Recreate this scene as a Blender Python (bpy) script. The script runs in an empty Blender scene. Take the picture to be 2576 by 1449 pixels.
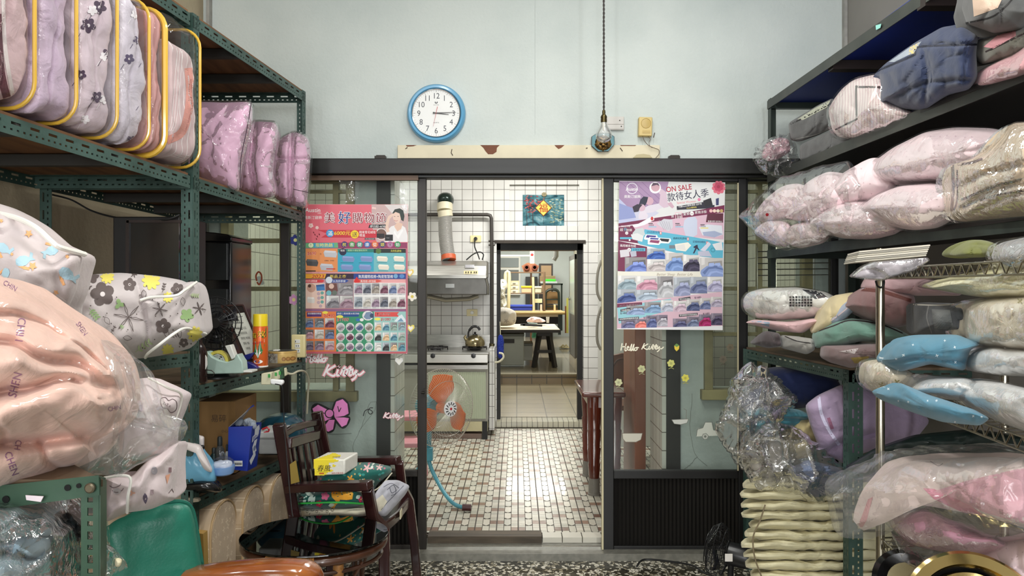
import bpy,bmesh,math,random
from mathutils import Vector,noise,Matrix
from math import pi,sin,cos,sqrt,exp
R=math.radians
random.seed(7)
sc=bpy.context.scene
C=sc.collection
# camera, world, lights, exposure
FX,CX,CY,CH=1900.0,1300.0,720.0,1.42
cam=bpy.data.objects.new('camera',bpy.data.cameras.new('camera'));C.objects.link(cam)
cam.location=(0,0,CH);cam.rotation_euler=(R(90),0,0)
cam.data.sensor_width=36;cam.data.lens=FX/2576*36
cam.data.shift_x=-(CX-1288)/2576;cam.data.shift_y=-(724.5-CY)/2576
cam.data.clip_start=.05;sc.camera=cam
sc.view_settings.view_transform='Standard';sc.view_settings.look='None'
sc.view_settings.gamma=1;sc.view_settings.use_curve_mapping=False
sc.view_settings.exposure=0.2
w=bpy.data.worlds.new('world');sc.world=w;w.use_nodes=True
w.node_tree.nodes['Background'].inputs[0].default_value=(.95,.98,1,1)
w.node_tree.nodes['Background'].inputs[1].default_value=.13
def area(name,loc,rot,sx,sy,power,col=(1,1,1)):
 l=bpy.data.lights.new(name,'AREA');l.shape='RECTANGLE';l.size=sx;l.size_y=sy
 l.energy=power;l.color=col
 o=bpy.data.objects.new(name,l);C.objects.link(o);o.location=loc;o.rotation_euler=rot
 return o
area('ceiling_tube_light',(-.1,1.9,3.28),(0,0,0),.12,1.3,26,(1,1,.95))
area('ceiling_tube_light',(.6,2.4,3.28),(0,0,0),.12,1.3,20,(1,1,.95))
area('ceiling_tube_light',(.1,-.6,3.28),(0,0,0),1.3,.12,20,(1,1,.95))
for x,w_ in((-1.75,.38),(.0,.5),(1.7,.38)):area('street_daylight',(x,-4.6,2.05),(R(88),0,0),w_,2.3,96,(.97,.99,1))
area('kitchen_area_light',(.25,6.2,2.82),(0,0,0),.9,.16,44,(1,.99,.96))
area('kitchen_area_light',(-1.3,5.6,2.82),(0,0,0),.9,.16,22,(1,.99,.95))  # extra lamp, added out of view to brighten the kitchen's left wall tiles
area('passage_light',(.2,8.9,2.6),(0,0,0),.5,.5,12,(1,.95,.82))
area('back_room_light',(0,12.5,2.85),(0,0,0),1.2,.8,95,(1,.98,.9))
area('back_room_light',(.4,15.6,2.85),(0,0,0),1.2,.8,80,(1,.98,.92))
# helpers
def P(px,py,d):return Vector(((px-CX)/FX*d,d,CH-(py-CY)/FX*d))
def s2l(v):v/=255.;return v/12.92 if v<=.04045 else((v+.055)/1.055)**2.4
def col(c):
 if isinstance(c,str):c=tuple(int(c[i:i+2],16)for i in(0,2,4))
 return(s2l(c[0]),s2l(c[1]),s2l(c[2]),1)
MATS={}
def nn(nt,t,**k):
 n=nt.nodes.new(t)
 for a,b in k.items():setattr(n,a,b)
 return n
def M(key,c=None,rough=.6,metal=0,var=0,vs=6,bump=0,bs=40,spec=.5,coat=0,vc=None,detail=3,stretch=None,alpha=1,trans=0,emit=0):
 """principled material; var/vc: blotchy colour variation, bump: fine relief; c None reads the printed colours of the mesh"""
 if key in MATS:return MATS[key]
 m=bpy.data.materials.new(key);m.use_nodes=True;MATS[key]=m
 nt=m.node_tree;b=nt.nodes['Principled BSDF'];L=nt.links.new
 b.inputs['Roughness'].default_value=rough;b.inputs['Metallic'].default_value=metal
 b.inputs['Specular IOR Level'].default_value=spec;b.inputs['Coat Weight'].default_value=coat
 b.inputs['Coat Roughness'].default_value=.08
 tc=nn(nt,'ShaderNodeTexCoord');v=tc.outputs['Object']
 if stretch:
  mp=nn(nt,'ShaderNodeMapping');mp.inputs['Scale'].default_value=stretch;L(v,mp.inputs[0]);v=mp.outputs[0]
 if c is None:
  a=nn(nt,'ShaderNodeVertexColor',layer_name='Col');base=a.outputs[0]
  L(base,b.inputs['Base Color'])
 else:
  b.inputs['Base Color'].default_value=col(c)
  if var:
   n=nn(nt,'ShaderNodeTexNoise');n.inputs['Scale'].default_value=vs;n.inputs['Detail'].default_value=detail
   L(v,n.inputs[0]);r=nn(nt,'ShaderNodeValToRGB');L(n.outputs[0],r.inputs[0])
   r.color_ramp.elements[0].position=.38;r.color_ramp.elements[1].position=.64
   a=col(c);k=col(vc)if vc else tuple(x*(1-var)for x in a[:3])+(1,)
   r.color_ramp.elements[0].color=k;r.color_ramp.elements[1].color=a
   L(r.outputs[0],b.inputs['Base Color'])
 if bump:
  n=nn(nt,'ShaderNodeTexNoise');n.inputs['Scale'].default_value=bs;n.inputs['Detail'].default_value=4
  L(v,n.inputs[0]);u=nn(nt,'ShaderNodeBump');u.inputs['Strength'].default_value=bump;u.inputs['Distance'].default_value=.01
  L(n.outputs[0],u.inputs['Height']);L(u.outputs[0],b.inputs['Normal'])
 if trans:b.inputs['Transmission Weight'].default_value=trans
 if emit:
  b.inputs['Emission Color'].default_value=col(c);b.inputs['Emission Strength'].default_value=emit
 return m
def film(key,tint='ffffff',veil=.07,gloss=.22,bs=22,bump=1.0,rough=.07,vor=True):
 """thin clear plastic or glass: see-through with a fresnel sheen, a faint milky veil and crumple relief"""
 if key in MATS:return MATS[key]
 m=bpy.data.materials.new(key);m.use_nodes=True;MATS[key]=m
 nt=m.node_tree;nt.nodes.remove(nt.nodes['Principled BSDF']);out=nt.nodes['Material Output'];L=nt.links.new
 t=nn(nt,'ShaderNodeBsdfTransparent');t.inputs[0].default_value=col(tint)
 g=nn(nt,'ShaderNodeBsdfGlossy');g.inputs['Roughness'].default_value=rough
 df=nn(nt,'ShaderNodeBsdfDiffuse');df.inputs[0].default_value=(.85,.87,.88,1)
 m1=nn(nt,'ShaderNodeMixShader');m1.inputs[0].default_value=veil;L(t.outputs[0],m1.inputs[1]);L(df.outputs[0],m1.inputs[2])
 lw=nn(nt,'ShaderNodeFresnel');lw.inputs[0].default_value=1.45
 mm=nn(nt,'ShaderNodeMath',operation='MULTIPLY_ADD');mm.inputs[1].default_value=gloss*2;mm.inputs[2].default_value=gloss*.05
 mm.use_clamp=True
 L(lw.outputs[0],mm.inputs[0])
 m2=nn(nt,'ShaderNodeMixShader');L(mm.outputs[0],m2.inputs[0]);L(m1.outputs[0],m2.inputs[1]);L(g.outputs[0],m2.inputs[2])
 L(m2.outputs[0],out.inputs['Surface'])
 if bump:
  tc=nn(nt,'ShaderNodeTexCoord')
  n0=nn(nt,'ShaderNodeTexNoise');n0.inputs['Scale'].default_value=bs*.4;L(tc.outputs['Object'],n0.inputs[0])
  ad=nn(nt,'ShaderNodeVectorMath',operation='MULTIPLY_ADD');ad.inputs[1].default_value=(.12,.12,.12)
  L(n0.outputs['Color'],ad.inputs[0]);L(tc.outputs['Object'],ad.inputs[2])
  if vor:
   n=nn(nt,'ShaderNodeTexVoronoi',feature='DISTANCE_TO_EDGE');n.inputs['Scale'].default_value=bs
  else:
   n=nn(nt,'ShaderNodeTexNoise');n.inputs['Scale'].default_value=bs;n.inputs['Detail'].default_value=3
  L(ad.outputs[0],n.inputs['Vector']);u=nn(nt,'ShaderNodeBump');u.inputs['Strength'].default_value=bump;u.inputs['Distance'].default_value=.012
  L(n.outputs[0],u.inputs['Height']);L(u.outputs[0],g.inputs['Normal'])
 return m
def tag(o,label=None,cat=None,group=None,kind=None):
 if label:o['label']=label
 if cat:o['category']=cat
 if group:o['group']=group
 if kind:o['kind']=kind
 return o
ROOTS=[]
def thing(name,label,cat,group=None):
 o=bpy.data.objects.new(name,None);C.objects.link(o);o.empty_display_size=.05
 ROOTS.append(o);return tag(o,label,cat,group)
def place_root(o):
 """put a thing's Empty at the middle of its base; the parts keep their place"""
 lo=Vector((9e9,)*3);hi=-lo
 def walk(q):
  for c in q.children:
   if c.type=='MESH':
    for v in c.bound_box:
     for i in range(3):lo[i]=min(lo[i],v[i]);hi[i]=max(hi[i],v[i])
   walk(c)
 walk(o)
 o.location=((lo.x+hi.x)/2,(lo.y+hi.y)/2,lo.z)
 for c in o.children:c.location=-o.location
def copy_thing(root,move,rot=0,label=None,group=None):
 """a copy of a thing with copies of its parts and sub-parts, moved from where the source stands"""
 def cp(o,par):
  k=o.copy();C.objects.link(k);k.parent=par
  for ch in o.children:cp(ch,k)
  return k
 if root in ROOTS:place_root(root);ROOTS.remove(root)
 r=cp(root,None);r.location=root.location+Vector(move);r.rotation_euler.z=root.rotation_euler.z+rot
 if label:r['label']=label
 if group:r['group']=group
 return r
class MB:
 """collects shapes in world metres, then build() links them as ONE mesh object"""
 def __init__(s):s.v=[];s.f=[];s.m=[];s.c=[];s.uv=None;s.mi=0;s.cc=(1,1,1,1)
 def color(s,c):s.cc=col(c);return s
 def add(s,vs,fs):
  o=len(s.v);s.v+=[tuple(p)for p in vs]
  for f in fs:s.f.append([i+o for i in f]);s.m.append(s.mi);s.c.append(s.cc)
  return s
 def box(s,a,b,rot=None,piv=None):
  x0,y0,z0=a;x1,y1,z1=b
  vs=[Vector(p)for p in((x0,y0,z0),(x1,y0,z0),(x1,y1,z0),(x0,y1,z0),(x0,y0,z1),(x1,y0,z1),(x1,y1,z1),(x0,y1,z1))]
  if rot:
   pv=Vector(piv)if piv else(Vector(a)+Vector(b))/2
   vs=[rot@(q-pv)+pv for q in vs]
  return s.add(vs,[(0,3,2,1),(4,5,6,7),(0,1,5,4),(1,2,6,5),(2,3,7,6),(3,0,4,7)])
 def beam(s,p,q,w,h,up=(0,0,1)):
  """rectangular bar from p to q"""
  p=Vector(p);q=Vector(q);t=(q-p).normalized();u=Vector(up)
  a=t.cross(u)
  if a.length<1e-4:a=t.cross(Vector((0,1,0)))
  a.normalize();b=a.cross(t).normalized();a*=w/2;b*=h/2
  vs=[p-a-b,p+a-b,p+a+b,p-a+b,q-a-b,q+a-b,q+a+b,q-a+b]
  return s.add(vs,[(0,1,2,3),(4,7,6,5),(0,4,5,1),(1,5,6,2),(2,6,7,3),(3,7,4,0)])
 def sweep(s,pts,w,h,up=(0,0,1)):
  """one continuous rectangular bar along a bent path"""
  n=len(pts);vs=[];u=Vector(up)
  for i in range(n):
   t=(Vector(pts[min(i+1,n-1)])-Vector(pts[max(i-1,0)])).normalized();a=t.cross(u).normalized();b=a.cross(t).normalized();p=Vector(pts[i])
   vs+=[p-a*w/2-b*h/2,p+a*w/2-b*h/2,p+a*w/2+b*h/2,p-a*w/2+b*h/2]
  return s.add(vs,[(0,1,2,3),(4*n-1,4*n-2,4*n-3,4*n-4)]+[(4*i+k,4*i+4+k,4*i+4+(k+1)%4,4*i+(k+1)%4)for i in range(n-1)for k in range(4)])
 def tube(s,pts,r,seg=10,closed=False,caps=True):
  pts=[Vector(p)for p in pts];n=len(pts);rs=r if isinstance(r,(list,tuple))else[r]*n
  o=len(s.v);prev=None;vs=[]
  for i,p in enumerate(pts):
   if closed:t=pts[(i+1)%n]-pts[i-1]
   else:t=pts[min(i+1,n-1)]-pts[max(i-1,0)]
   t.normalize()
   if prev is None:a=t.orthogonal().normalized()
   else:
    a=prev-t*prev.dot(t);a=a.normalized()if a.length>1e-6 else t.orthogonal().normalized()
   prev=a;b=t.cross(a)
   for k in range(seg):th=2*pi*k/seg;vs.append(p+(a*cos(th)+b*sin(th))*rs[i])
  fs=[]
  for i in range(n if closed else n-1):
   j=(i+1)%n
   for k in range(seg):l=(k+1)%seg;fs.append((i*seg+k,i*seg+l,j*seg+l,j*seg+k))
  if caps and not closed:fs+=[tuple(range(seg))[::-1],tuple((n-1)*seg+k for k in range(seg))]
  return s.add(vs,fs)
 def lathe(s,prof,org,axis=(0,0,1),seg=28,caps=True):
  """prof: (radius, distance along axis)"""
  ax=Vector(axis).normalized();a=ax.orthogonal().normalized();b=ax.cross(a);org=Vector(org);n=len(prof)
  vs=[org+ax*h+(a*cos(2*pi*k/seg)+b*sin(2*pi*k/seg))*max(r,1e-5)for r,h in prof for k in range(seg)]
  fs=[(i*seg+k,i*seg+(k+1)%seg,(i+1)*seg+(k+1)%seg,(i+1)*seg+k)for i in range(n-1)for k in range(seg)]
  if caps:fs+=[tuple(range(seg))[::-1],tuple((n-1)*seg+k for k in range(seg))]
  return s.add(vs,fs)
 def prism(s,pts,ext):
  """closed flat outline extruded by the vector ext"""
  n=len(pts);e=Vector(ext);pts=[Vector(p)for p in pts]
  return s.add(pts+[p+e for p in pts],[tuple(range(n)),tuple(range(2*n-1,n-1,-1))]+[(i,i+n,(i+1)%n+n,(i+1)%n)for i in range(n)])
 def poly(s,pts):return s.add(pts,[tuple(range(len(pts)))])
 def text(s,t,org,h,ux=(1,0,0),uy=(0,0,1),bold=0,shear=0,align='LEFT',wid=1,ext=0):
  cu=bpy.data.curves.new('t','FONT');cu.body=t;cu.size=1;cu.offset=bold;cu.shear=shear;cu.align_x=align
  cu.resolution_u=3
  ob=bpy.data.objects.new('t',cu);me=ob.to_mesh()
  ux=Vector(ux)*h*wid;uy=Vector(uy)*h;org=Vector(org)
  s.add([org+ux*v.co.x+uy*v.co.y for v in me.vertices],[tuple(p.vertices)for p in me.polygons])
  ob.to_mesh_clear();bpy.data.objects.remove(ob);bpy.data.curves.remove(cu)
  return s
 def build(s,name,mats,parent=None,smooth=True,bevel=0,solid=0,sub=0,bseg=2):
  me=bpy.data.meshes.new(name);vs=s.v;top=parent is None
  if top:
   xs=[p[0]for p in vs];ys=[p[1]for p in vs];zs=[p[2]for p in vs]
   L=((min(xs)+max(xs))/2,(min(ys)+max(ys))/2,min(zs))
   vs=[(p[0]-L[0],p[1]-L[1],p[2]-L[2])for p in vs]
  me.from_pydata(vs,[],s.f)
  for m in(mats if isinstance(mats,(list,tuple))else[mats]):me.materials.append(m)
  me.polygons.foreach_set('material_index',s.m);me.polygons.foreach_set('use_smooth',[smooth]*len(s.f))
  ca=me.color_attributes.new('Col','FLOAT_COLOR','CORNER');k=[]
  for f,c in zip(s.f,s.c):k+=list(c)*len(f)
  ca.data.foreach_set('color',k)
  if s.uv:
   ul=me.uv_layers.new(name='UVMap');k=[]
   for f in s.f:
    for i in f:k+=s.uv[i]
   ul.data.foreach_set('uv',k)
  me.update()
  o=bpy.data.objects.new(name,me);C.objects.link(o)
  if top:o.location=L
  else:o.parent=parent
  if solid:
   md=o.modifiers.new('s','SOLIDIFY');md.thickness=solid;md.offset=0
  if bevel:
   md=o.modifiers.new('b','BEVEL');md.width=bevel;md.segments=bseg;md.limit_method='ANGLE';md.angle_limit=R(35)
  if sub:
   md=o.modifiers.new('u','SUBSURF');md.levels=md.render_levels=sub
  if smooth:
   try:me.set_sharp_from_angle(angle=R(38))
   except Exception:pass
  return o
def struct(name,mb,mats,**k):
 o=mb.build(name,mats,smooth=False,**k)
 o.data.transform(Matrix.Translation(o.location));o.location=(0,0,0)
 return tag(o,kind='structure')
def spline(pts,n,closed=True):
 """even points along a smooth curve through pts"""
 m=len(pts);out=[]
 segs=m if closed else m-1;fine=[]
 for i in range(segs):
  g=(lambda j:pts[j%m])if closed else(lambda j:pts[max(0,min(m-1,j))])
  p0,p1,p2,p3=g(i-1),g(i),g(i+1),g(i+2)
  for k in range(16):
   t=k/16
   fine.append(tuple(.5*((2*b)+(-a+c)*t+(2*a-5*b+4*c-d)*t*t+(-a+3*b-3*c+d)*t**3)for a,b,c,d in zip(p0,p1,p2,p3)))
 fine.append(fine[0]if closed else tuple(pts[-1]))
 return resample(fine,n,closed)
def resample(fine,n,closed=True):
 L=[0]
 for a,b in zip(fine,fine[1:]):L.append(L[-1]+math.dist(a,b))
 out=[];j=0;N=n if closed else n-1
 for i in range(n):
  t=L[-1]*i/N
  while j<len(L)-2 and L[j+1]<t:j+=1
  u=(t-L[j])/max(1e-9,L[j+1]-L[j]);out.append(tuple(a+(b-a)*u for a,b in zip(fine[j],fine[j+1])))
 return out
def rounded(pts,r):
 """polygon with its corners cut into short arcs"""
 out=[];m=len(pts)
 for i in range(m):
  p=Vector(pts[i]);a=Vector(pts[i-1])-p;b=Vector(pts[(i+1)%m])-p
  k=min(r,a.length*.45,b.length*.45);a=p+a.normalized()*k;b=p+b.normalized()*k
  for t in(0,.25,.5,.75,1):q=a*(1-t)**2+p*2*t*(1-t)+b*t*t;out.append(tuple(q))
 return out
def segd(px,py,pl):
 best=1e9
 for(ax,ay),(bx,by)in zip(pl,pl[1:]):
  dx,dy=bx-ax,by-ay;t=max(0,min(1,((px-ax)*dx+(py-ay)*dy)/(dx*dx+dy*dy+1e-9)))
  best=min(best,math.hypot(px-ax-dx*t,py-ay-dy*t))
 return best
def puff_mb(pts,d,T,c=None,n=110,rings=26,wr=.006,ws=9,creases=(),e=2.4,corner=None,edge=0,seed=0,grow=0,back=1,folds=None,off=0,cr=0,cs=10):
 """stuffed body: a closed outline at distance d with real thickness T (metres) that swells to the middle; creases press seams into it"""
 if grow:
  cx=sum(p[0]for p in pts)/len(pts);cy=sum(p[1]for p in pts)/len(pts)
  q=[]
  for p in pts:
   l=math.hypot(p[0]-cx,p[1]-cy)+1e-6;q.append((p[0]+(p[0]-cx)/l*grow,p[1]+(p[1]-cy)/l*grow))
  pts=q
 x0=min(p[0]for p in pts);x1=max(p[0]for p in pts)
 if isinstance(d,(int,float)):D=lambda x:d
 else:D=lambda x:d[0]+(d[1]-d[0])*(x-x0)/(x1-x0)
 if corner is None:out=spline(pts,n)
 else:
  rr=rounded(pts,corner);out=resample(rr+[rr[0]],n)
 if c is None:
  A=cx=cy=0
  for a,b in zip(out,out[1:]+out[:1]):
   k=a[0]*b[1]-b[0]*a[1];A+=k;cx+=(a[0]+b[0])*k;cy+=(a[1]+b[1])*k
  c=(cx/(3*A),cy/(3*A))
 if edge:
  out=[(p[0]+edge*noise.noise(Vector((i*.35,seed,3.1))),p[1]+edge*noise.noise(Vector((i*.35,seed,8.7))))for i,p in enumerate(out)]
 mb=MB();vs=[];uv=[]
 def ring(r,side):
  for b in out:
   x=c[0]+(b[0]-c[0])*r;y=c[1]+(b[1]-c[1])*r
   h=T*max(0,1-r**e)**.5*(1 if side<0 else back)
   p=P(x,y,D(x));q=p*ws+Vector((seed*3.7,side*5,0))
   k=noise.fractal(q,.9,2.1,3)
   fade=min(1,4*(1-r)+.15)
   if side<0:
    for pl,cw,cd in creases:
     s=segd(x,y,pl)
     if s<cw*3:h-=cd*exp(-(s/cw)**2)
    if folds:h+=folds(x,y)*fade
   h+=off
   if cr:
    dd_=noise.voronoi(p*cs+Vector((seed,side,k*.35)))[0];h+=cr*exp(-7*(dd_[1]-dd_[0]))*min(1,5*(1-r)+.1)
   if side<0:p=P(x,y,p.y-h-wr*k*fade*2)
   else:p.y+=h
   p.z+=wr*fade*noise.noise(q*1.3+Vector((9,0,0)))
   p.x+=wr*fade*noise.noise(q*1.3+Vector((0,7,0)))
   vs.append(p);uv.append((x/100,y/100))
 R_=[sin(pi/2*(i/rings))for i in range(1,rings+1)]
 for r in R_:ring(r,-1)
 Bk=[sin(pi/2*(i/8))for i in range(7,0,-1)]
 for r in Bk:ring(r,1)
 tot=len(R_)+len(Bk);N=len(out);fs=[]
 for i in range(tot-1):
  for k in range(N):l=(k+1)%N;fs.append((i*N+k,(i+1)*N+k,(i+1)*N+l,i*N+l))
 pc=P(c[0],c[1],D(c[0]));a=len(vs)
 f0=Vector((0,0,0))
 for k in range(N):f0+=vs[k]
 vs.append(f0/N);uv.append((c[0]/100,c[1]/100))
 f1=Vector((0,0,0))
 for k in range(N):f1+=vs[(tot-1)*N+k]
 vs.append(f1/N);uv.append((c[0]/100,c[1]/100))
 for k in range(N):l=(k+1)%N;fs.append((a,k,l));fs.append((a+1,(tot-1)*N+l,(tot-1)*N+k))
 mb.add(vs,fs);mb.uv=uv
 return mb
def puff(name,pts,d,T,m,parent=None,**k):
 return puff_mb(pts,d,T,**k).build(name,m,parent)
def pxtube(pts,r,seg=8,n=None,closed=False,mb=None):
 """tube through points given as (px, py, distance)"""
 if n:pts=spline(pts,n,closed)
 mb=mb or MB();mb.tube([P(*p)for p in pts],r,seg,closed);return mb
def wall_holes(x0,x1,z0,z1,holes):
 """rectangles that tile a wall area around rectangular holes (x0,x1,z0,z1)"""
 xs=sorted({x0,x1,*[h[0]for h in holes],*[h[1]for h in holes]});zs=sorted({z0,z1,*[h[2]for h in holes],*[h[3]for h in holes]})
 xs=[x for x in xs if x0<=x<=x1];zs=[z for z in zs if z0<=z<=z1];out=[]
 for a,b in zip(xs,xs[1:]):
  for c,d in zip(zs,zs[1:]):
   mx,mz=(a+b)/2,(c+d)/2
   if not any(h[0]<mx<h[1]and h[2]<mz<h[3]for h in holes):out.append((a,b,c,d))
 return out
def slotted(mb,p,q,u,wu,v=None,wv=0,period=.062):
 """slotted steel strip (or angle with two flanges) from p to q: dash slots in one row, small holes in the other, all real openings"""
 p=Vector(p);q=Vector(q);L=(q-p).length;t=(q-p)/L
 for uu,w_ in((u,wu),(v,wv)):
  if uu is None:continue
  uu=Vector(uu).normalized()
  lat=[0,.22,.38,.62,.74,1]
  def quad(a0,a1,b0,b1):
   mb.add([p+t*a0+uu*w_*b0,p+t*a1+uu*w_*b0,p+t*a1+uu*w_*b1,p+t*a0+uu*w_*b1],[(0,1,2,3)])
  for i in(0,2,4):quad(0,L,lat[i],lat[i+1])
  n=max(1,int(L/period));pd=L/n
  for i in range(n):
   a=i*pd
   quad(a,a+pd*.24,lat[1],lat[2]);quad(a+pd*.76,a+pd,lat[1],lat[2])
   for k in range(3):
    c_=a+pd*k/3;quad(c_,c_+pd*.2,lat[3],lat[4])
 return mb
from mathutils.bvhtree import BVHTree
from mathutils.geometry import tessellate_polygon
def blob_mb(c,h,p=4.5,n=16,wr=.006,ws=9,rotz=0,rotx=0,roty=0,seed=0,disp=None):
 """soft box: superellipsoid with half sizes h round c, wrinkled; disp(x,y,z in -1..1) adds outward relief"""
 vs=[];fs=[];idx={}
 def vid(v):
  k=tuple(round(a,5)for a in v)
  if k not in idx:
   idx[k]=len(vs);r=sum(abs(a)**p for a in v)**(1/p);u=Vector([a/r for a in v])
   q=Vector((u.x*h[0],u.y*h[1],u.z*h[2]));nrm=Vector([math.copysign(abs(a)**(p-1),a)/hh for a,hh in zip(u,h)]).normalized()
   k_=wr*noise.fractal(q*ws+Vector((seed*5.1,0,seed)),.9,2.1,3)
   if disp:k_+=disp(u.x,u.y,u.z)
   vs.append(q+nrm*k_)
  return idx[k]
 for ax in range(3):
  for sg in(-1,1):
   for i in range(n):
    for j in range(n):
     q=[]
     for a,b in((i,j),(i+1,j),(i+1,j+1),(i,j+1)):
      v=[0,0,0];v[ax]=sg;v[(ax+1)%3]=math.tan((a/n*2-1)*pi/4);v[(ax+2)%3]=math.tan((b/n*2-1)*pi/4);q.append(vid(v))
     fs.append(q if sg>0 else q[::-1])
 rm=Matrix.Rotation(rotz,3,'Z')@Matrix.Rotation(rotx,3,'X')@Matrix.Rotation(roty,3,'Y');c=Vector(c)
 m=MB();m.add([rm@v+c for v in vs],fs);return m
def blob(name,c,h,m,parent=None,**k):return blob_mb(c,h,**k).build(name,m,parent)
# flat shapes in picture-sized units, later laid on a plane or wrapped on a surface
def stroke(pts,w,closed=False,n=None):
 if n:pts=spline([tuple(p)for p in pts],n,closed)
 if closed:pts=list(pts)+[pts[0]]
 out=[]
 for i in range(len(pts)-1):
  (x0,y0),(x1,y1)=pts[i],pts[i+1];dx,dy=x1-x0,y1-y0;l=math.hypot(dx,dy)+1e-9;a,b=-dy/l*w/2,dx/l*w/2;e=.25*w/l
  out.append([(x0+a-dx*e,y0+b-dy*e),(x1+a+dx*e,y1+b+dy*e),(x1-a+dx*e,y1-b+dy*e),(x0-a-dx*e,y0-b-dy*e)])
 return out
def disk(x,y,r,ry=None,n=18):ry=ry or r;return[[(x+r*cos(2*pi*i/n),y+ry*sin(2*pi*i/n))for i in range(n)]]
def rect(x0,y0,x1,y1):return[[(x0,y0),(x1,y0),(x1,y1),(x0,y1)]]
def petals(x,y,r,k=5,rot=0,fat=.55,hole=.0):
 out=[]
 for i in range(k):
  a=rot+2*pi*i/k;u=(cos(a),sin(a));v=(-sin(a),cos(a));pl=[]
  for t in range(12):
   th=2*pi*t/12;s=r*(hole+(1-hole)*(.5-.5*cos(th)));w=r*fat*.5*sin(th);pl.append((x+u[0]*s+v[0]*w,y+u[1]*s+v[1]*w))
  out.append(pl)
 return out
def star(x,y,r,k=5,rot=-pi/2,inn=.45):return[[(x+(r if i%2==0 else r*inn)*cos(rot+pi*i/k),y+(r if i%2==0 else r*inn)*sin(rot+pi*i/k))for i in range(2*k)]]
def leaf(x,y,l,w,rot):return[[(x+l*t*cos(rot)-s*w*sin(rot),y+l*t*sin(rot)+s*w*cos(rot))for t,s in((0,0),(.25,.8),(.5,1),(.78,.6),(1,0),(.78,-.6),(.5,-1),(.25,-.8))]]
_tm={}
def txt(s,x,y,h,rot=0,bold=0,shear=0,wid=1,align='LEFT',fit=None):
 if bold and max(map(ord,s))>0x2e80:
  b_=bold*h*.6;return txt(s,x-b_,y,h,rot,0,shear,wid,align,fit)+txt(s,x+b_,y,h,rot,0,shear,wid,align,fit)
 k=(s,bold,shear)
 if k not in _tm:
  m=MB();m.text(s,(0,0,0),1,bold=bold,shear=shear);_tm[k]=m
 m=_tm[k];W=max([v[0]for v in m.v]or[1])
 if fit:wid=fit/(W*h)
 o={'LEFT':0,'CENTER':-W/2,'RIGHT':-W}[align];c_,s_=cos(rot),sin(rot);q=[]
 for v in m.v:u=(v[0]+o)*h*wid;w=-v[2]*h;q.append((x+u*c_-w*s_,y+u*s_+w*c_))
 return[[q[i]for i in f]for f in m.f]
def tess(polys,lim=6.5):
 """cut big outlines into small triangles so that they follow a wavy surface"""
 out=[]
 for pl in polys:
  if max(math.dist(a,pl[0])for a in pl)<lim*1.6:out.append(pl);continue
  st=[tuple(pl[i]for i in t_)for t_ in tessellate_polygon([[Vector((x,y,0))for x,y in pl]])]
  while st:
   a,b,c=st.pop();L_=sorted(((math.dist(a,b),a,b,c),(math.dist(b,c),b,c,a),(math.dist(c,a),c,a,b)),key=lambda q:-q[0])[0]
   if L_[0]<lim:out.append([a,b,c])
   else:_,p,q,r_=L_;m=((p[0]+q[0])/2,(p[1]+q[1])/2);st+=[(p,m,r_),(m,q,r_)]
 return out
class Print(MB):
 """flat printing: every call lies a hair in front of the one before"""
 def __init__(s,mapf,step=.00008,fine=0):super().__init__();s.map=mapf;s.lv=0;s.step=step;s.fine=fine
 def p(s,polys,c,lift=1):
  s.lv+=lift;s.color(c)
  for i,pl in enumerate(tess(polys)if s.fine else polys):
   q=[s.map(x,y,(s.lv+(0 if s.fine else i%7*.12))*s.step)for x,y in pl]
   if all(v is not None for v in q):s.add(q,[tuple(range(len(q)))])
  return s
def plane_map(d,tr=lambda x,y:(x,y)):
 def f(x,y,o):X,Y=tr(x,y);v=P(X,Y,d);v.y-=o;return v
 return f
def wrap_map(mb,off=.0009):
 """lay a printed mark on the surface of a body"""
 t=BVHTree.FromPolygons([Vector(v)for v in mb.v],mb.f);o0=Vector((0,0,CH))
 def f(x,y,o):
  dr_=(P(x,y,1)-o0).normalized();h=t.ray_cast(o0,dr_)
  if h[0]is None:return None
  n_=h[1]if h[1].dot(dr_)<0 else-h[1]
  return h[0]+(n_*.35-dr_*.65)*(off+o)
 return f
def uvw(nt,axes):
 L=nt.links.new
 if axes=='uv':return nn(nt,'ShaderNodeTexCoord').outputs['UV']
 tc=nn(nt,'ShaderNodeTexCoord');sp=nn(nt,'ShaderNodeSeparateXYZ');L(tc.outputs['Object'],sp.inputs[0]);cb=nn(nt,'ShaderNodeCombineXYZ')
 L(sp.outputs[axes[0]],cb.inputs[0]);L(sp.outputs[axes[1]],cb.inputs[1]);return cb.outputs[0]
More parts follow.
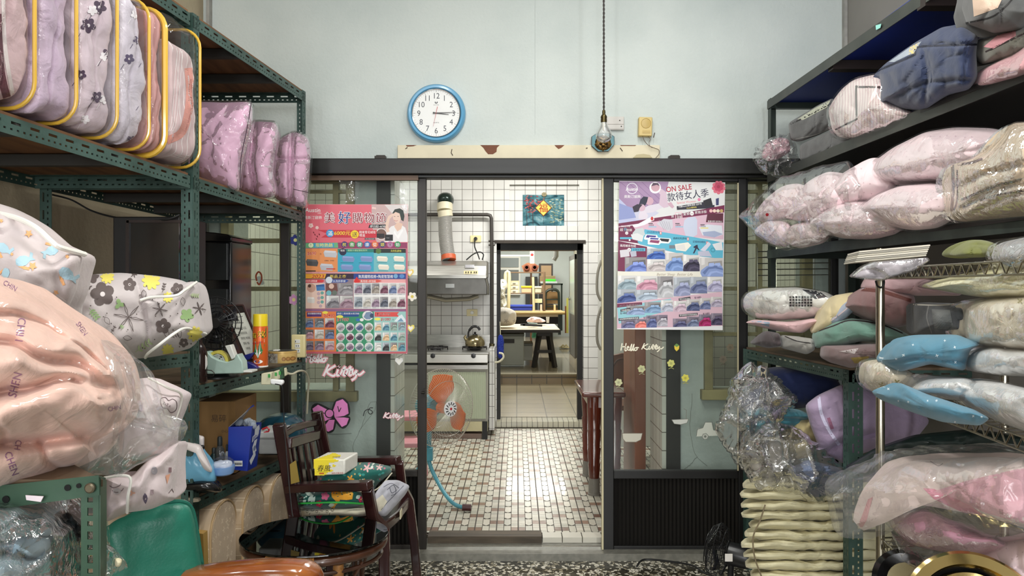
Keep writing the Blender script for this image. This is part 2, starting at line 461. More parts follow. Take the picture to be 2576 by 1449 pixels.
def cloth(key,base,layers=(),axes='uv',rough=.85,var=.06,bump=.35,bs=60,stripes=None,sheen=.2,ss=0,wr=0):
 """fabric with printed blossoms: layers of (scale, radius, petals, density, colours, pointedness); stripes (axis, scale, width, colour)"""
 if key in MATS:return MATS[key]
 m=bpy.data.materials.new(key);m.use_nodes=True;MATS[key]=m;nt=m.node_tree;L=nt.links.new;b=nt.nodes['Principled BSDF']
 b.inputs['Roughness'].default_value=rough;b.inputs['Sheen Weight'].default_value=sheen
 v=uvw(nt,axes);tc=nn(nt,'ShaderNodeTexCoord')
 n=nn(nt,'ShaderNodeTexNoise');n.inputs['Scale'].default_value=7;n.inputs['Detail'].default_value=5;L(tc.outputs['Object'],n.inputs[0])
 r=nn(nt,'ShaderNodeValToRGB');r.color_ramp.elements[0].position=.35;r.color_ramp.elements[1].position=.65;c0=col(base)
 r.color_ramp.elements[0].color=tuple(x*(1-var*2)for x in c0[:3])+(1,);r.color_ramp.elements[1].color=c0;L(n.outputs[0],r.inputs[0]);cur=r.outputs[0]
 def mth(op,a,b_=None,c_=None):
  q=nn(nt,'ShaderNodeMath',operation=op)
  for i,x in enumerate((a,b_,c_)):
   if x is None:continue
   if isinstance(x,(int,float)):q.inputs[i].default_value=x
   else:L(x,q.inputs[i])
  return q.outputs[0]
 def mix(fac,c_):
  nonlocal cur
  q=nn(nt,'ShaderNodeMixRGB');L(fac,q.inputs[0]);L(cur,q.inputs[1])
  if isinstance(c_,tuple):q.inputs[2].default_value=c_
  else:L(c_,q.inputs[2])
  cur=q.outputs[0]
 if stripes:
  for ax,sc_,wd,c_ in stripes:
   sp=nn(nt,'ShaderNodeSeparateXYZ');L(v,sp.inputs[0]);f=mth('FRACT',mth('MULTIPLY',sp.outputs[ax],sc_));mix(mth('LESS_THAN',f,wd),col(c_))
 for k,(sc_,rad,pt,den,cols,point)in enumerate(layers):
  ad=nn(nt,'ShaderNodeVectorMath',operation='ADD');ad.inputs[1].default_value=(k*3.37,k*1.71,0);L(v,ad.inputs[0])
  vo=nn(nt,'ShaderNodeTexVoronoi',voronoi_dimensions='2D');vo.inputs['Scale'].default_value=sc_;vo.inputs['Randomness'].default_value=.75;L(ad.outputs[0],vo.inputs['Vector'])
  df=nn(nt,'ShaderNodeVectorMath',operation='SUBTRACT');L(ad.outputs[0],df.inputs[0]);L(vo.outputs['Position'],df.inputs[1]);sp=nn(nt,'ShaderNodeSeparateXYZ');L(df.outputs[0],sp.inputs[0])
  ln=nn(nt,'ShaderNodeVectorMath',operation='LENGTH');L(df.outputs[0],ln.inputs[0]);rr=mth('MULTIPLY',ln.outputs['Value'],sc_)
  cs=nn(nt,'ShaderNodeSeparateXYZ');L(vo.outputs['Color'],cs.inputs[0])
  an=mth('ADD',mth('ARCTAN2',sp.outputs[1],sp.outputs[0]),mth('MULTIPLY',cs.outputs[0],6.28))
  pet=mth('MULTIPLY_ADD',mth('COSINE',mth('MULTIPLY',an,pt)),point,1-point)
  sz=mth('MULTIPLY',mth('MULTIPLY_ADD',cs.outputs[2],.5,.7),rad)
  inside=mth('LESS_THAN',rr,mth('MULTIPLY',pet,sz));ok=mth('LESS_THAN',cs.outputs[1],den);fac=mth('MULTIPLY',inside,ok)
  cr=nn(nt,'ShaderNodeValToRGB');cr.color_ramp.interpolation='CONSTANT';L(cs.outputs[0],cr.inputs[0])
  for i,c_ in enumerate(cols):
   if i<2:e_=cr.color_ramp.elements[i];e_.position=i/len(cols)
   else:e_=cr.color_ramp.elements.new(i/len(cols))
   e_.color=col(c_)
  if len(cols)==1:cr.color_ramp.elements[1].color=col(cols[0])
  mix(fac,cr.outputs[0])
 L(cur,b.inputs['Base Color'])
 n2=nn(nt,'ShaderNodeTexNoise');n2.inputs['Scale'].default_value=bs;n2.inputs['Detail'].default_value=4;n2.inputs['Distortion'].default_value=.6;L(tc.outputs['Object'],n2.inputs[0]);hgt=n2.outputs[0]
 if wr:
  wv=nn(nt,'ShaderNodeTexNoise');wv.inputs['Scale'].default_value=9;wv.inputs['Detail'].default_value=5;wv.inputs['Distortion'].default_value=1.6;L(tc.outputs['Object'],wv.inputs[0])
  hgt=mth('MULTIPLY_ADD',wv.outputs[0],wr,mth('MULTIPLY',n2.outputs[0],.15))
 u=nn(nt,'ShaderNodeBump');u.inputs['Strength'].default_value=bump;u.inputs['Distance'].default_value=.012;L(hgt,u.inputs['Height']);L(u.outputs[0],b.inputs['Normal'])
 return m
wrap=film('clear_plastic_wrap',veil=.03,gloss=.26,bs=24,bump=1.0,vor=False,rough=.06)
wrap_milky=film('milky_plastic_wrap',veil=.07,gloss=.14,bs=12,bump=.6,rough=.12,vor=False)
wrap_soft=film('soft_plastic_wrap',veil=.015,gloss=.20,bs=16,bump=.6,rough=.08,vor=False)
# materials of the place
plaster=M('plaster_blue_white',(203,210,206),rough=.85,var=.09,vs=1.6,bump=.25,bs=60,detail=7,vc=(188,197,194))
plaster_in=M('plaster_inner',(196,204,203),rough=.8,var=.12,vs=2.6,bump=.3,bs=40,detail=7)
beige_wall=M('beige_wall',(192,178,150),rough=.85,var=.15,vs=1.5,bump=.2)
dark_frame=M('dark_bronze_frame',(20,19,18),rough=.5,spec=.5,var=.35,vs=14,stretch=(1,1,.1))
brown_frame=M('brown_frame',(46,40,34),rough=.5,var=.4,vs=20,stretch=(1,1,.08))
def tile_mat(key,c,mortar,w_,h_,m_=.003,axis='y',rough=.18,bump=.6,off=0,shift=(0,0)):
 m=bpy.data.materials.new(key);m.use_nodes=True;nt=m.node_tree;L=nt.links.new;b=nt.nodes['Principled BSDF']
 g=nn(nt,'ShaderNodeNewGeometry');sp=nn(nt,'ShaderNodeSeparateXYZ');cb=nn(nt,'ShaderNodeCombineXYZ');L(g.outputs['Position'],sp.inputs[0])
 i={'y':(0,2),'x':(1,2),'z':(0,1)}[axis]
 for a,s_ in enumerate(i):
  ad=nn(nt,'ShaderNodeMath',operation='ADD');ad.inputs[1].default_value=shift[a]+20*(w_,h_)[a];L(sp.outputs[s_],ad.inputs[0]);L(ad.outputs[0],cb.inputs[a])
 br=nn(nt,'ShaderNodeTexBrick',offset=off);br.inputs['Scale'].default_value=1;br.inputs['Brick Width'].default_value=w_
 br.inputs['Row Height'].default_value=h_;br.inputs['Mortar Size'].default_value=m_;br.inputs['Mortar Smooth'].default_value=.1
 br.inputs['Color1'].default_value=col(c);br.inputs['Color2'].default_value=tuple(x*.9 for x in col(c)[:3])+(1,);br.inputs['Mortar'].default_value=col(mortar)
 L(cb.outputs[0],br.inputs[0])
 n=nn(nt,'ShaderNodeTexNoise');n.inputs['Scale'].default_value=3;n.inputs['Detail'].default_value=6;L(g.outputs['Position'],n.inputs[0])
 mx=nn(nt,'ShaderNodeMixRGB',blend_type='MULTIPLY');mx.inputs[0].default_value=.35;L(br.outputs[0],mx.inputs[1]);L(n.outputs[0],mx.inputs[2])
 gm=nn(nt,'ShaderNodeBrightContrast');gm.inputs[1].default_value=.06;L(mx.outputs[0],gm.inputs[0]);L(gm.outputs[0],b.inputs['Base Color'])
 b.inputs['Roughness'].default_value=rough
 u=nn(nt,'ShaderNodeBump');u.invert=True;u.inputs['Strength'].default_value=bump;u.inputs['Distance'].default_value=.003
 L(br.outputs['Fac'],u.inputs['Height']);L(u.outputs[0],b.inputs['Normal'])
 return m
TB=.1015
tile_y=tile_mat('white_wall_tiles',(232,230,224),(92,84,74),TB,TB,.0022,'y',shift=(.02,-.02))
tile_x=tile_mat('white_jamb_tiles',(226,224,216),(92,84,74),TB,TB,.0026,'x')
tile_side=tile_mat('tall_wall_tiles',(214,212,204),(80,74,66),.105,.21,.003,'x')
beige_floor=tile_mat('beige_floor_tiles',(176,162,128),(96,84,60),.30,.30,.005,'z',rough=.22)
grey_floor=tile_mat('grey_brown_floor_tiles',(150,138,112),(84,74,56),.40,.40,.005,'z',rough=.14)
tz=bpy.data.materials.new('terrazzo');tz.use_nodes=True;nt=tz.node_tree;L=nt.links.new;b=nt.nodes['Principled BSDF'];b.inputs['Roughness'].default_value=.16
g=nn(nt,'ShaderNodeNewGeometry');v=nn(nt,'ShaderNodeTexVoronoi');v.inputs['Scale'].default_value=58;v.inputs['Randomness'].default_value=1;L(g.outputs['Position'],v.inputs[0])
r=nn(nt,'ShaderNodeValToRGB');r.color_ramp.interpolation='CONSTANT';sp=nn(nt,'ShaderNodeSeparateXYZ');L(v.outputs['Color'],sp.inputs[0]);L(sp.outputs[0],r.inputs[0])
cr=r.color_ramp;cr.elements[0].color=col((62,58,48));cr.elements[1].position=.3;cr.elements[1].color=col((206,200,182))
for p_,c_ in((.55,(150,142,120)),(.72,(228,222,206)),(.88,(36,34,30))):k=cr.elements.new(p_);k.color=col(c_)
v2=nn(nt,'ShaderNodeTexVoronoi',feature='DISTANCE_TO_EDGE');v2.inputs['Scale'].default_value=58;L(g.outputs['Position'],v2.inputs[0])
lt=nn(nt,'ShaderNodeMath',operation='LESS_THAN');lt.inputs[1].default_value=.07;L(v2.outputs[0],lt.inputs[0])
mx=nn(nt,'ShaderNodeMixRGB');mx.inputs[2].default_value=col((60,58,46));L(lt.outputs[0],mx.inputs[0]);L(r.outputs[0],mx.inputs[1]);L(mx.outputs[0],b.inputs['Base Color'])
printed=M('printed',None,rough=.55)
printed_gloss=M('printed_gloss',None,rough=.22,coat=.4)
glass=film('pane_glass',tint='f4f7f4',veil=.015,gloss=.035,bump=0,rough=.02)
# the large structure
X0,X1,ZC=-1.66,1.74,3.3
def lwx(y):return-1.66-.114*(4.0-y)
m=MB();m.box((-2.4,-2.6,-.1),(2.2,4.0,0));struct('floor',m,tz)
m=MB();m.box((-2.4,-2.6,ZC),(2.2,4.6,ZC+.1));struct('ceiling',m,M('ceiling_white',(225,226,222),rough=.9))
m=MB();m.add([(lwx(4.0),4.0,0),(lwx(-2.4),-2.4,0),(lwx(-2.4),-2.4,ZC),(lwx(4.0),4.0,ZC),(-2.6,4.0,0),(-2.6,-2.4,0),(-2.6,-2.4,ZC),(-2.6,4.0,ZC)],[(0,3,2,1),(4,5,6,7),(0,4,7,3),(1,2,6,5),(3,7,6,2),(0,1,5,4)]);struct('wall_left',m,beige_wall)
m=MB();m.box((X1,-2.4,0),(X1+.15,4.0,ZC));struct('wall_right',m,M('grey_side_wall',(150,146,140),rough=.85,var=.1,vs=3))
m=MB();m.box((X0-.1,4.0,2.05),(X1+.1,4.16,ZC));struct('wall_back',m,plaster)
h_in=[(-.68,.808,-.1,2.06),(-1.60,-.905,.845,2.3),(1.06,1.66,.825,2.3)]
m=MB()
for a,b_,c_,d_ in wall_holes(-2.35,2.2,0,2.6,h_in):m.box((a,4.2,c_),(b_,4.5,d_))
struct('wall_inner',m,plaster_in)
for k,(xa,xb)in enumerate(((-.70,-.678),(.806,.828))):
 m=MB();m.box((xa,4.19,0),(xb,4.56,2.1));struct('wall_jamb' if k==0 else 'wall_jamb.001',m,tile_x)
m=MB();m.box((-.775,4.175,0),(-.70,4.2,2.1));m.box((.828,4.175,0),(.905,4.2,2.1));struct('trim_1',m,M('old_door_post',(34,31,28),rough=.5,var=.3,vs=8))
m=MB();ck=M('crack',(120,118,112),rough=.9)
for pl in([(952,1000),(940,1040),(921,1060),(905,1085),(893,1110),(886,1130),(899,1150),(903,1185)],[(886,1090),(840,1092),(800,1088)],[(1742,990),(1736,1060),(1741,1120),(1752,1150),(1780,1172)],[(1752,1150),(1735,1170),(1722,1180)],[(905,1085),(930,1012),(968,1008)]):
 m.tube([P(x+random.uniform(-2,2),y,4.198)for x,y in resample([tuple(q)for q in pl],14,False)],.0009,4)
struct('trim_2',m,ck)
KF=.06
m=MB();m.box((-2.1,4.15,-.1),(2.3,7.3,KF-.006));struct('floor_kitchen',m,M('grout',(70,62,52),rough=.6))
a_=.122;hw=.17*a_;m=MB();z=KF;g=.0022
light=[(206,202,186),(196,192,176),(212,206,190),(188,186,172)];brown=[(134,106,90),(122,96,82),(146,118,100)]
def fq(pts,c):m.color(c);m.poly([(x,y,z)for x,y in pts])
for i in range(-17,18):
 cx=.008+i*a_
 for j in range(0,26):
  y0=4.17+j*a_
  if y0+a_>7.3:continue
  t=a_*.16;c_=random.choice(light);hx=cx+a_/2
  fq([(hx-hw+g,y0+t),(hx,y0+g),(hx+hw-g,y0+t),(hx+hw-g,y0+a_-t),(hx,y0+a_-g),(hx-hw+g,y0+a_-t)],c_)
  for sd in(-1,1):
   fq([(hx+sd*g,y0+a_-g*.4),(hx+sd*(hw-g),y0+a_-t+g*1.6),(hx+sd*(hw-g),y0+a_)]if sd>0 else[(hx+sd*g,y0+a_-g*.4),(hx+sd*(hw-g),y0+a_),(hx+sd*(hw-g),y0+a_-t+g*1.6)],random.choice(light))
  isb=(i+j)%2==0
  for sd in(0,1):
   xa,xb=(cx-a_/2+hw,cx-g)if sd==0 else(cx+g,cx+a_/2-hw)
   for(u0,u1,bb)in((0,.25,0),(.25,.75,isb),(.75,1,0)):
    fq([(xa+g*.5,y0+a_*u0+g*.5),(xb-g*.5,y0+a_*u0+g*.5),(xb-g*.5,y0+a_*u1-g*.5),(xa+g*.5,y0+a_*u1-g*.5)],random.choice(brown if bb else light))
struct('floor_kitchen_tiles',m,M('glazed_floor_tiles',None,rough=.24,bump=.08,bs=30,coat=.15))
m=MB();m.box((-1.75,3.9,0),(1.74,4.17,.038));struct('trim_3',m,M('grey_threshold',(128,126,116),rough=.35,var=.3,vs=30))
m=MB();m.box((-.48,4.06,.038),(.135,4.16,.075));struct('trim_4',m,M('worn_wood_sill',(92,80,64),rough=.6,var=.5,vs=20,stretch=(.2,1,1)))
for k in range(3):m=MB();m.box((.14+k*.108,4.07,.038),(.243+k*.108,4.16,.066));struct('trim_5',m,M('pale_edge_tile',(206,202,188),rough=.3))
m=MB();m.box((-1.75,3.985,.038),(1.74,4.0,.046));struct('trim_6',m,M('steel_track',(180,178,168),rough=.25,metal=1))
YB=7.3
hole=(-.195,.645,-.1,1.85)
m=MB()
def px_(x,d):return(x-CX)/FX*d
rec=(px_(1282,YB),px_(1457,YB),1.42+(CY-568)/FX*YB,1.42+(CY-464)/FX*YB)
for a,b_,c_,d_ in wall_holes(-2.1,2.3,0,2.9,[hole,rec]):m.box((a,YB,c_),(b_,YB+.22,d_))
m.box((rec[0],YB+.035,rec[2]),(rec[1],YB+.06,rec[3]))
struct('wall_kitchen_back',m,tile_y)
m=MB()
m.box((hole[0]-.02,YB-.012,1.835),(hole[1]+.02,YB+.05,1.865));struct('trim_7',m,M('dark_lintel',(60,52,44),rough=.6,var=.4,vs=12))
m=MB();m.box((-2.1,YB-.02,KF),(2.3,YB+.24,.115));struct('floor_step',m,tile_mat('step_tiles',(214,208,182),(90,80,60),.05,.05,.003,'z'))
m=MB();m.box((-2.1,4.5,2.9),(2.3,YB+.2,3.0));struct('ceiling_kitchen',m,M('ceiling_kitchen_white',(214,212,202),rough=.9))
m=MB();m.box((-2.15,4.5,0),(-2.0,YB,2.9));struct('wall_kitchen_left',m,tile_side)
m=MB();m.box((2.2,4.5,0),(2.35,YB,2.9));struct('wall_kitchen_right',m,tile_side)
m=MB();D2=YB+.2
for xa,xb in((hole[0],hole[0]+.035),(hole[1]-.05,hole[1])):m.box((xa,YB+.10,.115),(xb,YB+.2,1.85))
m.box((hole[0],YB+.10,1.775),(hole[1],YB+.2,1.85));struct('door_1',m,M('black_door_frame',(20,18,17),rough=.5))
m=MB();m.box((-1.2,7.52,0),(1.6,10.1,.115));struct('floor_passage',m,beige_floor)
m=MB();m.box((-3.0,10.1,0),(2.6,18,.25));struct('floor_back_room',m,grey_floor)
m=MB();m.box((-3,10.085,.115),(2.6,10.11,.252));struct('trim_8',m,tile_mat('riser_tiles',(150,124,78),(80,68,46),.2,.2,.006,'y',rough=.3))
m=MB();m.box((-3,10.06,.236),(2.6,10.14,.256));struct('trim_9',m,M('stone_nosing',(170,162,140),rough=.4))
bluegrey=M('blue_grey_wall',(186,194,192),rough=.8,var=.08,vs=2)
m=MB();m.box((-3,17.5,.2),(2.6,17.6,3.2));struct('wall_far',m,bluegrey)
m=MB();m.box((-3.1,10.1,.2),(-3,17.6,3.2));m.box((-1.25,7.5,0),(-1.2,10.1,2.9));struct('wall_far_left',m,bluegrey)
m=MB()
for a,b_,c_,d_ in wall_holes(10.1,17.6,.2,3.2,[]):m.box((1.32,a,c_),(1.42,b_,d_))
m.box((1.0,7.52,0),(1.1,10.1,2.9));struct('wall_far_right',m,M('pale_passage_wall',(214,208,186),rough=.8,var=.1,vs=2))
m=MB();m.box((-3,7.5,2.9),(2.6,18,3.25));struct('ceiling_back',m,M('ceiling_back_white',(205,206,200),rough=.9))
wood_post=M('brown_post_wood',(112,78,50),rough=.5,var=.3,vs=14,stretch=(1,1,.1))
m=MB();dd=10.3;m.box((P(1256,0,dd).x-.5,dd,P(0,631,dd).z),(P(1446,0,dd).x,dd+.08,P(0,626,dd).z+.5));m.box((P(1350,0,dd).x,dd+5,.25),(P(1357,0,dd).x,dd+5.1,3.0));struct('trim_10',m,wood_post)
# partition: header, doors with panes
m=MB();m.box((-1.70,3.9,P(0,437,3.9).z),(1.74,4.02,P(0,398,3.9).z));m.box((-1.70,3.935,P(0,445,3.9).z),(1.74,4.02,P(0,437,3.9).z))
struct('trim_11',m,M('black_painted_header',(14,14,13),rough=.45,var=.5,vs=5,stretch=(.3,1,3),vc=(30,30,28)),bevel=.004)
m=MB();m.box((-1.70,3.93,P(0,451,3.9).z),(P(1052,0,3.93).x,3.96,P(0,439,3.9).z));struct('trim_12',m,M('brown_track_wood',(104,78,58),rough=.5,var=.3,vs=12,stretch=(.2,1,1)))
def frame(name,x0,x1,stl,str_,d,mat,rails,kick=None,ytop=443,ybot=1404):
 m=MB();th=.035;A=lambda x,y:P(x,y,d)
 m.box((A(x0,0).x,d,A(0,ybot).z),(A(x0+stl,0).x,d+th,A(0,ytop).z))
 m.box((A(x1-str_,0).x,d,A(0,ybot).z),(A(x1,0).x,d+th,A(0,ytop).z))
 for y0,y1 in rails:m.box((A(x0+stl,0).x,d+.002,A(0,y1).z),(A(x1-str_,0).x,d+th-.002,A(0,y0).z))
 o=struct(name,m,mat,bevel=.003)
 if kick:
  k=MB();xa,xb=A(x0+stl,0).x,A(x1-str_,0).x;n=32;zs=(A(0,kick[1]).z,A(0,kick[0]).z);vs=[]
  for i in range(n*2+1):
   x=xa+(xb-xa)*i/(n*2);yy=d+.016+(.008 if i%2 else 0)
   vs+=[(x,yy,zs[0]),(x,yy,zs[1])]
  k.add(vs,[(i*2,i*2+2,i*2+3,i*2+1)for i in range(n*2)])
  q=k.build('kick_panel',M('dark_ribbed_panel',(20,18,16),rough=.45),o,smooth=False);q['label']='dark corrugated lower panel'
 return o
def pane(par,x0,x1,y0,y1,d):
 m=MB();m.box((P(x0,0,d).x,d+.014,P(0,y1,d).z),(P(x1,0,d).x,d+.019,P(0,y0,d).z));return m.build('glass_pane',glass,par,smooth=False)
dl=frame('door_2',705,1072,22,22,3.965,brown_frame,[(443,452),(1184,1200),(1372,1404)],(1200,1372));pane(dl,727,1050,452,1184,3.965)
dl2=frame('door_3',500,728,20,18,4.005,dark_frame,[(443,455),(1184,1200),(1372,1404)],(1200,1372));pane(dl2,520,710,455,1184,4.005)
dr=frame('door_4',1515,1878,29,20,3.965,dark_frame,[(443,457),(1184,1205),(1374,1406)],(1205,1374));pane(dr,1544,1858,457,1184,3.965)
dr2=frame('door_5',1862,2110,20,20,4.005,dark_frame,[(443,455),(1184,1205),(1374,1404)],(1205,1374));pane(dr2,1882,2090,455,1184,4.005)
m=MB();m.box((P(1514,0,3.96).x,3.955,.04),(P(1518,0,3.96).x,3.99,P(0,445,3.96).z));m.box((P(1855,0,3.96).x,3.958,P(0,1184,3.96).z),(P(1858,0,3.96).x,3.964,P(0,460,3.96).z))
m.build('edge_strip',M('cream_strip',(206,196,160),rough=.5),dr,smooth=False)
m=MB();m.box((P(1065,0,3.95).x,3.958,P(0,998,3.95).z),(P(1071,0,3.95).x,3.966,P(0,978,3.95).z));m.tube([P(1060,988,3.95),P(1068,988,3.95)],.006);q=m.build('door_catch',M('dark_metal',(48,44,40),rough=.4,metal=.6),dl)
ywood=M('yellowed_window_wood',(172,160,116),rough=.55,var=.25,vs=12,stretch=(.4,1,.4),vc=(128,118,84))
wglass=film('window_glass',tint='eaece4',veil=.05,gloss=.12,bump=.25,bs=5,rough=.08,vor=False)
def window(name,x0,x1,ytop,ybot,vs_,hs,d=4.2):
 A=lambda x,y:P(x,y,d);m=MB()
 a,b_=A(x0,0).x,A(x1,0).x;zt,zb=A(0,ytop).z,A(0,ybot).z;f=.045
 m.box((a,d-.03,zb),(a+f,d+.05,zt));m.box((b_-f,d-.03,zb),(b_,d+.05,zt));m.box((a,d-.03,zt-f),(b_,d+.05,zt));m.box((a-.02,d-.05,zb-.025),(b_+.02,d+.06,zb+.03))
 for x,w_ in vs_:m.box((A(x,0).x,d-.01,zb),(A(x+w_,0).x,d+.035,zt))
 for y,w_ in hs:m.box((a,d-.008,A(0,y+w_).z),(b_,d+.03,A(0,y).z))
 o=struct(name,m,ywood,bevel=.003)
 g_=MB();g_.box((a,d+.008,zb),(b_,d+.012,zt));g_.build('window_glass',wglass,o,smooth=False);return o
window('window_1',560,893,440,996,[(838,14),(704,10)],[(600,11),(721,11),(452,10),(478,8)])
window('window_2',1770,2040,440,992,[(1905,12)],[(604,9),(721,10),(836,9),(452,10),(478,8)])
m=Print(plane_map(4.19));m.p([p for k in range(5)for p in disk(652+1.5*k,700+k*3,7,5)],(240,240,236)).p(stroke([(646,706),(644,694),(650,684),(657,690),(658,704),(652,716),(647,710)],4,False,24),(204,84,50));tag(m.build('shrimp_sticker',printed_gloss,smooth=False,solid=.0002),'small orange shrimp sticker on the window pane behind the desk shelf','sticker')
# things on the wall over the header
d=3.98;A=lambda x,y:P(x,y,d)
m=MB();m.box((A(1000,0).x,d,A(0,398).z),(A(1660,0).x,4.0,A(0,365).z));t=thing('nameplate_board','long cream painted board with flaking paint lying along the top of the black header','board')
m.build('board',M('cream_paint',(222,212,184),rough=.6,var=.08,vs=9),t,smooth=False,bevel=.002)
for pl in([(1208,365),(1257,365),(1250,372),(1249,382),(1240,388),(1228,388),(1221,380),(1216,372)],[(1395,365),(1420,365),(1412,372),(1405,375),(1398,369)],[(1021,365),(1048,365),(1040,368),(1024,369)],[(1560,365),(1600,365),(1598,367),(1562,367)]):
 m=MB();m.prism([P(x,y,d-.0002)for x,y in pl],(0,-.0008,0));m.build('flaked_patch',M('bare_brown_wood',(122,72,46),rough=.7,var=.2,vs=30),t,smooth=False)
m=MB()
for pl in([(1137,375),(1135,384),(1139,391)],[(1560,372),(1566,380)],[(1020,374),(1025,371)],[(1474,373),(1478,372)]):m.tube([P(x,y,d-.003)for x,y in pl],.002,5)
m.build('nail',M('rusty_nail',(58,40,28),rough=.6),t)
d=3.955;c=P(1096.5,283,d);t=thing('wall_clock','round wall clock with sky blue rim showing a quarter past three','clock');k=d/FX
prof=[(.066,0)];m=MB()
m.lathe([(.153,.045),(.1545,.03),(.152,.012),(.143,.003),(.133,.004),(.128,.012),(.126,.03)],c,(0,1,0),72,caps=False);m.build('rim',M('blue_clock_rim',(92,160,200),rough=.22,coat=.4),t)
m=MB();m.lathe([(.128,.0105),(.1265,.007),(.1235,.008),(.121,.016)],c,(0,1,0),72,caps=False);m.build('bezel',M('silver_bezel',(205,205,205),rough=.15,metal=1),t)
m=MB();m.lathe([(.1255,.0),(.1255,.004)],c+Vector((0,.016,0)),(0,1,0),72);dial=m.build('dial',M('clock_dial',(240,240,238),rough=.5),t)
m=MB();ink=M('clock_ink',(40,40,58),rough=.5);yf=c.y+.0155
rn=72*k;SN=.0415
for i in range(1,13):
 a=R(90-30*i);rad=.0915
 m.text(str(i),(c.x+rad*cos(a)-(.003 if i==1 else 0),yf,c.z+rad*sin(a)-.0145),SN,align='CENTER',wid=.92)
m.text('QUARTZ',(c.x,yf,c.z-.052),.0075,align='CENTER');m.text('SUN TIME',(c.x,yf,c.z+.041),.0065,align='CENTER')
for sx in(-1,1):m.poly([(c.x,yf,c.z+.048),(c.x+sx*.008,yf,c.z+.055),(c.x+sx*.006,yf,c.z+.063),(c.x+sx*.0015,yf,c.z+.056)][::sx])
for i in range(60):
 a=R(6*i);l=.006 if i%5 else.009;w_=.0004 if i%5 else.0009;u=Vector((cos(a),0,sin(a)));v_=Vector((-sin(a),0,cos(a)));o=Vector((c.x,yf,c.z))
 m.poly([o+u*.119+v_*w_,o+u*(.119-l)+v_*w_,o+u*(.119-l)-v_*w_,o+u*.119-v_*w_])
m.build('numerals',ink,dial,smooth=False)
def hand(ang,l,w_,tail,y,mat,nm):
 m=MB();a=R(90-ang);u=Vector((cos(a),0,sin(a)));v_=Vector((-sin(a),0,cos(a)));o=Vector((c.x,y,c.z))
 m.prism([o-u*tail+v_*w_*1.4,o-u*tail-v_*w_*1.4,o+v_*-w_,o+u*l-v_*w_*.35,o+u*l+v_*w_*.35,o+v_*w_],(0,-.0015,0));m.build(nm,mat,t,smooth=False)
hk=M('clock_hand',(44,40,40),rough=.35)
hand(97,.066,.003,.017,yf-.002,hk,'hour_hand');hand(88,.104,.0024,.017,yf-.004,hk,'minute_hand');hand(192,.072,.0009,.034,yf-.006,M('red_hand',(200,60,70),rough=.4),'second_hand')
m=MB();m.lathe([(.1235,0),(.1235,.001)],c+Vector((0,.0075,0)),(0,1,0),64);m.build('cover_glass',film('clock_glass',veil=.02,gloss=.14,bump=0,rough=.02),t)
d=3.55;t=thing('pendant_bulb','bare pear-shaped bulb in an old brass socket hanging on a twisted black cord','lamp')
m=MB();top=P(1519,0,d).z+.35;zb=P(0,279,d).z;x=P(1519,0,d).x;n=260
for ph in(0,pi):m.tube([(x+.0026*cos(i*.55+ph),d+.0026*sin(i*.55+ph),zb+(top-zb)*i/n)for i in range(n+1)],.0029,5)
m.build('cord',M('dark_cord',(58,54,52),rough=.8),t)
q=P(1519,276,d);m=MB();m.lathe([(.003,0),(.007,-.004),(.008,-.014),(.0072,-.02),(.014,-.03),(.0155,-.036),(.014,-.04),(.0150,-.05),(.0148,-.056),(.0138,-.06)],q,seg=24);m.build('socket',M('old_brass',(88,78,50),rough=.35,metal=.9),t)
m=MB();m.lathe([(.0125,-.056),(.014,-.066),(.022,-.082),(.034,-.102),(.0385,-.118),(.036,-.134),(.026,-.147),(.010,-.1535),(.0001,-.154)],q,seg=28);m.build('bulb',film('bulb_glass',tint='f2f2ee',veil=.26,gloss=.3,bump=0,rough=.04),t)
m=MB();m.lathe([(.010,-.058),(.009,-.075),(.005,-.095),(.003,-.1)],q,seg=14);m.build('bulb_stem',M('frosted_stem',(220,216,200),rough=.3),t)
d=3.985;m=MB();A=lambda x,y:P(x,y,d);m.box((A(1526,0).x,d,A(0,327).z),(A(1570,0).x,4.0,A(0,293).z));t=thing('junction_plate','small blank white metal plate with two screws behind the hanging bulb','plate')
m.build('plate',M('dull_white_plate',(196,192,186),rough=.4,var=.1,vs=20),t,smooth=False,bevel=.002)
m=MB();m.box((A(1528,0).x,d-.003,A(0,325).z),(A(1569,0).x,d,A(0,314).z));m.box((A(1528,0).x,d-.003,A(0,312.6).z),(A(1569,0).x,d,A(0,296).z));m.build('cover_strip',M('dull_white_plate'),t,smooth=False,bevel=.001)
m=MB()
for x,y in((1559,303),(1563,318)):m.lathe([(.0032,0),(.0032,-.002)],P(x,y,d-.003),(0,1,0),14)
m.build('screw',M('dark_metal'),t)
d=3.96;A=lambda x,y:P(x,y,d);t=thing('door_chime','small yellowed plastic doorbell box with a round grille on the wall','doorbell')
yp=M('yellowed_plastic',(206,182,118),rough=.4)
m=MB();m.box((A(1607,0).x,d,A(0,342).z),(A(1641,0).x,4.0,A(0,294).z),rot=Matrix.Rotation(R(1.5),3,'Y'));m.build('case',yp,t,smooth=True,bevel=.005,bseg=3)
m=MB();cc=A(1625,310);m.lathe([(.0265,0),(.0265,-.002),(.0245,-.003),(.023,-.001),(.012,-.003),(.0001,-.0035)],cc,(0,1,0),32);m.build('round_grille',M('yellowed_plastic_dark',(190,164,100),rough=.45),t)
m=MB();m.box(tuple(A(1616,335)),tuple(A(1636,328)+Vector((0,-.002,0))));m.build('badge',M('yellowed_plastic_dark'),t,smooth=False)
t=thing('bell_wire','thin loose twisted wires trailing from the yellow doorbell box down over the cream board','wire')
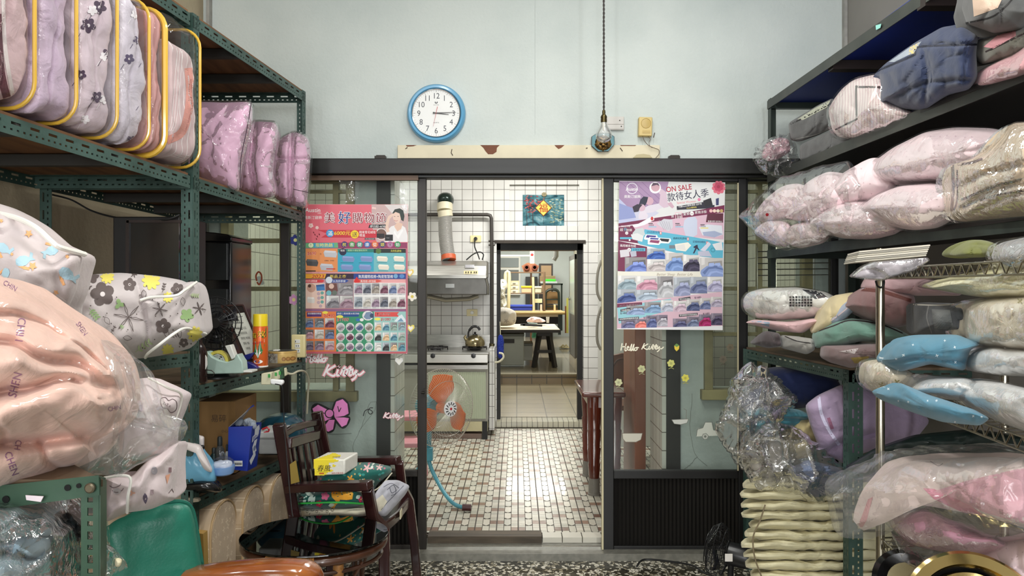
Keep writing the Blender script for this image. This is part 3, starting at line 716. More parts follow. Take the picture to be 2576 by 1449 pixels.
m=pxtube([(1617,343,3.97),(1621,354,3.96),(1632,366,3.962),(1645,372,3.965),(1657,377,3.965),(1658,387,3.965),(1650,397,3.965)],.0016,6,40);pxtube([(1630,343,3.97),(1636,350,3.97),(1633,357,3.97),(1634,366,3.965),(1641,372,3.96)],.0012,6,30,mb=m)
m.build('wire_strand',M('brown_wire',(96,80,66),rough=.6),t)
m=MB();m.beam(A(1647,334),A(1644,346),.005,.004);m.build('nail',M('rusty_nail'),t)
m=MB();m.prism([P(x,y,3.962)for x,y in((1592,398),(1600,390),(1618,388),(1634,391),(1640,398))],(0,-.012,0));m.build('torn_tape',M('dirty_tape',(186,174,136),rough=.6),t)
d=3.962;A=lambda x,y:P(x,y,d);t=thing('face_plaque','small octagonal blue-edged plaque with a gilded beast face on the header board','plaque')
oc=[(1503,335),(1532,335),(1545,344),(1545,363),(1530,380),(1505,381),(1489,367),(1489,344)]
m=MB();m.prism([P(x+(1517-x)*-.03,y+(358-y)*-.03,d+.004)for x,y in oc],(0,.02,0));m.build('backing',M('black_edge',(22,24,26),rough=.4),t,smooth=False)
m=MB();m.prism([P(x,y,d)for x,y in oc],(0,.006,0));m.build('blue_mirror',M('blue_mirror',(110,150,158),rough=.12,metal=.5),t,smooth=False,bevel=.001)
gold=M('antique_gilding',(150,116,60),rough=.35,metal=.7,var=.6,vs=90,vc=(50,38,26));m=MB()
def bl(mb,x,y,rx,rz,ry=.012,dd=d):
 mb.lathe([(rx*k*sin(pi*i/10),-ry*cos(pi*i/10))for i in range(11)],P(x,y,dd),(0,1,0),14);n=11*14
 cz=P(x,y,dd).z
 for i in range(len(mb.v)-n,len(mb.v)):a=mb.v[i];mb.v[i]=(a[0],a[1],cz+(a[2]-cz)*rz/rx)
k=3.962/FX
bl(m,1517,358,20,18,.01)
for x,y,a,b_ in((1509,352,5,4),(1525,352,5,4),(1517,358,4,5),(1511,362,5,4),(1523,362,5,4),(1517,368,6,4),(1517,345,5,4),(1517,375,3.4,6)):bl(m,x,y,a,b_,.02)
for i in range(14):a=pi*(.08+.84*i/13);bl(m,1517+19*cos(a),359+17*sin(a),3.2,3.2,.014)
m.build('beast_face',gold,t)
m=MB()
for x in(1508,1526):m.lathe([(.0045,0),(.003,-.003)],P(x,353,d-.018),(0,1,0),12)
m.build('eye',M('black_edge'),t)
for x,n_,l_ in((956,'clip','small dark metal clip lying on the header end left of the cream board'),(1697,'clip','small dark metal clip lying on the header right of the cream board')):
 m=MB();m.box(tuple(P(x-14,398,3.93)),tuple(P(x+14,392,3.93)+Vector((0,.03,0))));m.box(tuple(P(x-10,392,3.935)),tuple(P(x+12,390,3.935)+Vector((0,.02,0))));o=m.build('metal_clip',M('dark_metal'),smooth=False);tag(o,l_,'clip','metal clips on the header')
o=MB();o.tube([P(1346,y,3.998)for y in range(0,360,20)],.0005,4);struct('trim_13',o,M('hairline',(168,172,170),rough=.9))
m=MB();m.box((P(2118,0,4).x,3.97,2.05),(P(2126,0,4).x,4.0,ZC));m.box((P(526,0,4).x,3.96,2.05),(P(534,0,4).x,4.0,ZC));struct('trim_14',m,M('raw_plaster_edge',(168,166,160),rough=.9,var=.2,vs=20))
# left slotted shelving
green=M('green_shelf_paint',(64,90,83),rough=.42,var=.3,vs=7,vc=(46,70,63),bump=.1,bs=90)
ply=M('brown_plywood',(126,88,56),rough=.75,var=.3,vs=5,stretch=(4,.6,1),vc=(98,66,42))
desk_ply=M('worn_desk_board',(112,92,70),rough=.6,var=.35,vs=9,vc=(84,68,52))
def xf(d):return-1.477+.114*d
zt=lambda d:2.448-.0194*d
zm=lambda d:1.906-.034*d
zd=lambda d:1.08-.0088*d
zb_=lambda d:.735-.032*d
def LB(m,d0,d1,zf,back=0,off=0):
 """a front (or rear) beam at height zf between distances d0 and d1"""
 p=(xf(d0)-back,d0,zf(d0));q=(xf(d1)-back,d1,zf(d1));slotted(m,p,q,(0,0,-1),.044,(-1,0,0)if not back else(1,0,0),.03)
def shelf_unit(label,d0,d1,levels,z_low,depth=.55,posts=(1,1)):
 t=thing('slotted_shelf',label,'shelf','green slotted steel shelving along the left wall')
 for d_,on in((d0,posts[0]),(d1,posts[1])):
  if not on:continue
  s=1 if d_==d0 else-1
  for bk in(0,depth):
   m=MB();x=xf(d_)-bk
   if on==2:v_=(.114,1,0)
   else:v_=(.114*s,s,0)
   slotted(m,(x,d_,z_low),(x,d_,zt(d_)+.01),(-1 if not bk else 1,0,0),.042,v_,.042);m.build('post',green,t,smooth=False,solid=.0025)
 for lev in levels:
  zf,board=lev[:2];D0=d0;d0=lev[2]if len(lev)>2 else d0
  m=MB();LB(m,d0,d1,zf);o=m.build('front_beam',green,t,smooth=False,solid=.0025)
  m=MB();LB(m,d0,d1,zf,back=depth);m.build('rear_beam',green,t,smooth=False,solid=.0025)
  for d_,s in((d0+.005,1),(d1-.005,-1)):
   m=MB();slotted(m,(xf(d_),d_,zf(d_)-.002),(xf(d_)-depth,d_,zf(d_)-.002),(0,0,-1),.044,(0,s,0),.03);m.build('side_beam',green,t,smooth=False,solid=.0025)
  nb=int((d1-d0)/.42)
  for i in range(1,nb+1):
   d_=d0+(d1-d0)*i/(nb+1);m=MB();m.box((xf(d_)-depth,d_,zf(d_)-.04),(xf(d_),d_+.03,zf(d_)-.006));m.build('cross_brace',M('dark_brace',(46,44,40),rough=.6),t,smooth=False)
  m=MB();a=[(xf(d0)-.004,d0+.006,zf(d0)),(xf(d0)-depth,d0+.006,zf(d0)),(xf(d1)-depth,d1-.006,zf(d1)),(xf(d1)-.004,d1-.006,zf(d1))];m.prism([Vector(p)-Vector((0,0,.002))for p in a],(0,0,.012));m.build('shelf_board',board,t,smooth=False)
  d0=D0
 return t
far_unit=shelf_unit('green slotted steel shelf by the glass partition, holding the desk things and tissue box',2.72,3.75,[(zt,ply),(zm,ply),(zd,desk_ply),(zb_,desk_ply)],0)
zn=lambda d:1.30-.045*d
near_unit=shelf_unit('green slotted steel shelf nearer the camera, holding the gold piped quilt bags',1.1,2.70,[(zt,ply),(zm,ply),(zn,desk_ply,2.05)],0,posts=(1,0))
# the near low rack with the bolted corner
t=thing('low_slotted_rack','low green slotted rack with bolted corner under the big peach comforter','shelf')
gm_=M('green_rack_paint',(58,86,68),rough=.4,var=.25,vs=9,vc=(46,72,58))
zc=1.42-(1205-720)/1900*1.28;cx=P(262,0,1.28).x
def ph(mb,px0,px1,py0,py1,d,holes,hw_=None):
 """flange facing the camera with real round-ended slots"""
 A=lambda x,y:P(x,y,d)
 hs=[(A(x-a,0).x,A(x+a,0).x,A(0,y+b).z,A(0,y-b).z)for x,y,a,b in holes]
 for a,b_,c_,d_ in wall_holes(A(px0,0).x,A(px1,0).x,A(0,py1).z,A(0,py0).z,hs):mb.add([(a,d,c_),(b_,d,c_),(b_,d,d_),(a,d,d_)],[(0,1,2,3)])
m=MB();ph(m,205,250,1202,1700,1.28,[(228,1257+29.8*i*1.0,7,6 if i%2==0 else 10)for i in range(14)])
m.add([P(250,1202,1.28),P(250,1700,1.28),P(266,1690,1.325),P(266,1208,1.325)],[(0,1,2,3)]);m.build('post',gm_,t,smooth=False,solid=.003)
m=MB();m.prism([P(0-60,1232,1.27),P(248,1200,1.27),P(250,1246,1.27),P(-60,1288,1.27)],(0,.003,0));m.prism([P(-60,1232,1.27),P(248,1200,1.27),P(266,1206,1.325),P(0,1236,1.325)],(0,0,.003));m.build('side_beam',gm_,t,smooth=False)
m=MB();b_=P(228,1227,1.267);m.lathe([(.0085,0),(.0085,-.004),(.006,-.006)],b_,(0,1,0),18);m.build('bolt',M('old_bolt',(120,110,92),rough=.4,metal=.8),t)
for x,y,a in((198,1222,6),(170,1227,8),(15,1256,9)):m=MB();m.lathe([(a*1.28/FX,0),(a*1.28/FX,-.001)],P(x,y,1.268),(0,1,0),12);m.build('slot_opening',M('dark_hole',(14,16,15),rough=.9),t)
m=MB()
m.box((-1.5,1.285,0),(-1.46,1.29,zc));m.box((-1.5,1.285,0),(-1.495,1.33,zc));m.build('post',gm_,t,smooth=False)
for z_ in(zc-.014,zc-.34):
 m=MB();m.prism([(-1.5,1.285,z_),(cx-.005,1.285,z_),(-.93,1.5,z_),(-1.6,1.72,z_)],(0,0,.012));m.build('shelf_board',desk_ply,t,smooth=False)
m=MB();m.prism([P(x,y,1.262)for x,y in((66,1245),(111,1248),(104,1262),(68,1257))],(0,-.002,0));o=m.build('price_label',M('pale_pink_label',(232,218,224),rough=.5),smooth=False);tag(o,'small pale paper label stuck on the low green rack beam','label')
# quilt bags with gold piping on the middle shelf
gold_pipe=M('gold_piping',(222,178,62),rough=.25,spec=.7,coat=.5)
dust=[cloth('quilt_dusty_pink',(216,186,190),axes=(1,2),wr=1.4,bump=.7),cloth('quilt_lilac',(212,190,212),axes=(1,2),wr=1.4,bump=.7),cloth('quilt_lilac_blossom',(222,204,214),axes=(1,2),wr=1.2,bump=.6),cloth('quilt_grey_lilac_blossom',(216,208,220),axes=(1,2),wr=1.4,bump=.7),cloth('quilt_rose_pleated',(208,160,158),axes=(1,2),wr=.6,stripes=[(0,70,.35,(190,134,130))]),cloth('quilt_pink_striped',(222,196,198),axes=(1,2),wr=.6,stripes=[(0,26,.12,(245,236,236))])]
labs=['dusty pink quilt with dark edge in clear bag, leftmost of the gold piped bags','clear gold piped bag holding a plain lilac quilt, second from the left end','clear gold piped bag holding a pale lilac quilt with dark and white blossoms','clear gold piped bag holding a grey lilac quilt with small grey blossoms','thin rose pink pleated quilt bag with wide gold zip, squeezed before the end bag','clear gold piped bag with rolled pink striped quilt, at the right end of the six']
pxr=[97,200,303,382,418,512]
def DLp(px,k=0):return(1.477+k)/(.114+(1300-px)/FX)
dprev=1.74
for i,px in enumerate(pxr):
 d1=DLp(px,-.055);d0=dprev;dprev=d1+.004;xr=xf((d0+d1)/2)+.055;W=.46;z0=zm(d0)+.020;H=.475 if i<5 else.49
 t=thing('quilt_bag',labs[i],'quilt bag','gold piped quilt bags on the upper shelf')
 yc=(d0+d1)/2;hy=(d1-d0)/2
 if i==5:
  sp_=lambda a,b:.016*cos(14*max(abs(a)*1.0,abs(b)))
  q=blob_mb((xr-W/2-.002,yc,z0+.205),(W/2-.003,hy-.004,.20),p=8,n=40,wr=.008,ws=12,seed=i,disp=lambda x,y,z:(-.010*(.5+.5*cos(11*max(abs(y),abs(z)*.9)))**2 if x>.5 else 0))
  qo=q.build('quilt',dust[i],t);pr=Print(wrap_map(q),fine=1)
  pr.p(stroke([(474,176),(478,230),(472,290),(456,334),(424,352)],20,n=20),(226,158,146));pr.p(stroke([(480,200),(482,270),(466,330)],3,n=16),(190,120,112))
  for k in range(3):pr.p(stroke([(446+6*k,128),(440+7*k,190),(432+6*k,300),(424+5*k,330)],1.6,n=16),(244,234,234));pr.p(stroke([(428+10*k,390-k),(470+4*k,400-5*k),(490,380-8*k)],1.4,n=14),(244,234,234))
  pr.build('stripes',M('printed_cloth',None,rough=.7),qo,smooth=False)
 else:
  q=blob_mb((xr-W/2-.008,yc,z0+H/2-.002),(W/2-.006,hy-.004,H/2-.008),p=9,n=44,wr=.010,ws=13,seed=i,disp=lambda x,y,z:.008*sin(z*4+y*3+i*2)+(-.014*exp(-((y-.4*z-.1)/.09)**2)if x>.5 else 0))
  qo=q.build('quilt',dust[i],t)
  if i in(0,2,3):
   pr=Print(wrap_map(q),fine=1);dk,wh_=(72,48,76),(244,240,244)
   if i==0:pr.p(stroke([(8,0),(14,130),(38,270)],10,n=20),(232,222,220));pr.p(stroke([(-6,40),(2,180),(26,275)],20,n=20),(100,44,60))
   for x,y,r_,c_ in{0:(),2:((222,64,15,dk),(250,18,14,dk),(270,136,11,dk),(262,142,9,wh_),(204,188,10,dk),(244,244,11,dk),(262,250,9,wh_),(232,26,10,wh_),(214,300,9,wh_),(280,118,8,dk)),3:((325,148,10,(92,80,112)),(345,100,8,(92,80,112)),(330,354,10,(92,80,112)),(338,350,7,wh_),(364,150,7,(92,80,112)),(340,36,9,wh_),(356,260,6,(92,80,112)))}[i]:
    r_*=1.35;pr.p(petals(x,y,r_,5,.3,.75),c_);pr.p(disk(x,y,r_*.22),(236,228,232));pr.p(stroke([(x-r_,y+r_),(x-r_*1.6,y+r_*2)],1.4),c_)
   pr.build('blossom_print',M('printed_cloth',None,rough=.7),qo,smooth=False)
 b_=blob_mb((xr-W/2,yc,z0+H/2),(W/2,hy*.98,H/2),p=9,n=16,wr=.004,ws=6,seed=i);b_.build('clear_cover',wrap_soft,t)
 for dd,rad in((d1-.004,.0052),):
  rr=.065;lo=(xr-W,z0);hi=(xr+.002,z0+H);pts=[]
  for cx_,cz_,a0 in((hi[0]-rr,lo[1]+rr,-90),(hi[0]-rr,hi[1]-rr,0),(lo[0]+rr,hi[1]-rr,90),(lo[0]+rr,lo[1]+rr,180)):
   for a in range(0,91,15):th=R(a0+a);pts.append((cx_+rr*cos(th),dd,cz_+rr*sin(th)))
  m=MB();m.tube(pts,rad if i!=4 else rad*1.9,8,True);m.build('piping',gold_pipe,t)
  # pink pillows in clear plastic at the shelf end
pinkp=cloth('pink_pillow_cotton',(222,178,204),axes='uv',wr=.5,bump=.5)
for i,(pts,d,lb,cr)in enumerate((([(440,262),(500,256),(560,258),(632,256),(634,300),(622,350),(606,420),(600,482),(560,470),(500,450),(440,440)],3.02,'pink pillow in crinkled clear plastic, nearest and largest of the three on the shelf end',[]),([(600,330),(640,305),(694,308),(700,330),(690,380),(684,430),(694,490),(670,500),(600,480),(585,420)],3.36,'pink quilted pillow in clear plastic, middle of the three on the shelf end',[([(640,305),(632,400),(640,490)],7,.03)]),([(700,350),(740,330),(775,345),(780,380),(776,450),(770,520),(740,520),(690,500),(680,420)],3.66,'folded pink pillow in clear plastic, last of the three beside the glass partition',[([(735,335),(728,430),(732,520)],7,.03),([(700,400),(770,402)],6,.015)]))):
 t=thing('pillow',lb,'pillow','pink wrapped pillows on the upper shelf');b_=puff_mb(pts,d,.085,wr=.004,ws=9,creases=cr,corner=14,e=2.2,seed=i+3);b_.build('pillow_body',pinkp,t)
 w_=puff_mb(pts,d,.085,wr=.004,ws=9,creases=cr,corner=14,e=2.2,seed=i+3,off=.013,grow=5,cr=.010,cs=14,n=150,rings=34);w_.build('plastic_cover',wrap,t)
 if i==0:
  m=pxtube([(632,258,2.97),(622,320,2.96),(606,400,2.95),(604,470,2.95)],.0016,5,30);m.build('seam_edge',M('dark_seam',(60,40,56),rough=.6),t)
 if i==2:m=pxtube([(738,476,3.55),(776,484,3.56)],.0016,5);m.build('strap',M('dark_seam',(60,40,56)),t)
 # bags on the left in the middle band
t=thing('fabric_storage_bag','white zipped cloth bag printed with blue sea animals and orange stars, at the far left','storage bag')
wh=cloth('white_nonwoven',(214,201,201),axes='uv',wr=.6,bump=.4,rough=.6)
pts=[(-160,520),(-60,500),(10,514),(70,545),(120,585),(150,612),(214,640),(205,672),(192,740),(163,790),(166,850),(60,900),(-160,900)]
b_=puff_mb(pts,1.78,.16,wr=.014,ws=8,corner=25,e=3,creases=[([(0,590),(80,600),(150,640)],14,.012),([(120,600),(150,700),(150,800)],20,.02)],seed=2,n=140)
bag=b_.build('bag_body',wh,t);f=wrap_map(b_)
m=pxtube([(-20,534,1.70),(40,548,1.68),(90,572,1.66),(128,606,1.66),(150,622,1.66),(214,640,1.74)],.006,8,50);m.build('zip_edge',M('white_edging',(244,242,234),rough=.5),t)
pr=Print(f,fine=1);bl_=(176,208,222);og=(240,178,122)
for x,y,s,r in((10,625,1,.3),(60,655,1.1,-.5),(128,632,1,2.6),(170,690,1.2,.4),(100,745,1.1,1.1),(15,690,.8,1.5)):
 c_,s_=cos(r),sin(r);T_=lambda L_:[(x+(a*c_-b*s_)*s,y+(a*s_+b*c_)*s)for a,b in L_]
 pr.p([T_([(-20,0),(-16,-10),(-4,-13),(8,-8),(14,0),(22,-10),(26,-4),(20,4),(24,12),(12,8),(0,12),(-14,10)])],bl_);pr.p([T_([(-18,6),(-6,12),(4,22),(0,26),(-10,18)])],og)
for x,y,s in((72,588,11),(82,670,12),(140,736,8),(169,646,6),(3,556,6),(30,640,5)):pr.p(star(x,y,s,rot=.3,inn=.5),og)
pr.build('sea_print',M('printed_cloth',None,rough=.7),bag,smooth=False)
t=thing('fabric_storage_bag','white bag printed with brown flowers, green leaves and yellow blooms on the near shelf','storage bag')
pts=[(150,760),(172,705),(225,690),(300,686),(380,692),(440,702),(462,712),(495,706),(505,735),(520,838),(505,850),(478,862),(466,880),(420,892),(366,901),(300,905),(220,880),(160,850)]
b_=puff_mb(pts,(2.05,2.42),.20,wr=.010,ws=6,corner=18,e=3.6,creases=[([(340,700),(355,752),(372,820),(366,900)],7,.016),([(355,750),(440,744),(495,708)],6,.012),([(366,898),(400,866),(460,826),(518,838)],6,.01)],seed=5,n=160,rings=34)
bag=b_.build('bag_body',cloth('floral_nonwoven',(212,202,202),axes='uv',wr=.5,bump=.35,rough=.6),t);f=wrap_map(b_)
pr=Print(f,fine=1);br_=(104,92,90);gr_=(158,190,130);yl=(240,226,110)
for x,y,r_ in((258,740,31),(230,694,20),(326,716,17),(410,820,20),(446,728,17),(462,862,12)):pr.p(petals(x,y,r_,5,x*.3,.9),br_);pr.p(disk(x,y,r_*.2),(232,224,224))
for x,y,r_,k in((184,745,24,14),(470,793,18,5),(300,765,14,3)):pr.p(petals(x,y,r_,k,.2,.35 if k==14 else.75),gr_)
for x,y,r_ in((270,697,18),(380,706,24),(422,748,14),(422,880,16),(490,840,20),(304,880,10)):pr.p(petals(x,y,r_,9,.4,.5),yl)
for x,y,r_ in((323,798,38),(402,778,19),(501,776,17),(336,690,9)):
 for i in range(6):a=i*pi/3+.2;pr.p(stroke([(x,y),(x+r_*.5*cos(a+.14),y+r_*.5*sin(a+.14)),(x+r_*cos(a),y+r_*sin(a)),(x+r_*.5*cos(a-.14),y+r_*.5*sin(a-.14))],1.4,True),br_,.2)
def sprig(x,y,l,a,c,n_=4,lf=9):
 pr.p(stroke([(x,y),(x+l*cos(a),y+l*sin(a))],1.3),c,.2)
 for i in range(n_):
  t_=(i+1)/(n_+.5);X,Y=x+l*t_*cos(a),y+l*t_*sin(a)
  for s_ in(-1,1):pr.p(leaf(X,Y,lf,lf*.22,a+s_*.9),c,.2)
for a_2 in((225,775,32,.9,gr_,4,11),(340,885,46,-.6,(190,206,160),4,12),(205,708,28,.6,br_,4,7),(270,850,36,-1.0,br_,3,6),(408,735,22,-1.3,br_,3,6),(428,850,22,-.4,br_,3,6),(476,742,22,.1,(190,206,160),4,7),(265,845,20,-.2,br_,2,5),(300,816,12,.8,gr_,2,6)):sprig(*a_2)
for x,y,r_ in((319,850,.1),(459,758,1.5),(418,838,1.2),(268,806,1.0),(362,740,1.5),(450,838,1.4)):pr.p(stroke(leaf(x-10*cos(r_),y-10*sin(r_),22,6,r_)[0],1.1,True),br_,.2)
for i in range(40):x,y=random.uniform(175,505),random.uniform(700,890);pr.p(disk(x,y,1.6),br_,.05)
pr.build('floral_print',M('printed_cloth'),bag,smooth=False)
m=pxtube([(352,756,2.06),(380,748,2.08),(440,744,2.1),(462,732,2.14),(494,710,2.3)],.0042,8,40);m.build('seam_piping',M('white_edging'),t)
m=pxtube([(366,900,2.14),(372,890,2.10),(400,868,2.08),(440,838,2.12),(470,826,2.2),(518,840,2.38)],.0042,8,40);m.build('seam_piping',M('white_edging'),t)
t=thing('comforter','large peach comforter folded in layers inside a clear plastic bag on the low rack','comforter')
peach=cloth('peach_cotton',(238,198,182),axes='uv',wr=.9,bump=.6,bs=40)
cr=[([(-60,778),(40,792),(120,822),(200,876),(262,930)],9,.02),([(-60,845),(30,862),(75,885),(180,920),(245,958),(300,975)],15,.05),([(-20,985),(60,975),(130,956),(200,962),(252,978)],14,.045),([(-20,1120),(90,1118),(160,1105),(250,1095),(290,1060)],15,.05),([(180,962),(240,1000),(290,985)],8,.022),([(95,1120),(120,1160),(170,1185)],9,.02),([(-20,1050),(10,1090),(5,1120)],9,.02)]
pts=[(-160,700),(-60,690),(20,706),(90,745),(160,790),(235,845),(285,890),(308,930),(318,985),(312,1040),(295,1085),(240,1125),(238,1155),(150,1195),(60,1228),(-60,1250),(-160,1240)]
fold=lambda x,y:.010*sin((x*.35+y*.9)/13+2*noise.noise(Vector((x/60,y/60,0))))*max(0,min(1,(x-120)/120))+.014*sin(y/23+x/90)
b_=puff_mb(pts,(1.28,1.52),.22,wr=.016,ws=7,creases=cr,seed=1,n=280,rings=76,e=2.8,folds=fold)
bag=b_.build('quilt',peach,t);f=wrap_map(b_);pr=Print(f);pu=(150,96,140)
for s_,x,y,h,r_ in(('CHIN',46,798,29,R(98)),('SHEN',40,1002,31,R(-76)),('CHEN',10,1140,27,R(70)),('CH',40,1105,22,R(100)),('SHEN',190,815,18,R(55)),('CHIN',272,1035,16,R(-10)),('CHIN',6,715,18,R(30))):pr.p(txt(s_,x,y,h,r_,wid=.85),pu)
pr.build('lettering',M('printed_cloth'),bag,smooth=False)
puff_mb(pts,(1.28,1.52),.22,wr=.016,ws=7,creases=[(a,b,c*.6)for a,b,c in cr],seed=1,n=130,rings=34,e=2.8,folds=fold,off=.007,grow=4,cr=.006,cs=9).build('plastic_cover',film('comforter_film',veil=.02,gloss=.045,bs=14,bump=.5,rough=.12,vor=False),t)
w_=[(250,850),(300,885),(345,920),(380,1000),(420,1085),(463,1082),(452,1110),(400,1145),(350,1170),(300,1200),(240,1192),(200,1205),(180,1150),(260,1060),(290,960)]
puff_mb(w_,(1.42,1.56),.10,c=(330,1060),wr=.006,ws=9,creases=[([(300,900),(320,1000),(297,1060),(300,1190)],8,.02),([(330,1060),(425,1088)],5,.02),([(345,920),(400,1060)],5,.02)],corner=10,seed=21,n=150,rings=34,e=2.6,edge=3,cr=.014,cs=9).build('plastic_cover',wrap_milky,t)
lw=cloth('pink_white_nonwoven',(224,208,210),axes='uv',wr=.7,bump=.45,rough=.6)
for i,(pts,d,lb)in enumerate((([(300,960),(372,950),(420,975),(457,996),(440,1060),(430,1100),(415,1158),(380,1160),(300,1150),(260,1050)],(1.72,1.86),'pale pink cloth bag with a drawn cloud, upper of the two behind the comforter plastic'),([(262,1200),(330,1198),(380,1150),(450,1110),(444,1180),(436,1235),(442,1256),(380,1280),(320,1290),(268,1315),(258,1260)],(1.6,1.85),'pale pink cloth bag with small drawings, lower one above the teal chair back'))):
 t=thing('fabric_storage_bag',lb,'storage bag','pale pink drawing-print bags');b_=puff_mb(pts,d,.13,wr=.014,ws=9,corner=10,e=3,seed=31+i);bag=b_.build('bag_body',lw,t);pr=Print(wrap_map(b_));lc=(110,86,92)
 if i==0:
  pr.p(stroke([(404,1004),(416,1000),(424,1008),(434,1004),(444,1012),(443,1030),(430,1038),(420,1028),(408,1024)],1.6,True,40),lc);pr.p(txt('ZzZ z',408,1016,9,.4),lc);pr.p(stroke([(332,1022),(358,1020),(356,1034),(336,1034),(330,1048)],3),(196,186,196));pr.p(stroke([(340,1035),(350,1048)],3),(196,186,196))
 else:
  for x,y in((290,1222),(296,1234)):pr.p(stroke([(x-14,y),(x-4,y+5),(x+10,y),(x+14,y-6)],1.5,n=14),lc)
  pr.p(disk(294,1236,10,7),(196,190,194));pr.p(disk(388,1184,8,10),(178,172,180));pr.p(leaf(364,1240,28,6,1.5),(100,90,110));pr.p(leaf(290,1300,16,6,.3),(96,90,110))
  pr.p(rect(378,1232,386,1244),(170,150,156));pr.p([[(416,1196),(428,1192),(420,1218)]],(226,168,140));pr.p(rect(424,1176,431,1188),(150,120,126));pr.p(stroke([(424,1240),(432,1230),(436,1238)],1.5),lc);pr.p(petals(332,1240,8,3),(220,170,150))
 pr.build('drawn_print',M('printed_cloth'),bag,smooth=False)
 e_=[(262,1202,1.5),(325,1199,1.5),(322,1250,1.5),(320,1290,1.55)]if i else[(372,950,1.70),(420,975,1.72),(457,996,1.82),(440,1060,1.82)]
 pxtube(e_,.003,6,24).build('seam_piping',M('white_edging'),t)
bq=cloth('grey_blue_quilt',(164,188,200),axes='uv',wr=.6,bump=.5)
for i,(pts,lb)in enumerate((([(-120,1275),(0,1262),(60,1268),(110,1285),(140,1320),(120,1350),(40,1360),(-120,1370)],'folded grey blue quilt, top one of the two under the low rack'),([(-120,1362),(0,1352),(70,1330),(120,1350),(130,1390),(128,1440),(120,1520),(-120,1520)],'folded light blue quilt, bottom one of the two under the low rack'))):
 t=thing('quilt',lb,'quilt','grey blue quilts under the low rack');b_=puff_mb(pts,(1.30,1.42),.16,wr=.016,ws=9,creases=[([(-20,1330+i*60),(60,1312+i*80),(130,1330+i*70)],8,.03),([(-20,1400),(30,1375),(60,1400),(100,1380)],8,.03)],seed=41+i,e=2.6);b_.build('quilt_body',bq,t)
 if i==1:puff_mb([(-130,1262),(20,1255),(110,1265),(150,1290),(190,1330),(206,1400),(208,1449),(200,1540),(-130,1540)],(1.27,1.45),.19,wr=.008,ws=9,cr=.03,cs=8,n=130,rings=34,corner=10,edge=6,seed=43).build('plastic_cover',wrap,t)
t=thing('plastic_bag','crumpled clear plastic bag end with a twisted knot beside the green rack post','plastic bag')
puff_mb([(262,1368),(284,1376),(312,1412),(296,1440),(268,1470),(250,1449),(240,1400)],1.36,.03,wr=.02,ws=22,corner=5,seed=47,n=60,rings=12).build('film',wrap,t);bl_m=puff_mb([(290,1406),(304,1410),(302,1424),(290,1424)],1.34,.012,n=24,rings=6);bl_m.build('knot',M('cream_paper',(220,210,176),rough=.6),t)
t=thing('plastic_bag','crumpled black and clear plastic bag behind the green rack post, beside the blue quilts','plastic bag')
puff_mb([(135,1262),(170,1262),(205,1290),(212,1350),(215,1449),(150,1490),(150,1400),(130,1330)],1.5,.06,wr=.03,ws=16,corner=8,seed=48,n=80,rings=18).build('film',M('black_poly',(60,54,50),rough=.15,spec=.8,var=.6,vs=20,vc=(14,14,14),bump=1,bs=12),t)
# desk level things
def canister(mb,c,r,h,seg=32):mb.lathe([(r*.9,0),(r,.003),(r,h-.003),(r*.9,h)],c,(0,0,1),seg)
t=thing('glass_front_cabinet','dark glass-fronted cabinet behind the middle shelf post, above the floral bag','cabinet')
dkw=M('near_black_wood',(14,12,12),rough=.5)
m=MB();m.box(tuple(P(284,760,2.72)),(P(452,0,2.72).x,2.95,P(0,545,2.72).z));m.build('carcass',dkw,t,smooth=False,bevel=.004)
m=MB();m.box(tuple(P(322,750,2.712)),(P(450,0,2.712).x,2.718,P(0,560,2.712).z));m.build('door_glass',M('dark_smoked_glass',(28,22,22),rough=.06,spec=.8,var=.5,vs=4,vc=(16,22,26)),t,smooth=False)
m=MB();m.box(tuple(P(316,756,2.705)),(P(322,0,2.7).x,2.72,P(0,554,2.7).z));m.box((P(316,0,2.7).x,2.705,P(0,560,2.7).z),(P(452,0,2.7).x,2.72,P(0,553,2.7).z));m.build('door_frame',M('dark_brown_wood',(40,28,24),rough=.4),t,smooth=False)
t=thing('hanging_cable','thin black cable sagging along the beige wall under the upper shelf','cable')
pxtube([(132,490,2.8),(180,503,2.8),(230,530,2.8),(285,546,2.78),(360,556,2.74),(420,552,2.7),(452,540,2.7)],.0035,6,40).build('cable',M('black_rubber',(24,24,24),rough=.6),t)
t=thing('black_cabinet','tall narrow black appliance with rounded glossy top behind the table fan','appliance')
gb=M('gloss_black',(18,18,20),rough=.18,spec=.7)
A=lambda x,y,d:P(x,y,d)
m=MB();m.box((A(500,0,3.3).x,3.3,A(0,900,3.3).z),(A(583,0,3.3).x,3.55,A(0,606,3.3).z));m.build('body',gb,t,bevel=.008,smooth=True)
m=MB();m.prism([P(x,y,3.29)for x,y in((500,607),(583,607),(583,596),(570,589),(540,585),(500,582))],(0,.26,0));m.build('rounded_top',gb,t,bevel=.004)
m=MB();m.box((A(516,0,3.29).x,3.29,A(0,705,3.29).z),(A(571,0,3.29).x,3.3,A(0,612,3.29).z));m.box((A(516,0,3.29).x,3.29,A(0,800,3.29).z),(A(571,0,3.29).x,3.3,A(0,727,3.29).z));m.build('front_panel',M('dark_panel',(32,34,35),rough=.35),t,smooth=False,bevel=.002)
t=thing('desk_fan','black wire-cage table fan on the desk shelf behind the tape dispenser','fan');bk=M('black_plastic',(26,26,28),rough=.3)
c=P(548,812,2.95);m=MB()
for r_ in(.075,.06,.045,.03,.10):m.tube([(c.x+r_*cos(2*pi*i/28),c.y-.02+.25*abs(.1-r_),c.z+r_*sin(2*pi*i/28))for i in range(28)],.0022,5,True)
for i in range(24):a=2*pi*i/24;m.tube([(c.x+.02*cos(a),c.y-.028,c.z+.02*sin(a)),(c.x+.075*cos(a),c.y-.02,c.z+.075*sin(a)),(c.x+.10*cos(a),c.y,c.z+.10*sin(a))],.0014,4)
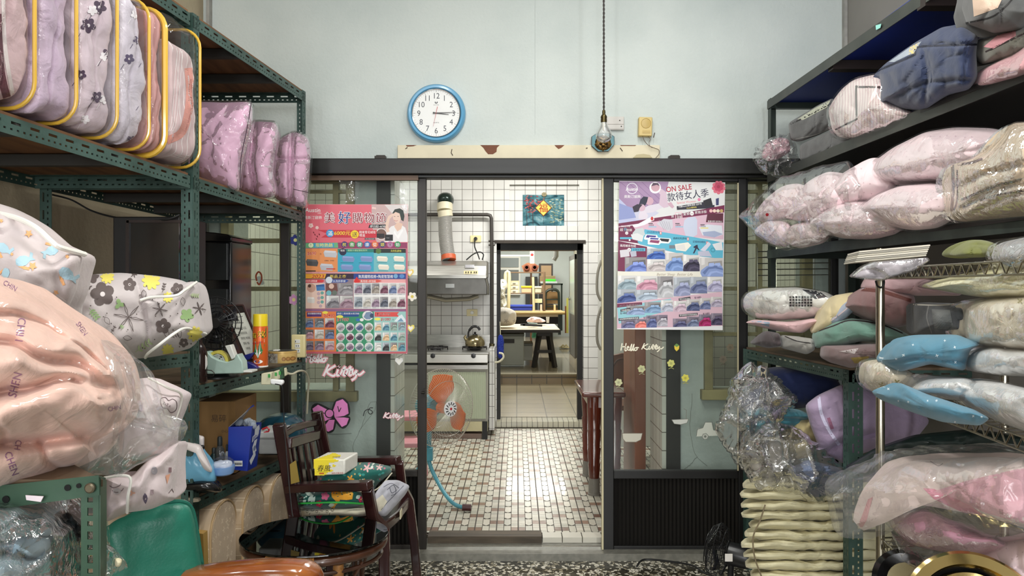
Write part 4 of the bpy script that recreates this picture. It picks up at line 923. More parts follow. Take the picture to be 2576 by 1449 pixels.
m.build('cage',bk,t);m=MB()
for i in range(3):a=2*pi*i/3+.4;m.poly([(c.x+.015*cos(a),c.y,c.z+.015*sin(a)),(c.x+.085*cos(a-.3),c.y-.012,c.z+.085*sin(a-.3)),(c.x+.088*cos(a+.35),c.y+.012,c.z+.088*sin(a+.35))])
m.build('blade',M('black_blade',(36,36,40),rough=.25),t,solid=.002);m=MB();m.lathe([(.02,-.035),(.034,-.01),(.04,.03),(.028,.09),(.0,.095)],c,(0,1,0),20);m.build('motor',bk,t)
m=MB();zz=zd(2.95)+.012;m.tube([(c.x,c.y+.05,c.z-.01),(c.x,c.y+.04,zz+.03),(c.x,c.y,zz+.012)],.012,10);m.build('neck',bk,t);m=MB();m.lathe([(.085,0),(.085,.006),(.07,.018),(.02,.024),(.0,.024)],(c.x,c.y,zz),seg=28);m.build('base',bk,t)
t=thing('framed_certificate','certificate in a thin dark brown frame leaning behind the tape dispenser','picture frame')
d=3.02;fr=[(558,769),(612,767),(668,905),(618,910)]
m=MB();q=[P(x,y,d+(.03 if y<800 else 0))for x,y in fr];m.prism(q,(0,.012,0));m.build('backing',M('dark_brown_wood'),t,smooth=False)
inn=[(566,775),(609,773),(662,899),(622,903)];m=MB();m.poly([P(x,y,d-.001+(.03 if y<800 else 0))for x,y in inn]);m.build('paper',M('certificate_paper',(226,226,214),rough=.5),t,smooth=False)
def cmap(x,y,o):
 a=Vector(inn[0])*(1-x)+Vector(inn[1])*x;b_=Vector(inn[3])*(1-x)+Vector(inn[2])*x;p_=a*(1-y)+b_*y;v_=P(p_.x,p_.y,d-.002+.03*(1-y));v_.y-=o;return v_
pr=Print(cmap);pr.p(txt('感 謝 狀',.22,.30,.10,wid=.9),(70,70,66));pr.p(stroke([(.5+.07*cos(a*.5),.12+.06*sin(a*.5))for a in range(13)],.012),(120,118,108))
for i,s_ in enumerate(('茲 感謝台端熱心公益','贊助本會各項活動','嘉惠鄉里  特此致謝','理事長  敬贈','中華民國')):pr.p(txt(s_,.12+.02*i,.42+.10*i,.055,wid=1.2),(96,94,88))
pr.p(rect(.6,.86,.9,.96),(200,130,130));pr.build('writing',printed,t,smooth=False)
m=MB()
for a,b_ in zip(fr,fr[1:]+fr[:1]):m.beam(P(a[0],a[1],d-.002+(.03 if a[1]<800 else 0)),P(b_[0],b_[1],d-.002+(.03 if b_[1]<800 else 0)),.006,.008,up=(0,1,0))
m.build('frame',M('frame_brown',(66,44,40),rough=.35),t,smooth=False)
t=thing('aerosol_can','orange insecticide spray can with a yellow cap standing at the desk shelf edge','spray can');d=3.0;rr=18.6*d/FX;c=P(655,922,d)
H=(922-790)*d/FX;hb=(922-820)*d/FX;m=MB();m.lathe([(rr*.92,0),(rr,.003),(rr,hb-.006),(rr*.93,hb)],c,seg=40);body=m.build('can',M('orange_can',(226,104,44),rough=.25,metal=.2,spec=.6),t)
m=MB();m.lathe([(rr*.90,hb-.002),(rr*.96,hb),(rr*.94,H-.004),(rr*.9,H)],c,seg=40);m.build('cap',M('yellow_cap',(236,208,40),rough=.35),t)
m=MB();m.lathe([(rr*1.01,-.001),(rr*1.02,.004),(rr*.99,.005)],c,seg=40,caps=False);m.build('rim',M('white_rim',(235,230,224),rough=.3),t)
def cyl(x,y,o):
 u=(x-655)/18.6
 if abs(u)>1.5:return None
 a=math.asin(max(-.999,min(.999,u)))if abs(u)<1 else None
 if a is None:return None
 r_=rr+.0006+o;v_=P(655,y,d);return Vector((c.x+r_*sin(a),c.y-r_*cos(a),v_.z))
pr=Print(cyl,.00004)
def grid(x0,y0,x1,y1,n=6):return[[(x0+(x1-x0)*i/n,y0),(x0+(x1-x0)*(i+1)/n,y0),(x0+(x1-x0)*(i+1)/n,y1),(x0+(x1-x0)*i/n,y1)]for i in range(n)]
pr.p([[(640,868),(650,856),(652,880),(655,901),(646,890)],[(670,866),(660,856),(655,880),(655,901),(664,888)],[(638,820),(648,835),(644,852),(638,846)],[(672,822),(661,838),(666,850),(672,846)]],(46,120,60));pr.p([[(648,858),(661,856),(660,884),(665,882),(655,899),(646,886),(651,886)]],(240,240,236))
pr.p(txt('噴',638,850,15),(40,30,24));pr.p(txt('噴',637,849,15),(250,214,60));pr.p(txt('效',655,846,17),(40,30,24));pr.p(txt('效',654,845,17),(250,214,60));pr.p([[(638,858),(669,852),(669,860),(638,867)]],(244,232,226));pr.p(txt('噴蟻蟑專用',639,866,6,-.16,fit=28),(206,40,50));pr.p(disk(655,908,11,5),(246,236,226));pr.p([[(646,904),(652,908),(648,909)],[(655,909),(662,907),(657,912)]],(40,50,130));pr.p(txt('殺蟲劑',646,918,3.6),(190,40,30));pr.p(txt('安心 寶',655,868,3.4,1.5),(60,60,60));pr.build('printing',printed_gloss,t,smooth=False)
t=thing('tape_dispenser','pale blue-green tape dispenser with a roll of yellow tape on the desk shelf','tape dispenser');d=2.86
pl=[(514,942),(612,939),(609,910),(604,903),(597,890),(592,894),(588,905),(570,911),(550,906),(533,898),(522,886),(514,884)]
m=MB();m.prism([P(x,y,d)for x,y in pl],(0,.055,0));m.build('body',M('aqua_plastic',(172,196,186),rough=.4,var=.1,vs=20),t,bevel=.004)
c=P(550,908,d+.028);m=MB();rO=27*d/FX;m.lathe([(rO*.72,-.011),(rO,-.011),(rO,.011),(rO*.72,.011)],c,(0,1,0),36,caps=False);m.build('tape_roll',M('yellow_tape',(212,198,92),rough=.3),t)
m=MB();m.lathe([(rO*.7,-.012),(rO*.62,-.012),(rO*.62,.012)],c,(0,1,0),8,caps=False)
for i in range(4):a=i*pi/2+.2;m.beam(c+Vector((.006*cos(a),0,.006*sin(a))),c+Vector((rO*.64*cos(a),0,rO*.64*sin(a))),.02,.012,up=(0,1,0))
m.build('core',M('core_white',(196,198,190),rough=.4),t)
m=MB();m.prism([P(x,y,d+.012)for x,y in((565,870),(580,867),(592,900),(582,905))],(0,.035,0));m.build('cutter_guard',M('white_plastic',(226,226,220),rough=.35),t,bevel=.003)
t=thing('stapler','dark blue stapler lying on the desk shelf against the tape dispenser','stapler');nb_=M('navy_plastic',(30,36,110),rough=.28)
m=MB();m.prism([P(x,y,2.95)for x,y in((612,930),(650,927),(641,919),(625,912),(612,908))],(0,.03,0));m.build('base',nb_,t,bevel=.003);m=MB();m.prism([P(x,y,2.96)for x,y in((606,896),(640,886),(628,904),(612,910))],(0,.022,0));m.build('top_arm',nb_,t,bevel=.003)
m=MB();m.box(tuple(P(612,937,2.84)),tuple(P(634,932,2.84)+Vector((0,.06,0))));tag(m.build('notepad',M('white_plastic'),smooth=False,bevel=.001),'small white pad lying on the desk shelf edge below the stapler','notepad')
t=thing('bottle','dark brown bottle behind the shelf post, left of the tape dispenser','bottle');d=2.8;c=P(503,962,d)
m=MB();m.lathe([(.024,0),(.026,.006),(.026,.11),(.018,.135),(.008,.148),(.008,.16)],c,seg=24);m.build('bottle_body',M('dark_brown_gloss',(38,22,20),rough=.15),t);m=MB();m.prism([P(x,y,2.79)for x,y in((514,888),(520,900),(521,918),(515,934))],(0,.004,0));m.build('white_label',M('white_rim'),t)
m=MB();m.tube([P(x,y,2.78)for x,y in((514,930),(532,932),(539,938),(537,946),(514,946))],.0018,6);tag(m.build('wire_hook',M('dark_metal')),'small bent black wire clip on the desk shelf at the foot of the tape dispenser','clip')
t=thing('biscuit_tin','round yellow and grey biscuit tin with pictures of biscuits near the shelf end','tin');d=3.3;c=P(710,911,d);rr=36*d/FX;h=29*d/FX
m=MB();m.lathe([(rr*.97,0),(rr,.003),(rr,h*.86),(rr*.985,h*.87),(rr*1.015,h*.88),(rr*1.015,h),(rr*.9,h*1.02)],c,seg=40);m.build('tin',M('tin_yellow',(222,186,116),rough=.3,metal=.2),t);pr=Print(lambda x,y,o:(lambda u:None if abs(u)>.999 else Vector((c.x+(rr*1.0+.001+o)*u,c.y-(rr*1.0+.001+o)*sqrt(1-u*u),P(0,y,d).z)))((x-710)/36))
pr.p(grid(675,887,710,910,10),(170,164,154))
for i in range(26):pr.p(petals(random.uniform(678,706),random.uniform(889,908),4,4,i,.7),random.choice([(110,104,98),(226,222,214),(150,140,128)]),.05)
for x in(724,733,741):pr.p(disk(x,900,4.6,5),(146,104,58));pr.p(disk(x,900,2.6,3),(176,130,76))
pr.build('picture',printed_gloss,t,smooth=False);m=MB();m.lathe([(rr*.95,h*1.021),(.001,h*1.021)],c,seg=40,caps=False);m.build('lid_well',M('dark_tin_lid',(60,60,58),rough=.3,metal=.5),t)
m=MB();m.box(tuple(P(686,884,3.24)),tuple(P(700,880,3.24)+Vector((0,.03,0))));tag(m.build('cable_clip',M('white_plastic'),smooth=False,bevel=.003),'small white clip lying on the lid of the round biscuit tin','clip')
t=thing('wall_socket','cream switch and socket box fixed to the end post of the green shelf','socket');d=3.66;A=lambda x,y:P(x,y,d)
m=MB();m.box((A(732,0).x,d,A(0,900).z),(A(767,0).x,d+.03,A(0,842).z));m.build('plate',M('cream_plastic',(228,214,160),rough=.35),t,bevel=.006,bseg=3)
for y0,y1 in((854,863.5),(865.5,875),(877,887)):m=MB();m.box((A(742,0).x,d-.003,A(0,y1).z),(A(755,0).x,d,A(0,y0).z));m.build('insert',M('white_plastic'),t,smooth=False,bevel=.001)
for x,y in((744,859),(746,870),(751,870),(746,882),(751,882)):m=MB();m.box((A(x-.7,0).x,d-.0036,A(0,y+2).z),(A(x+.7,0).x,d-.003,A(0,y-2).z));m.build('slot_opening',M('dark_hole'),t,smooth=False)
t=thing('power_strip','cream power strip with green switches hanging at the edge of the desk shelf','power strip');m=MB();cp=M('old_cream_plastic',(214,210,178),rough=.4)
pts=[(656,938),(684,936),(700,930),(718,926),(720,944),(700,954),(688,962),(680,968),(657,968)]
m.prism([P(x,y,2.98)for x,y in[(657,940),(683,936),(680,968),(656,968)]],(0,.03,0));m.prism([P(x,y,3.02)for x,y in[(683,936),(716,926),(719,945),(700,955),(684,958)]],(0,.03,0));m.build('housing',cp,t,bevel=.003)
for x,y in((677,945),(694,941),(704,938)):
 m=MB();m.box(tuple(P(x-3,y+5,3.0-.028)),tuple(P(x+3,y-4,3.0-.024)));m.build('switch',M('green_switch',(60,150,70),rough=.3),t,smooth=False)
m=MB();m.prism([P(x,y,2.99)for x,y in((703,926),(711,924),(712,952),(705,954))],(0,.02,0));m.build('tie_tape',M('dark_green_tape',(34,74,44),rough=.4),t)
pxtube([(719,938,3.05),(735,941,3.1),(750,934,3.2),(765,934,3.4),(773,944,3.5),(777,960,3.55),(775,985,3.6),(772,1040,3.66)],.0045,8,50).build('cord',M('pale_cord',(206,200,174),rough=.5),t)
t=thing('phone_charger','white charger plug with a thin black cable hanging from the cream power strip','charger');m=MB();m.prism([P(x,y,2.94)for x,y in((679,954),(710,957),(712,964),(706,971),(680,966))],(0,.025,0));m.build('plug',M('bright_white_plastic',(240,240,240),rough=.3),t,bevel=.004)
m=pxtube([(692,966,2.935),(705,969,2.93),(711,980,2.93),(714,1040,2.95),(717,1100,2.9),(722,1160,2.8),(727,1220,2.7),(734,1285,2.6),(737,1300,2.58)],.0021,6,60);m.build('cable',M('black_rubber'),t)
# lower shelf things
t=thing('tissue_box','tall blue tissue pack with an open lid and blue wrappers standing on the lower shelf','box');bb=M('royal_blue_card',(28,50,150),rough=.3)
F=[(575,1074),(634,1072),(622,1185),(573,1180)];dF=2.92;dB=3.02;rt=[(634,1072),(658,1062),(646,1172),(622,1185)]
m=MB();a=[P(x,y,dF)for x,y in F];b_=[P(rt[1][0],rt[1][1],3.04),P(rt[2][0],rt[2][1],3.04)];bl2=[a[0]+(b_[0]-a[1]),a[3]+(b_[1]-a[2])]
m.add(a+[b_[0],b_[1],bl2[0],bl2[1]],[(0,3,2,1),(1,2,5,4),(4,5,7,6),(6,7,3,0),(3,7,5,2)]);box_=m.build('carton',bb,t,smooth=False,solid=.001)
m=MB();m.poly([a[0]+Vector((.002,.002,0)),bl2[0]+Vector((.002,0,0)),bl2[0]+Vector((.06,-.01,.075)),a[0]+Vector((.07,0,.06))]);m.build('open_flap',M('flap_grey',(176,176,176),rough=.4),t,smooth=False,solid=.001)
m=MB();m.poly([bl2[0]+Vector((.06,-.01,.075)),a[0]+Vector((.07,0,.06)),P(626,1028,2.95),P(640,1021,2.97)]);m.build('flap_tip',bb,t,smooth=False,solid=.001)
for i in range(9):
 q=P(random.uniform(600,645),random.uniform(1060,1070),random.uniform(2.93,3.0));blob_mb(q,(.014,.01,.014),n=5,wr=.006,ws=50,seed=i,rotz=i,p=3).build('wrapper',film('wrap_bits',tint='b8d4ee',veil=.3,gloss=.3,bs=60,bump=1),t)
pr=Print(plane_map(dF-.001));pr.p(rect(588,1159,610,1173),(226,226,226))
for i in range(14):pr.p(rect(590+i*1.35,1164,590.7+i*1.35+(.4 if i%3 else 0),1170),(30,30,40),.02)
pr.build('barcode_label',printed,t,smooth=False)
def sidemap(x,y,o):
 p_=(a[1]*(1-y)+a[2]*y)*(1-x)+(b_[0]*(1-y)+b_[1]*y)*x;return p_+Vector((.001+o,-.0008-o,0))
pr=Print(sidemap)
for pl in([(.3,.08),(.75,.03),(.85,.15),(.55,.2),(.35,.24)],[(.15,.25),(.8,.16),(.8,.28),(.15,.38)],[(.4,.36),(.7,.34),(.6,.5),(.75,.62),(.4,.66),(.25,.5)],[(.1,.78),(.6,.6),(.7,.72),(.3,.9)]):pr.p([pl],(214,218,228))
pr.p(disk(.5,.54,.14,.06),(120,130,160));pr.p(txt('抽取式',.18,.34,.12,wid=1.9),(40,60,150));pr.build('side_print',printed,t,smooth=False)
t=thing('storage_bowl','small round blue bowl with a clear domed lid on the lower shelf','bowl');d=2.82;c=P(560,1194,d);s_=d/FX
m=MB();m.lathe([(20*s_,0),(26*s_,4*s_),(29*s_,14*s_),(30*s_,22*s_),(28*s_,22*s_)],c,seg=36,caps=True);m.build('bowl',M('periwinkle_plastic',(128,164,214),rough=.35),t)
m=MB();m.lathe([(30*s_,22*s_),(27*s_,34*s_),(18*s_,42*s_),(8*s_,46*s_),(6*s_,54*s_),(3*s_,58*s_),(0,59*s_)],c,seg=36,caps=False);m.build('domed_lid',wrap_soft,t)
blob_mb(c+Vector((0,0,24*s_)),(24*s_,24*s_,9*s_),n=10,wr=.006,ws=40,p=2.5).build('contents',M('white_powder_puff',(196,204,222),rough=.7),t)
t=thing('steam_iron','light blue and white rounded steam iron on a black foot beside the shelf post','iron');d=2.78
b_=puff_mb([(440,1120),(470,1128),(497,1120),(515,1140),(532,1162),(541,1190),(540,1214),(520,1222),(440,1222)],d,.07,n=80,rings=16,wr=.001);b_.build('blue_body',M('sky_plastic',(120,186,220),rough=.25),t)
b2=puff_mb([(440,1108),(497,1118),(512,1140),(527,1170),(533,1188),(512,1180),(500,1150),(485,1130),(450,1124)],d-.055,.03,n=60,rings=12,wr=.0);b2.build('white_shell',M('pinkish_white_plastic',(228,218,216),rough=.25),t)
puff_mb([(496,1205),(541,1210),(556,1236),(520,1240),(470,1242),(440,1236),(440,1215)],d,.07,n=60,rings=12,wr=.001).build('black_foot',gb,t);puff_mb([(490,1092),(513,1098),(512,1130),(488,1128)],d+.02,.02,n=30,rings=8,wr=0,corner=5).build('handle',M('pinkish_white_plastic'),t);puff_mb([(499,1122),(512,1120),(513,1130),(500,1133)],d-.01,.01,n=24,rings=6,wr=0).build('button',gb,t)
m=MB();m.prism([P(x,y,2.72)for x,y in((440,1230),(470,1252),(498,1256),(500,1262),(440,1270))],(0,.02,0));tag(m.build('folded_cloth',M('grey_cloth',(150,140,122),rough=.9),smooth=False),'strip of brown grey cloth under the iron at the shelf corner','cloth')
for x,y0,y1,r_,mt,lb in((538,1176,1126,9,M('dark_teal_bottle',(28,56,60),rough=.3),'small dark teal bottle at the back of the lower shelf'),(553,1180,1098,11,film('dark_clear',tint='8a8f8c',veil=.1,gloss=.3,bump=0),'tall clear ribbed bottle at the back of the lower shelf'),(571,1178,1118,5,M('white_plastic'),'thin white nozzle bottle in front of the blue tissue pack')):
 d=3.0;c=P(x,y0,d);s_=d/FX;h=(y0-y1)*s_;t=thing('bottle',lb,'bottle','bottles on the lower shelf');m=MB();m.lathe([(r_*.9*s_,0),(r_*s_,.004),(r_*s_,h*.6),(r_*.5*s_,h*.72)],c,seg=20);m.build('bottle_body',mt,t);m=MB();m.lathe([(r_*.55*s_,h*.72),(r_*.55*s_,h*.95),(r_*.4*s_,h)],c,seg=16);m.build('cap',M('dark_cap',(50,56,58),rough=.4),t)
t=thing('plastic_box','translucent plastic box with a clipped lid and red handle behind the blue tissue pack','box');d=3.28;A=lambda x,y,d=d:P(x,y,d);tr=film('frosted_box',tint='d4d8d4',veil=.4,gloss=.25,bump=0,rough=.2)
m=MB();m.box((A(650,0).x,d,A(0,1143).z),(A(703,0).x,d+.14,A(0,1104).z));m.build('tub',tr,t,smooth=False,bevel=.006);m=MB();m.box((A(647,0).x,d-.005,A(0,1104).z),(A(706,0).x,d+.145,A(0,1084).z));m.build('lid',film('frosted_lid',tint='e6e6e2',veil=.55,gloss=.25,bump=0,rough=.2),t,smooth=False,bevel=.008);m=MB();m.tube([A(660,1080),A(672,1075),A(677,1080),A(676,1086),A(664,1088)],.0045,8);m.build('handle',M('red_plastic',(190,50,60),rough=.3),t)
m=MB();m.box((A(652,0).x+.01,d+.01,A(0,1140).z),(A(690,0).x,d+.1,A(0,1122).z));m.build('contents',M('grey_contents',(140,140,134),rough=.6),t,smooth=False)
t=thing('helmet','dark teal rounded helmet resting on the clear box at the shelf end','helmet');blob_mb(P(708,1092,3.62),(.115,.12,.10),p=2.3,n=16,wr=0).build('shell',M('dark_teal_gloss',(36,78,96),rough=.2,coat=.5),t);m=MB();m.lathe([(.117,-.006),(.12,0),(.117,.006)],P(708,1105,3.62),seg=36,caps=False);m.build('rim',gb,t)
t=thing('cardboard_box','brown cardboard carton at the back of the lower shelf','box');m=MB();m.box(tuple(P(500,1190,3.1)),(P(592,0,3.1).x,3.35,P(0,1010,3.1).z));m.build('carton',M('cardboard',(140,106,62),rough=.8,var=.1,vs=4),t,smooth=False);pr=Print(plane_map(3.098));pr.p(txt('易碎',530,1060,20),(80,56,32));pr.p(txt('小心輕放',556,1088,9,0),(80,56,32));pr.build('printing',printed,t,smooth=False)
t=thing('paper_roll','thick cream roll lying under the desk shelf','roll');m=MB();m.lathe([(.0,0),(.026,.001),(.03,.01),(.03,.42),(.0,.421)],P(622,1021,3.25),(-1,-.05,.03),24,caps=False);m.build('roll',M('cream_vinyl',(150,136,112),rough=.4),t)
t=thing('bead_string','string of small brown beads hanging below the cream roll','beads');m=MB()
for i in range(24):m.lathe([(.0,-.005),(.0045,0),(.0,.005)],P(532+i*3.4,1032+3*sin(i*.5)+i*.1,3.2),seg=8,caps=False)
m.build('beads',M('brown_bead',(96,76,56),rough=.3),t)['kind']='stuff'
# folded mattresses
mono=cloth('beige_monogram',(204,178,146),[(28,.32,4,.8,[(226,206,176)],.5),(44,.2,2,.6,[(186,158,124)],.6)],axes=(1,2),wr=.35,bump=.5,rough=.5)
cream=cloth('cream_quilt_side',(222,210,184),axes=(0,2),wr=.7,bump=.6)
for i in range(3):
 t=thing('folding_mattress',('beige monogrammed folding mattress standing on end, nearest of the three under the lower shelf','beige monogrammed folding mattress, middle of the three under the lower shelf','beige monogrammed folding mattress, farthest of the three, beside the dark armchair')[i],'mattress','folding mattresses under the lower shelf')
 d=2.81+.25*i;R1=xf(d+.1)+.01;z1=.583-.012*i;m=MB();prof=[]
 yy0,yy1=d-.01,d+.225;n=12
 for a in range(n+1):th=pi*a/n;prof.append(((yy0+yy1)/2-(yy1-yy0)/2*cos(th),z1-.10+.10*sin(th)))
 prof=[(yy0,.02)]+prof+[(yy1,.02)]
 m.prism([(R1,y,z)for y,z in prof],(-.62,0,0));m.build('mattress_body',cream,t,smooth=True,bevel=.012,bseg=3)
 for k,xo in((0,.004),(1,-.30)):
  m=MB();pr2=[]
  for y,z in prof[1:-1]:pr2.append((y,z))
  o=[(R1+xo-.002,y-(.008 if y<d+.095 else-.008),z+.006)for y,z in pr2];ee=[(v[0]-.26,v[1],v[2])for v in o]
  zz=.02;o=[(o[0][0],o[0][1],.30 if k==0 else.30)]+o+[(o[-1][0],o[-1][1],zz)];ee=[(ee[0][0],ee[0][1],.30)]+ee+[(ee[-1][0],ee[-1][1],zz)]
  N=len(o);m.add(o+ee,[(j,j+1,N+j+1,N+j)for j in range(N-1)]);m.build('cover_band',mono,t,solid=.006)
  m=MB();m.tube(o,.0045,6);m.build('piping',M('beige_piping',(186,156,116),rough=.35),t)
 m=MB();fl=[(R1+.006,y*1.0,z)for y,z in prof[1:-1]];fl=[(R1+.006,yy0,.34)]+fl+[(R1+.006,yy1,.02),(R1+.006,yy1-.06,.02),(R1+.006,yy1-.07,.36),(R1+.006,yy1-.12,.33),(R1+.006,yy0+.05,.335)]
 m.prism(fl,(-.004,0,0));m.build('side_flap',mono,t,smooth=False)
t=thing('cardboard_sheet','small brown cardboard sheet standing between the teal chair and the mattresses','cardboard');m=MB();m.prism([P(x,y,2.15)for x,y in((484,1340),(511,1343),(514,1440),(488,1500))],(0,.03,0));m.build('sheet',M('kraft',(150,116,54),rough=.7),t,smooth=False)
# seating corner
dwood=M('dark_red_wood',(58,26,26),rough=.25,coat=.5,var=.35,vs=8,stretch=(1,1,.3),vc=(36,16,17))
t=thing('wooden_armchair','dark reddish brown wooden armchair stacked with cushions beside the glass door','chair')
def bars(nm,pts,w_,h,mat=dwood,par=None,up=(0,0,1),r=None):
 m=MB();m.sweep([P(*a)for a in pts],w_,h,up)
 return m.build(nm,mat,par or t,bevel=.006,bseg=2)
bars('rear_leg',[(702,1066,3.05),(722,1180,3.10),(742,1300,3.12),(736,1449,3.10),(734,1560,3.08)],.032,.05,up=(1,0,0))
bars('rear_leg',[(797,1036,3.50),(812,1110,3.52),(828,1180,3.55),(838,1290,3.55),(834,1460,3.53)],.032,.05,up=(1,0,0))
m=MB()
top=[P(712,1092,3.07),P(740,1076,3.2),P(770,1068,3.36),P(800,1062,3.5)]
m.sweep(top,.022,.03)
m.build('top_rail',dwood,t,bevel=.005);m=MB();m.beam(P(728,1115,3.08),P(806,1092,3.5),.02,.045);m.build('back_rail',dwood,t,bevel=.005)
m=MB();m.beam(P(742,1270,3.12),P(832,1220,3.53),.02,.04);m.build('back_rail',dwood,t,bevel=.005)
for i in range(5):
 f=(i+.5)/5;a=P(728+78*f,1118-22*f,3.09+.41*f);b_=P(744+86*f,1268-50*f,3.13+.4*f);m=MB();m.beam(a,b_,.045 if i in(1,3)else.03,.012,up=(1,0,0));m.build('back_slat',dwood,t,bevel=.003)
def arm(pts,d0,d1):
 m=MB();m.sweep([P(*a)for a in pts],.058,.034)
 return m.build('armrest',dwood,t,bevel=.004)
arm([(726,1228,3.12),(780,1224,3.08),(850,1222,3.05),(900,1222,3.03),(932,1220,3.02)],0,0)
arm([(838,1162,3.56),(900,1159,3.54),(960,1158,3.52),(1004,1157,3.5)],0,0)
bars('front_leg',[(924,1228,3.04),(938,1300,3.12),(966,1330,3.14),(968,1449,3.14),(972,1570,3.14)],.04,.045,up=(1,0,0))
bars('front_leg',[(1004,1162,3.5),(1012,1225,3.54),(1030,1260,3.56),(1042,1360,3.56),(1052,1472,3.56)],.034,.04,up=(1,0,0))
m=MB();S=[P(738,1318,3.12),P(780,1322,3.10),P(900,1322,3.10),P(960,1320,3.12),P(1004,1288,3.32),P(1034,1252,3.56),P(1000,1246,3.6),P(836,1250,3.58)]
zS=.43;m.prism([(v.x,v.y,zS)for v in S],(0,0,-.05));m.build('seat',dwood,t,bevel=.012,bseg=3)
m=MB();q=P(1010,1298,3.35);m.box((q.x,q.y-.05,q.z),(q.x+.004,q.y,q.z+.035));m.build('paper_sticker',M('cream_paper'),t,smooth=False)
m=MB();m.prism([P(x,y,3.06)for x,y in((729,1168),(744,1158),(753,1212),(732,1218))],(0,.004,0));m.build('yellow_tape',M('olive_tape',(140,116,40),rough=.5),t)
jun=cloth('jungle_print_teal',(22,108,98),[(3,.36,5,.65,[(238,158,50),(232,96,140),(240,170,60),(240,190,190)],.35),(4.2,.34,2,.6,[(190,222,208),(60,160,150),(230,236,226)],.62),(7.5,.2,5,.45,[(226,90,130),(240,200,120)],.35)],axes='uv',wr=.3,bump=.4,rough=.6)
t=thing('cushion','teal cushion with orange and pink jungle print on top of the stack, under the tissues','cushion','jungle print cushions on the armchair')
b_=puff_mb([(786,1216),(810,1196),(846,1178),(880,1166),(930,1166),(984,1176),(986,1188),(952,1215),(938,1236),(880,1240),(800,1232)],(3.16,3.4),.10,wr=.004,corner=8,seed=3,e=2.6);b_.build('cushion_body',jun,t);pxtube([(788,1218,3.12),(850,1226,3.1),(936,1236,3.22),(986,1190,3.38)],.003,6,30).build('piping',M('pale_piping',(222,214,190),rough=.6),t)
t=thing('cushion','teal jungle print cushion with orange animal and green piping under the near armrest','cushion','jungle print cushions on the armchair')
b_=puff_mb([(732,1262),(748,1243),(790,1234),(860,1232),(908,1230),(914,1250),(916,1270),(870,1279),(800,1283),(748,1276)],(3.26,3.30),.12,wr=.003,corner=8,seed=5,e=2.4);bod=b_.build('cushion_body',cloth('jungle_print_dark',(14,88,80),[(6,.3,2,.5,[(198,224,210),(60,150,130),(230,236,226)],.6)],axes='uv',wr=.3,rough=.6),t);pr=Print(wrap_map(b_),fine=1)
og=(238,168,50);pr.p([[(832,1236),(850,1231),(884,1232),(888,1244),(886,1256),(872,1258),(840,1256),(834,1248)]],og);pr.p(petals(880,1242,9,9,0,.5),(250,190,80));pr.p(disk(881,1244,1.6),(30,20,20));pr.p([[(834,1250),(846,1262),(840,1270),(848,1268),(856,1258)]],og)
for x,y,r_,c_ in((818,1248,11,(230,110,150)),(803,1267,9,(206,40,90)),(908,1256,8,(214,50,100)),(838,1272,7,(240,180,80))):pr.p(petals(x,y,r_,5,x,.8),c_);pr.p(disk(x,y,r_*.22),(250,210,120))
for x,y,l,a in((775,1262,22,-.9),(782,1270,24,-1.1),(756,1268,18,-.6),(826,1272,16,-.2),(895,1254,14,-.6),(768,1240,20,.3)):pr.p(leaf(x,y,l,5,a),(206,226,214))
pr.build('jungle_print',M('printed_cloth'),bod,smooth=False)
pxtube([(730,1268,3.22),(770,1266,3.13),(850,1264,3.12),(916,1268,3.22)],.004,6,30).build('piping',M('lime_piping',(60,190,80),rough=.5),t)
t=thing('cushion','cream cushion with brown line flowers at the bottom of the armchair stack','cushion');b_=puff_mb([(742,1284),(780,1278),(900,1276),(936,1284),(930,1298),(880,1304),(800,1304),(752,1298)],3.3,.14,wr=.006,corner=6,seed=6);bod=b_.build('cushion_body',cloth('cream_cotton',(222,214,190),axes='uv',wr=.6),t);pr=Print(wrap_map(b_),fine=1)
for x in(776,800,826):pr.p(stroke([(x,1300),(x+4,1290),(x+10,1284)],1.2),(90,76,66));pr.p(stroke([(x+10+4*cos(a),1283+3.4*sin(a))for a in(0,1,2,3,4,5)],1,True),(90,76,66));pr.p(stroke([(x-3+3*cos(a),1287+3*sin(a))for a in(0,1,2,3,4,5)],1,True),(90,76,66))
pr.build('flower_print',M('printed_cloth'),bod,smooth=False)
t=thing('cushion','speckled grey seat pad poking out behind the cream cushion, next to the shelf','cushion');puff_mb([(728,1282),(760,1276),(770,1300),(738,1304)],3.42,.05,n=50,rings=12).build('pad_body',cloth('speckled_cloth',(190,184,168),[(25,.3,3,.6,[(90,86,80)],.2)],axes='uv'),t)
t=thing('cloth_bag','grey drawing-print cloth parcel leaning at the front of the armchair seat','bag');b_=puff_mb([(936,1292),(928,1272),(946,1238),(968,1208),(1000,1208),(1032,1222),(1020,1244),(992,1276),(970,1300)],(3.12,3.36),.04,wr=.008,corner=8,seed=7);bod=b_.build('bag_body',cloth('grey_lilac_cloth',(196,196,206),axes='uv',wr=.6),t);pr=Print(wrap_map(b_),fine=1);k_=(96,98,112)
for pl in([(965,1225),(985,1216),(1004,1228)],[(974,1232),(990,1220),(996,1240),(984,1246)],[(1015,1222),(992,1246),(976,1262),(958,1283)],[(980,1226),(986,1240),(998,1232)]):pr.p(stroke(pl,1.3,n=12),k_)
pr.p([[(940,1262),(962,1244),(974,1262),(958,1286),(940,1288)]],(222,216,196));pr.build('drawn_print',M('printed_cloth'),bod,smooth=False)
t=thing('tissue_pack','yellow and white soft tissue pack lying on the jungle print cushion','tissues');d=3.14
q=[P(787,1156,3.1),P(868,1156,3.1),P(867,1194,3.1),P(791,1197,3.1)];v_=P(901,1143,3.24)-q[1];v_.z=0;b_=MB();b_.add(q+[p+v_ for p in q],[(0,3,2,1),(4,5,6,7),(0,1,5,4),(1,2,6,5),(2,3,7,6),(3,0,4,7)])
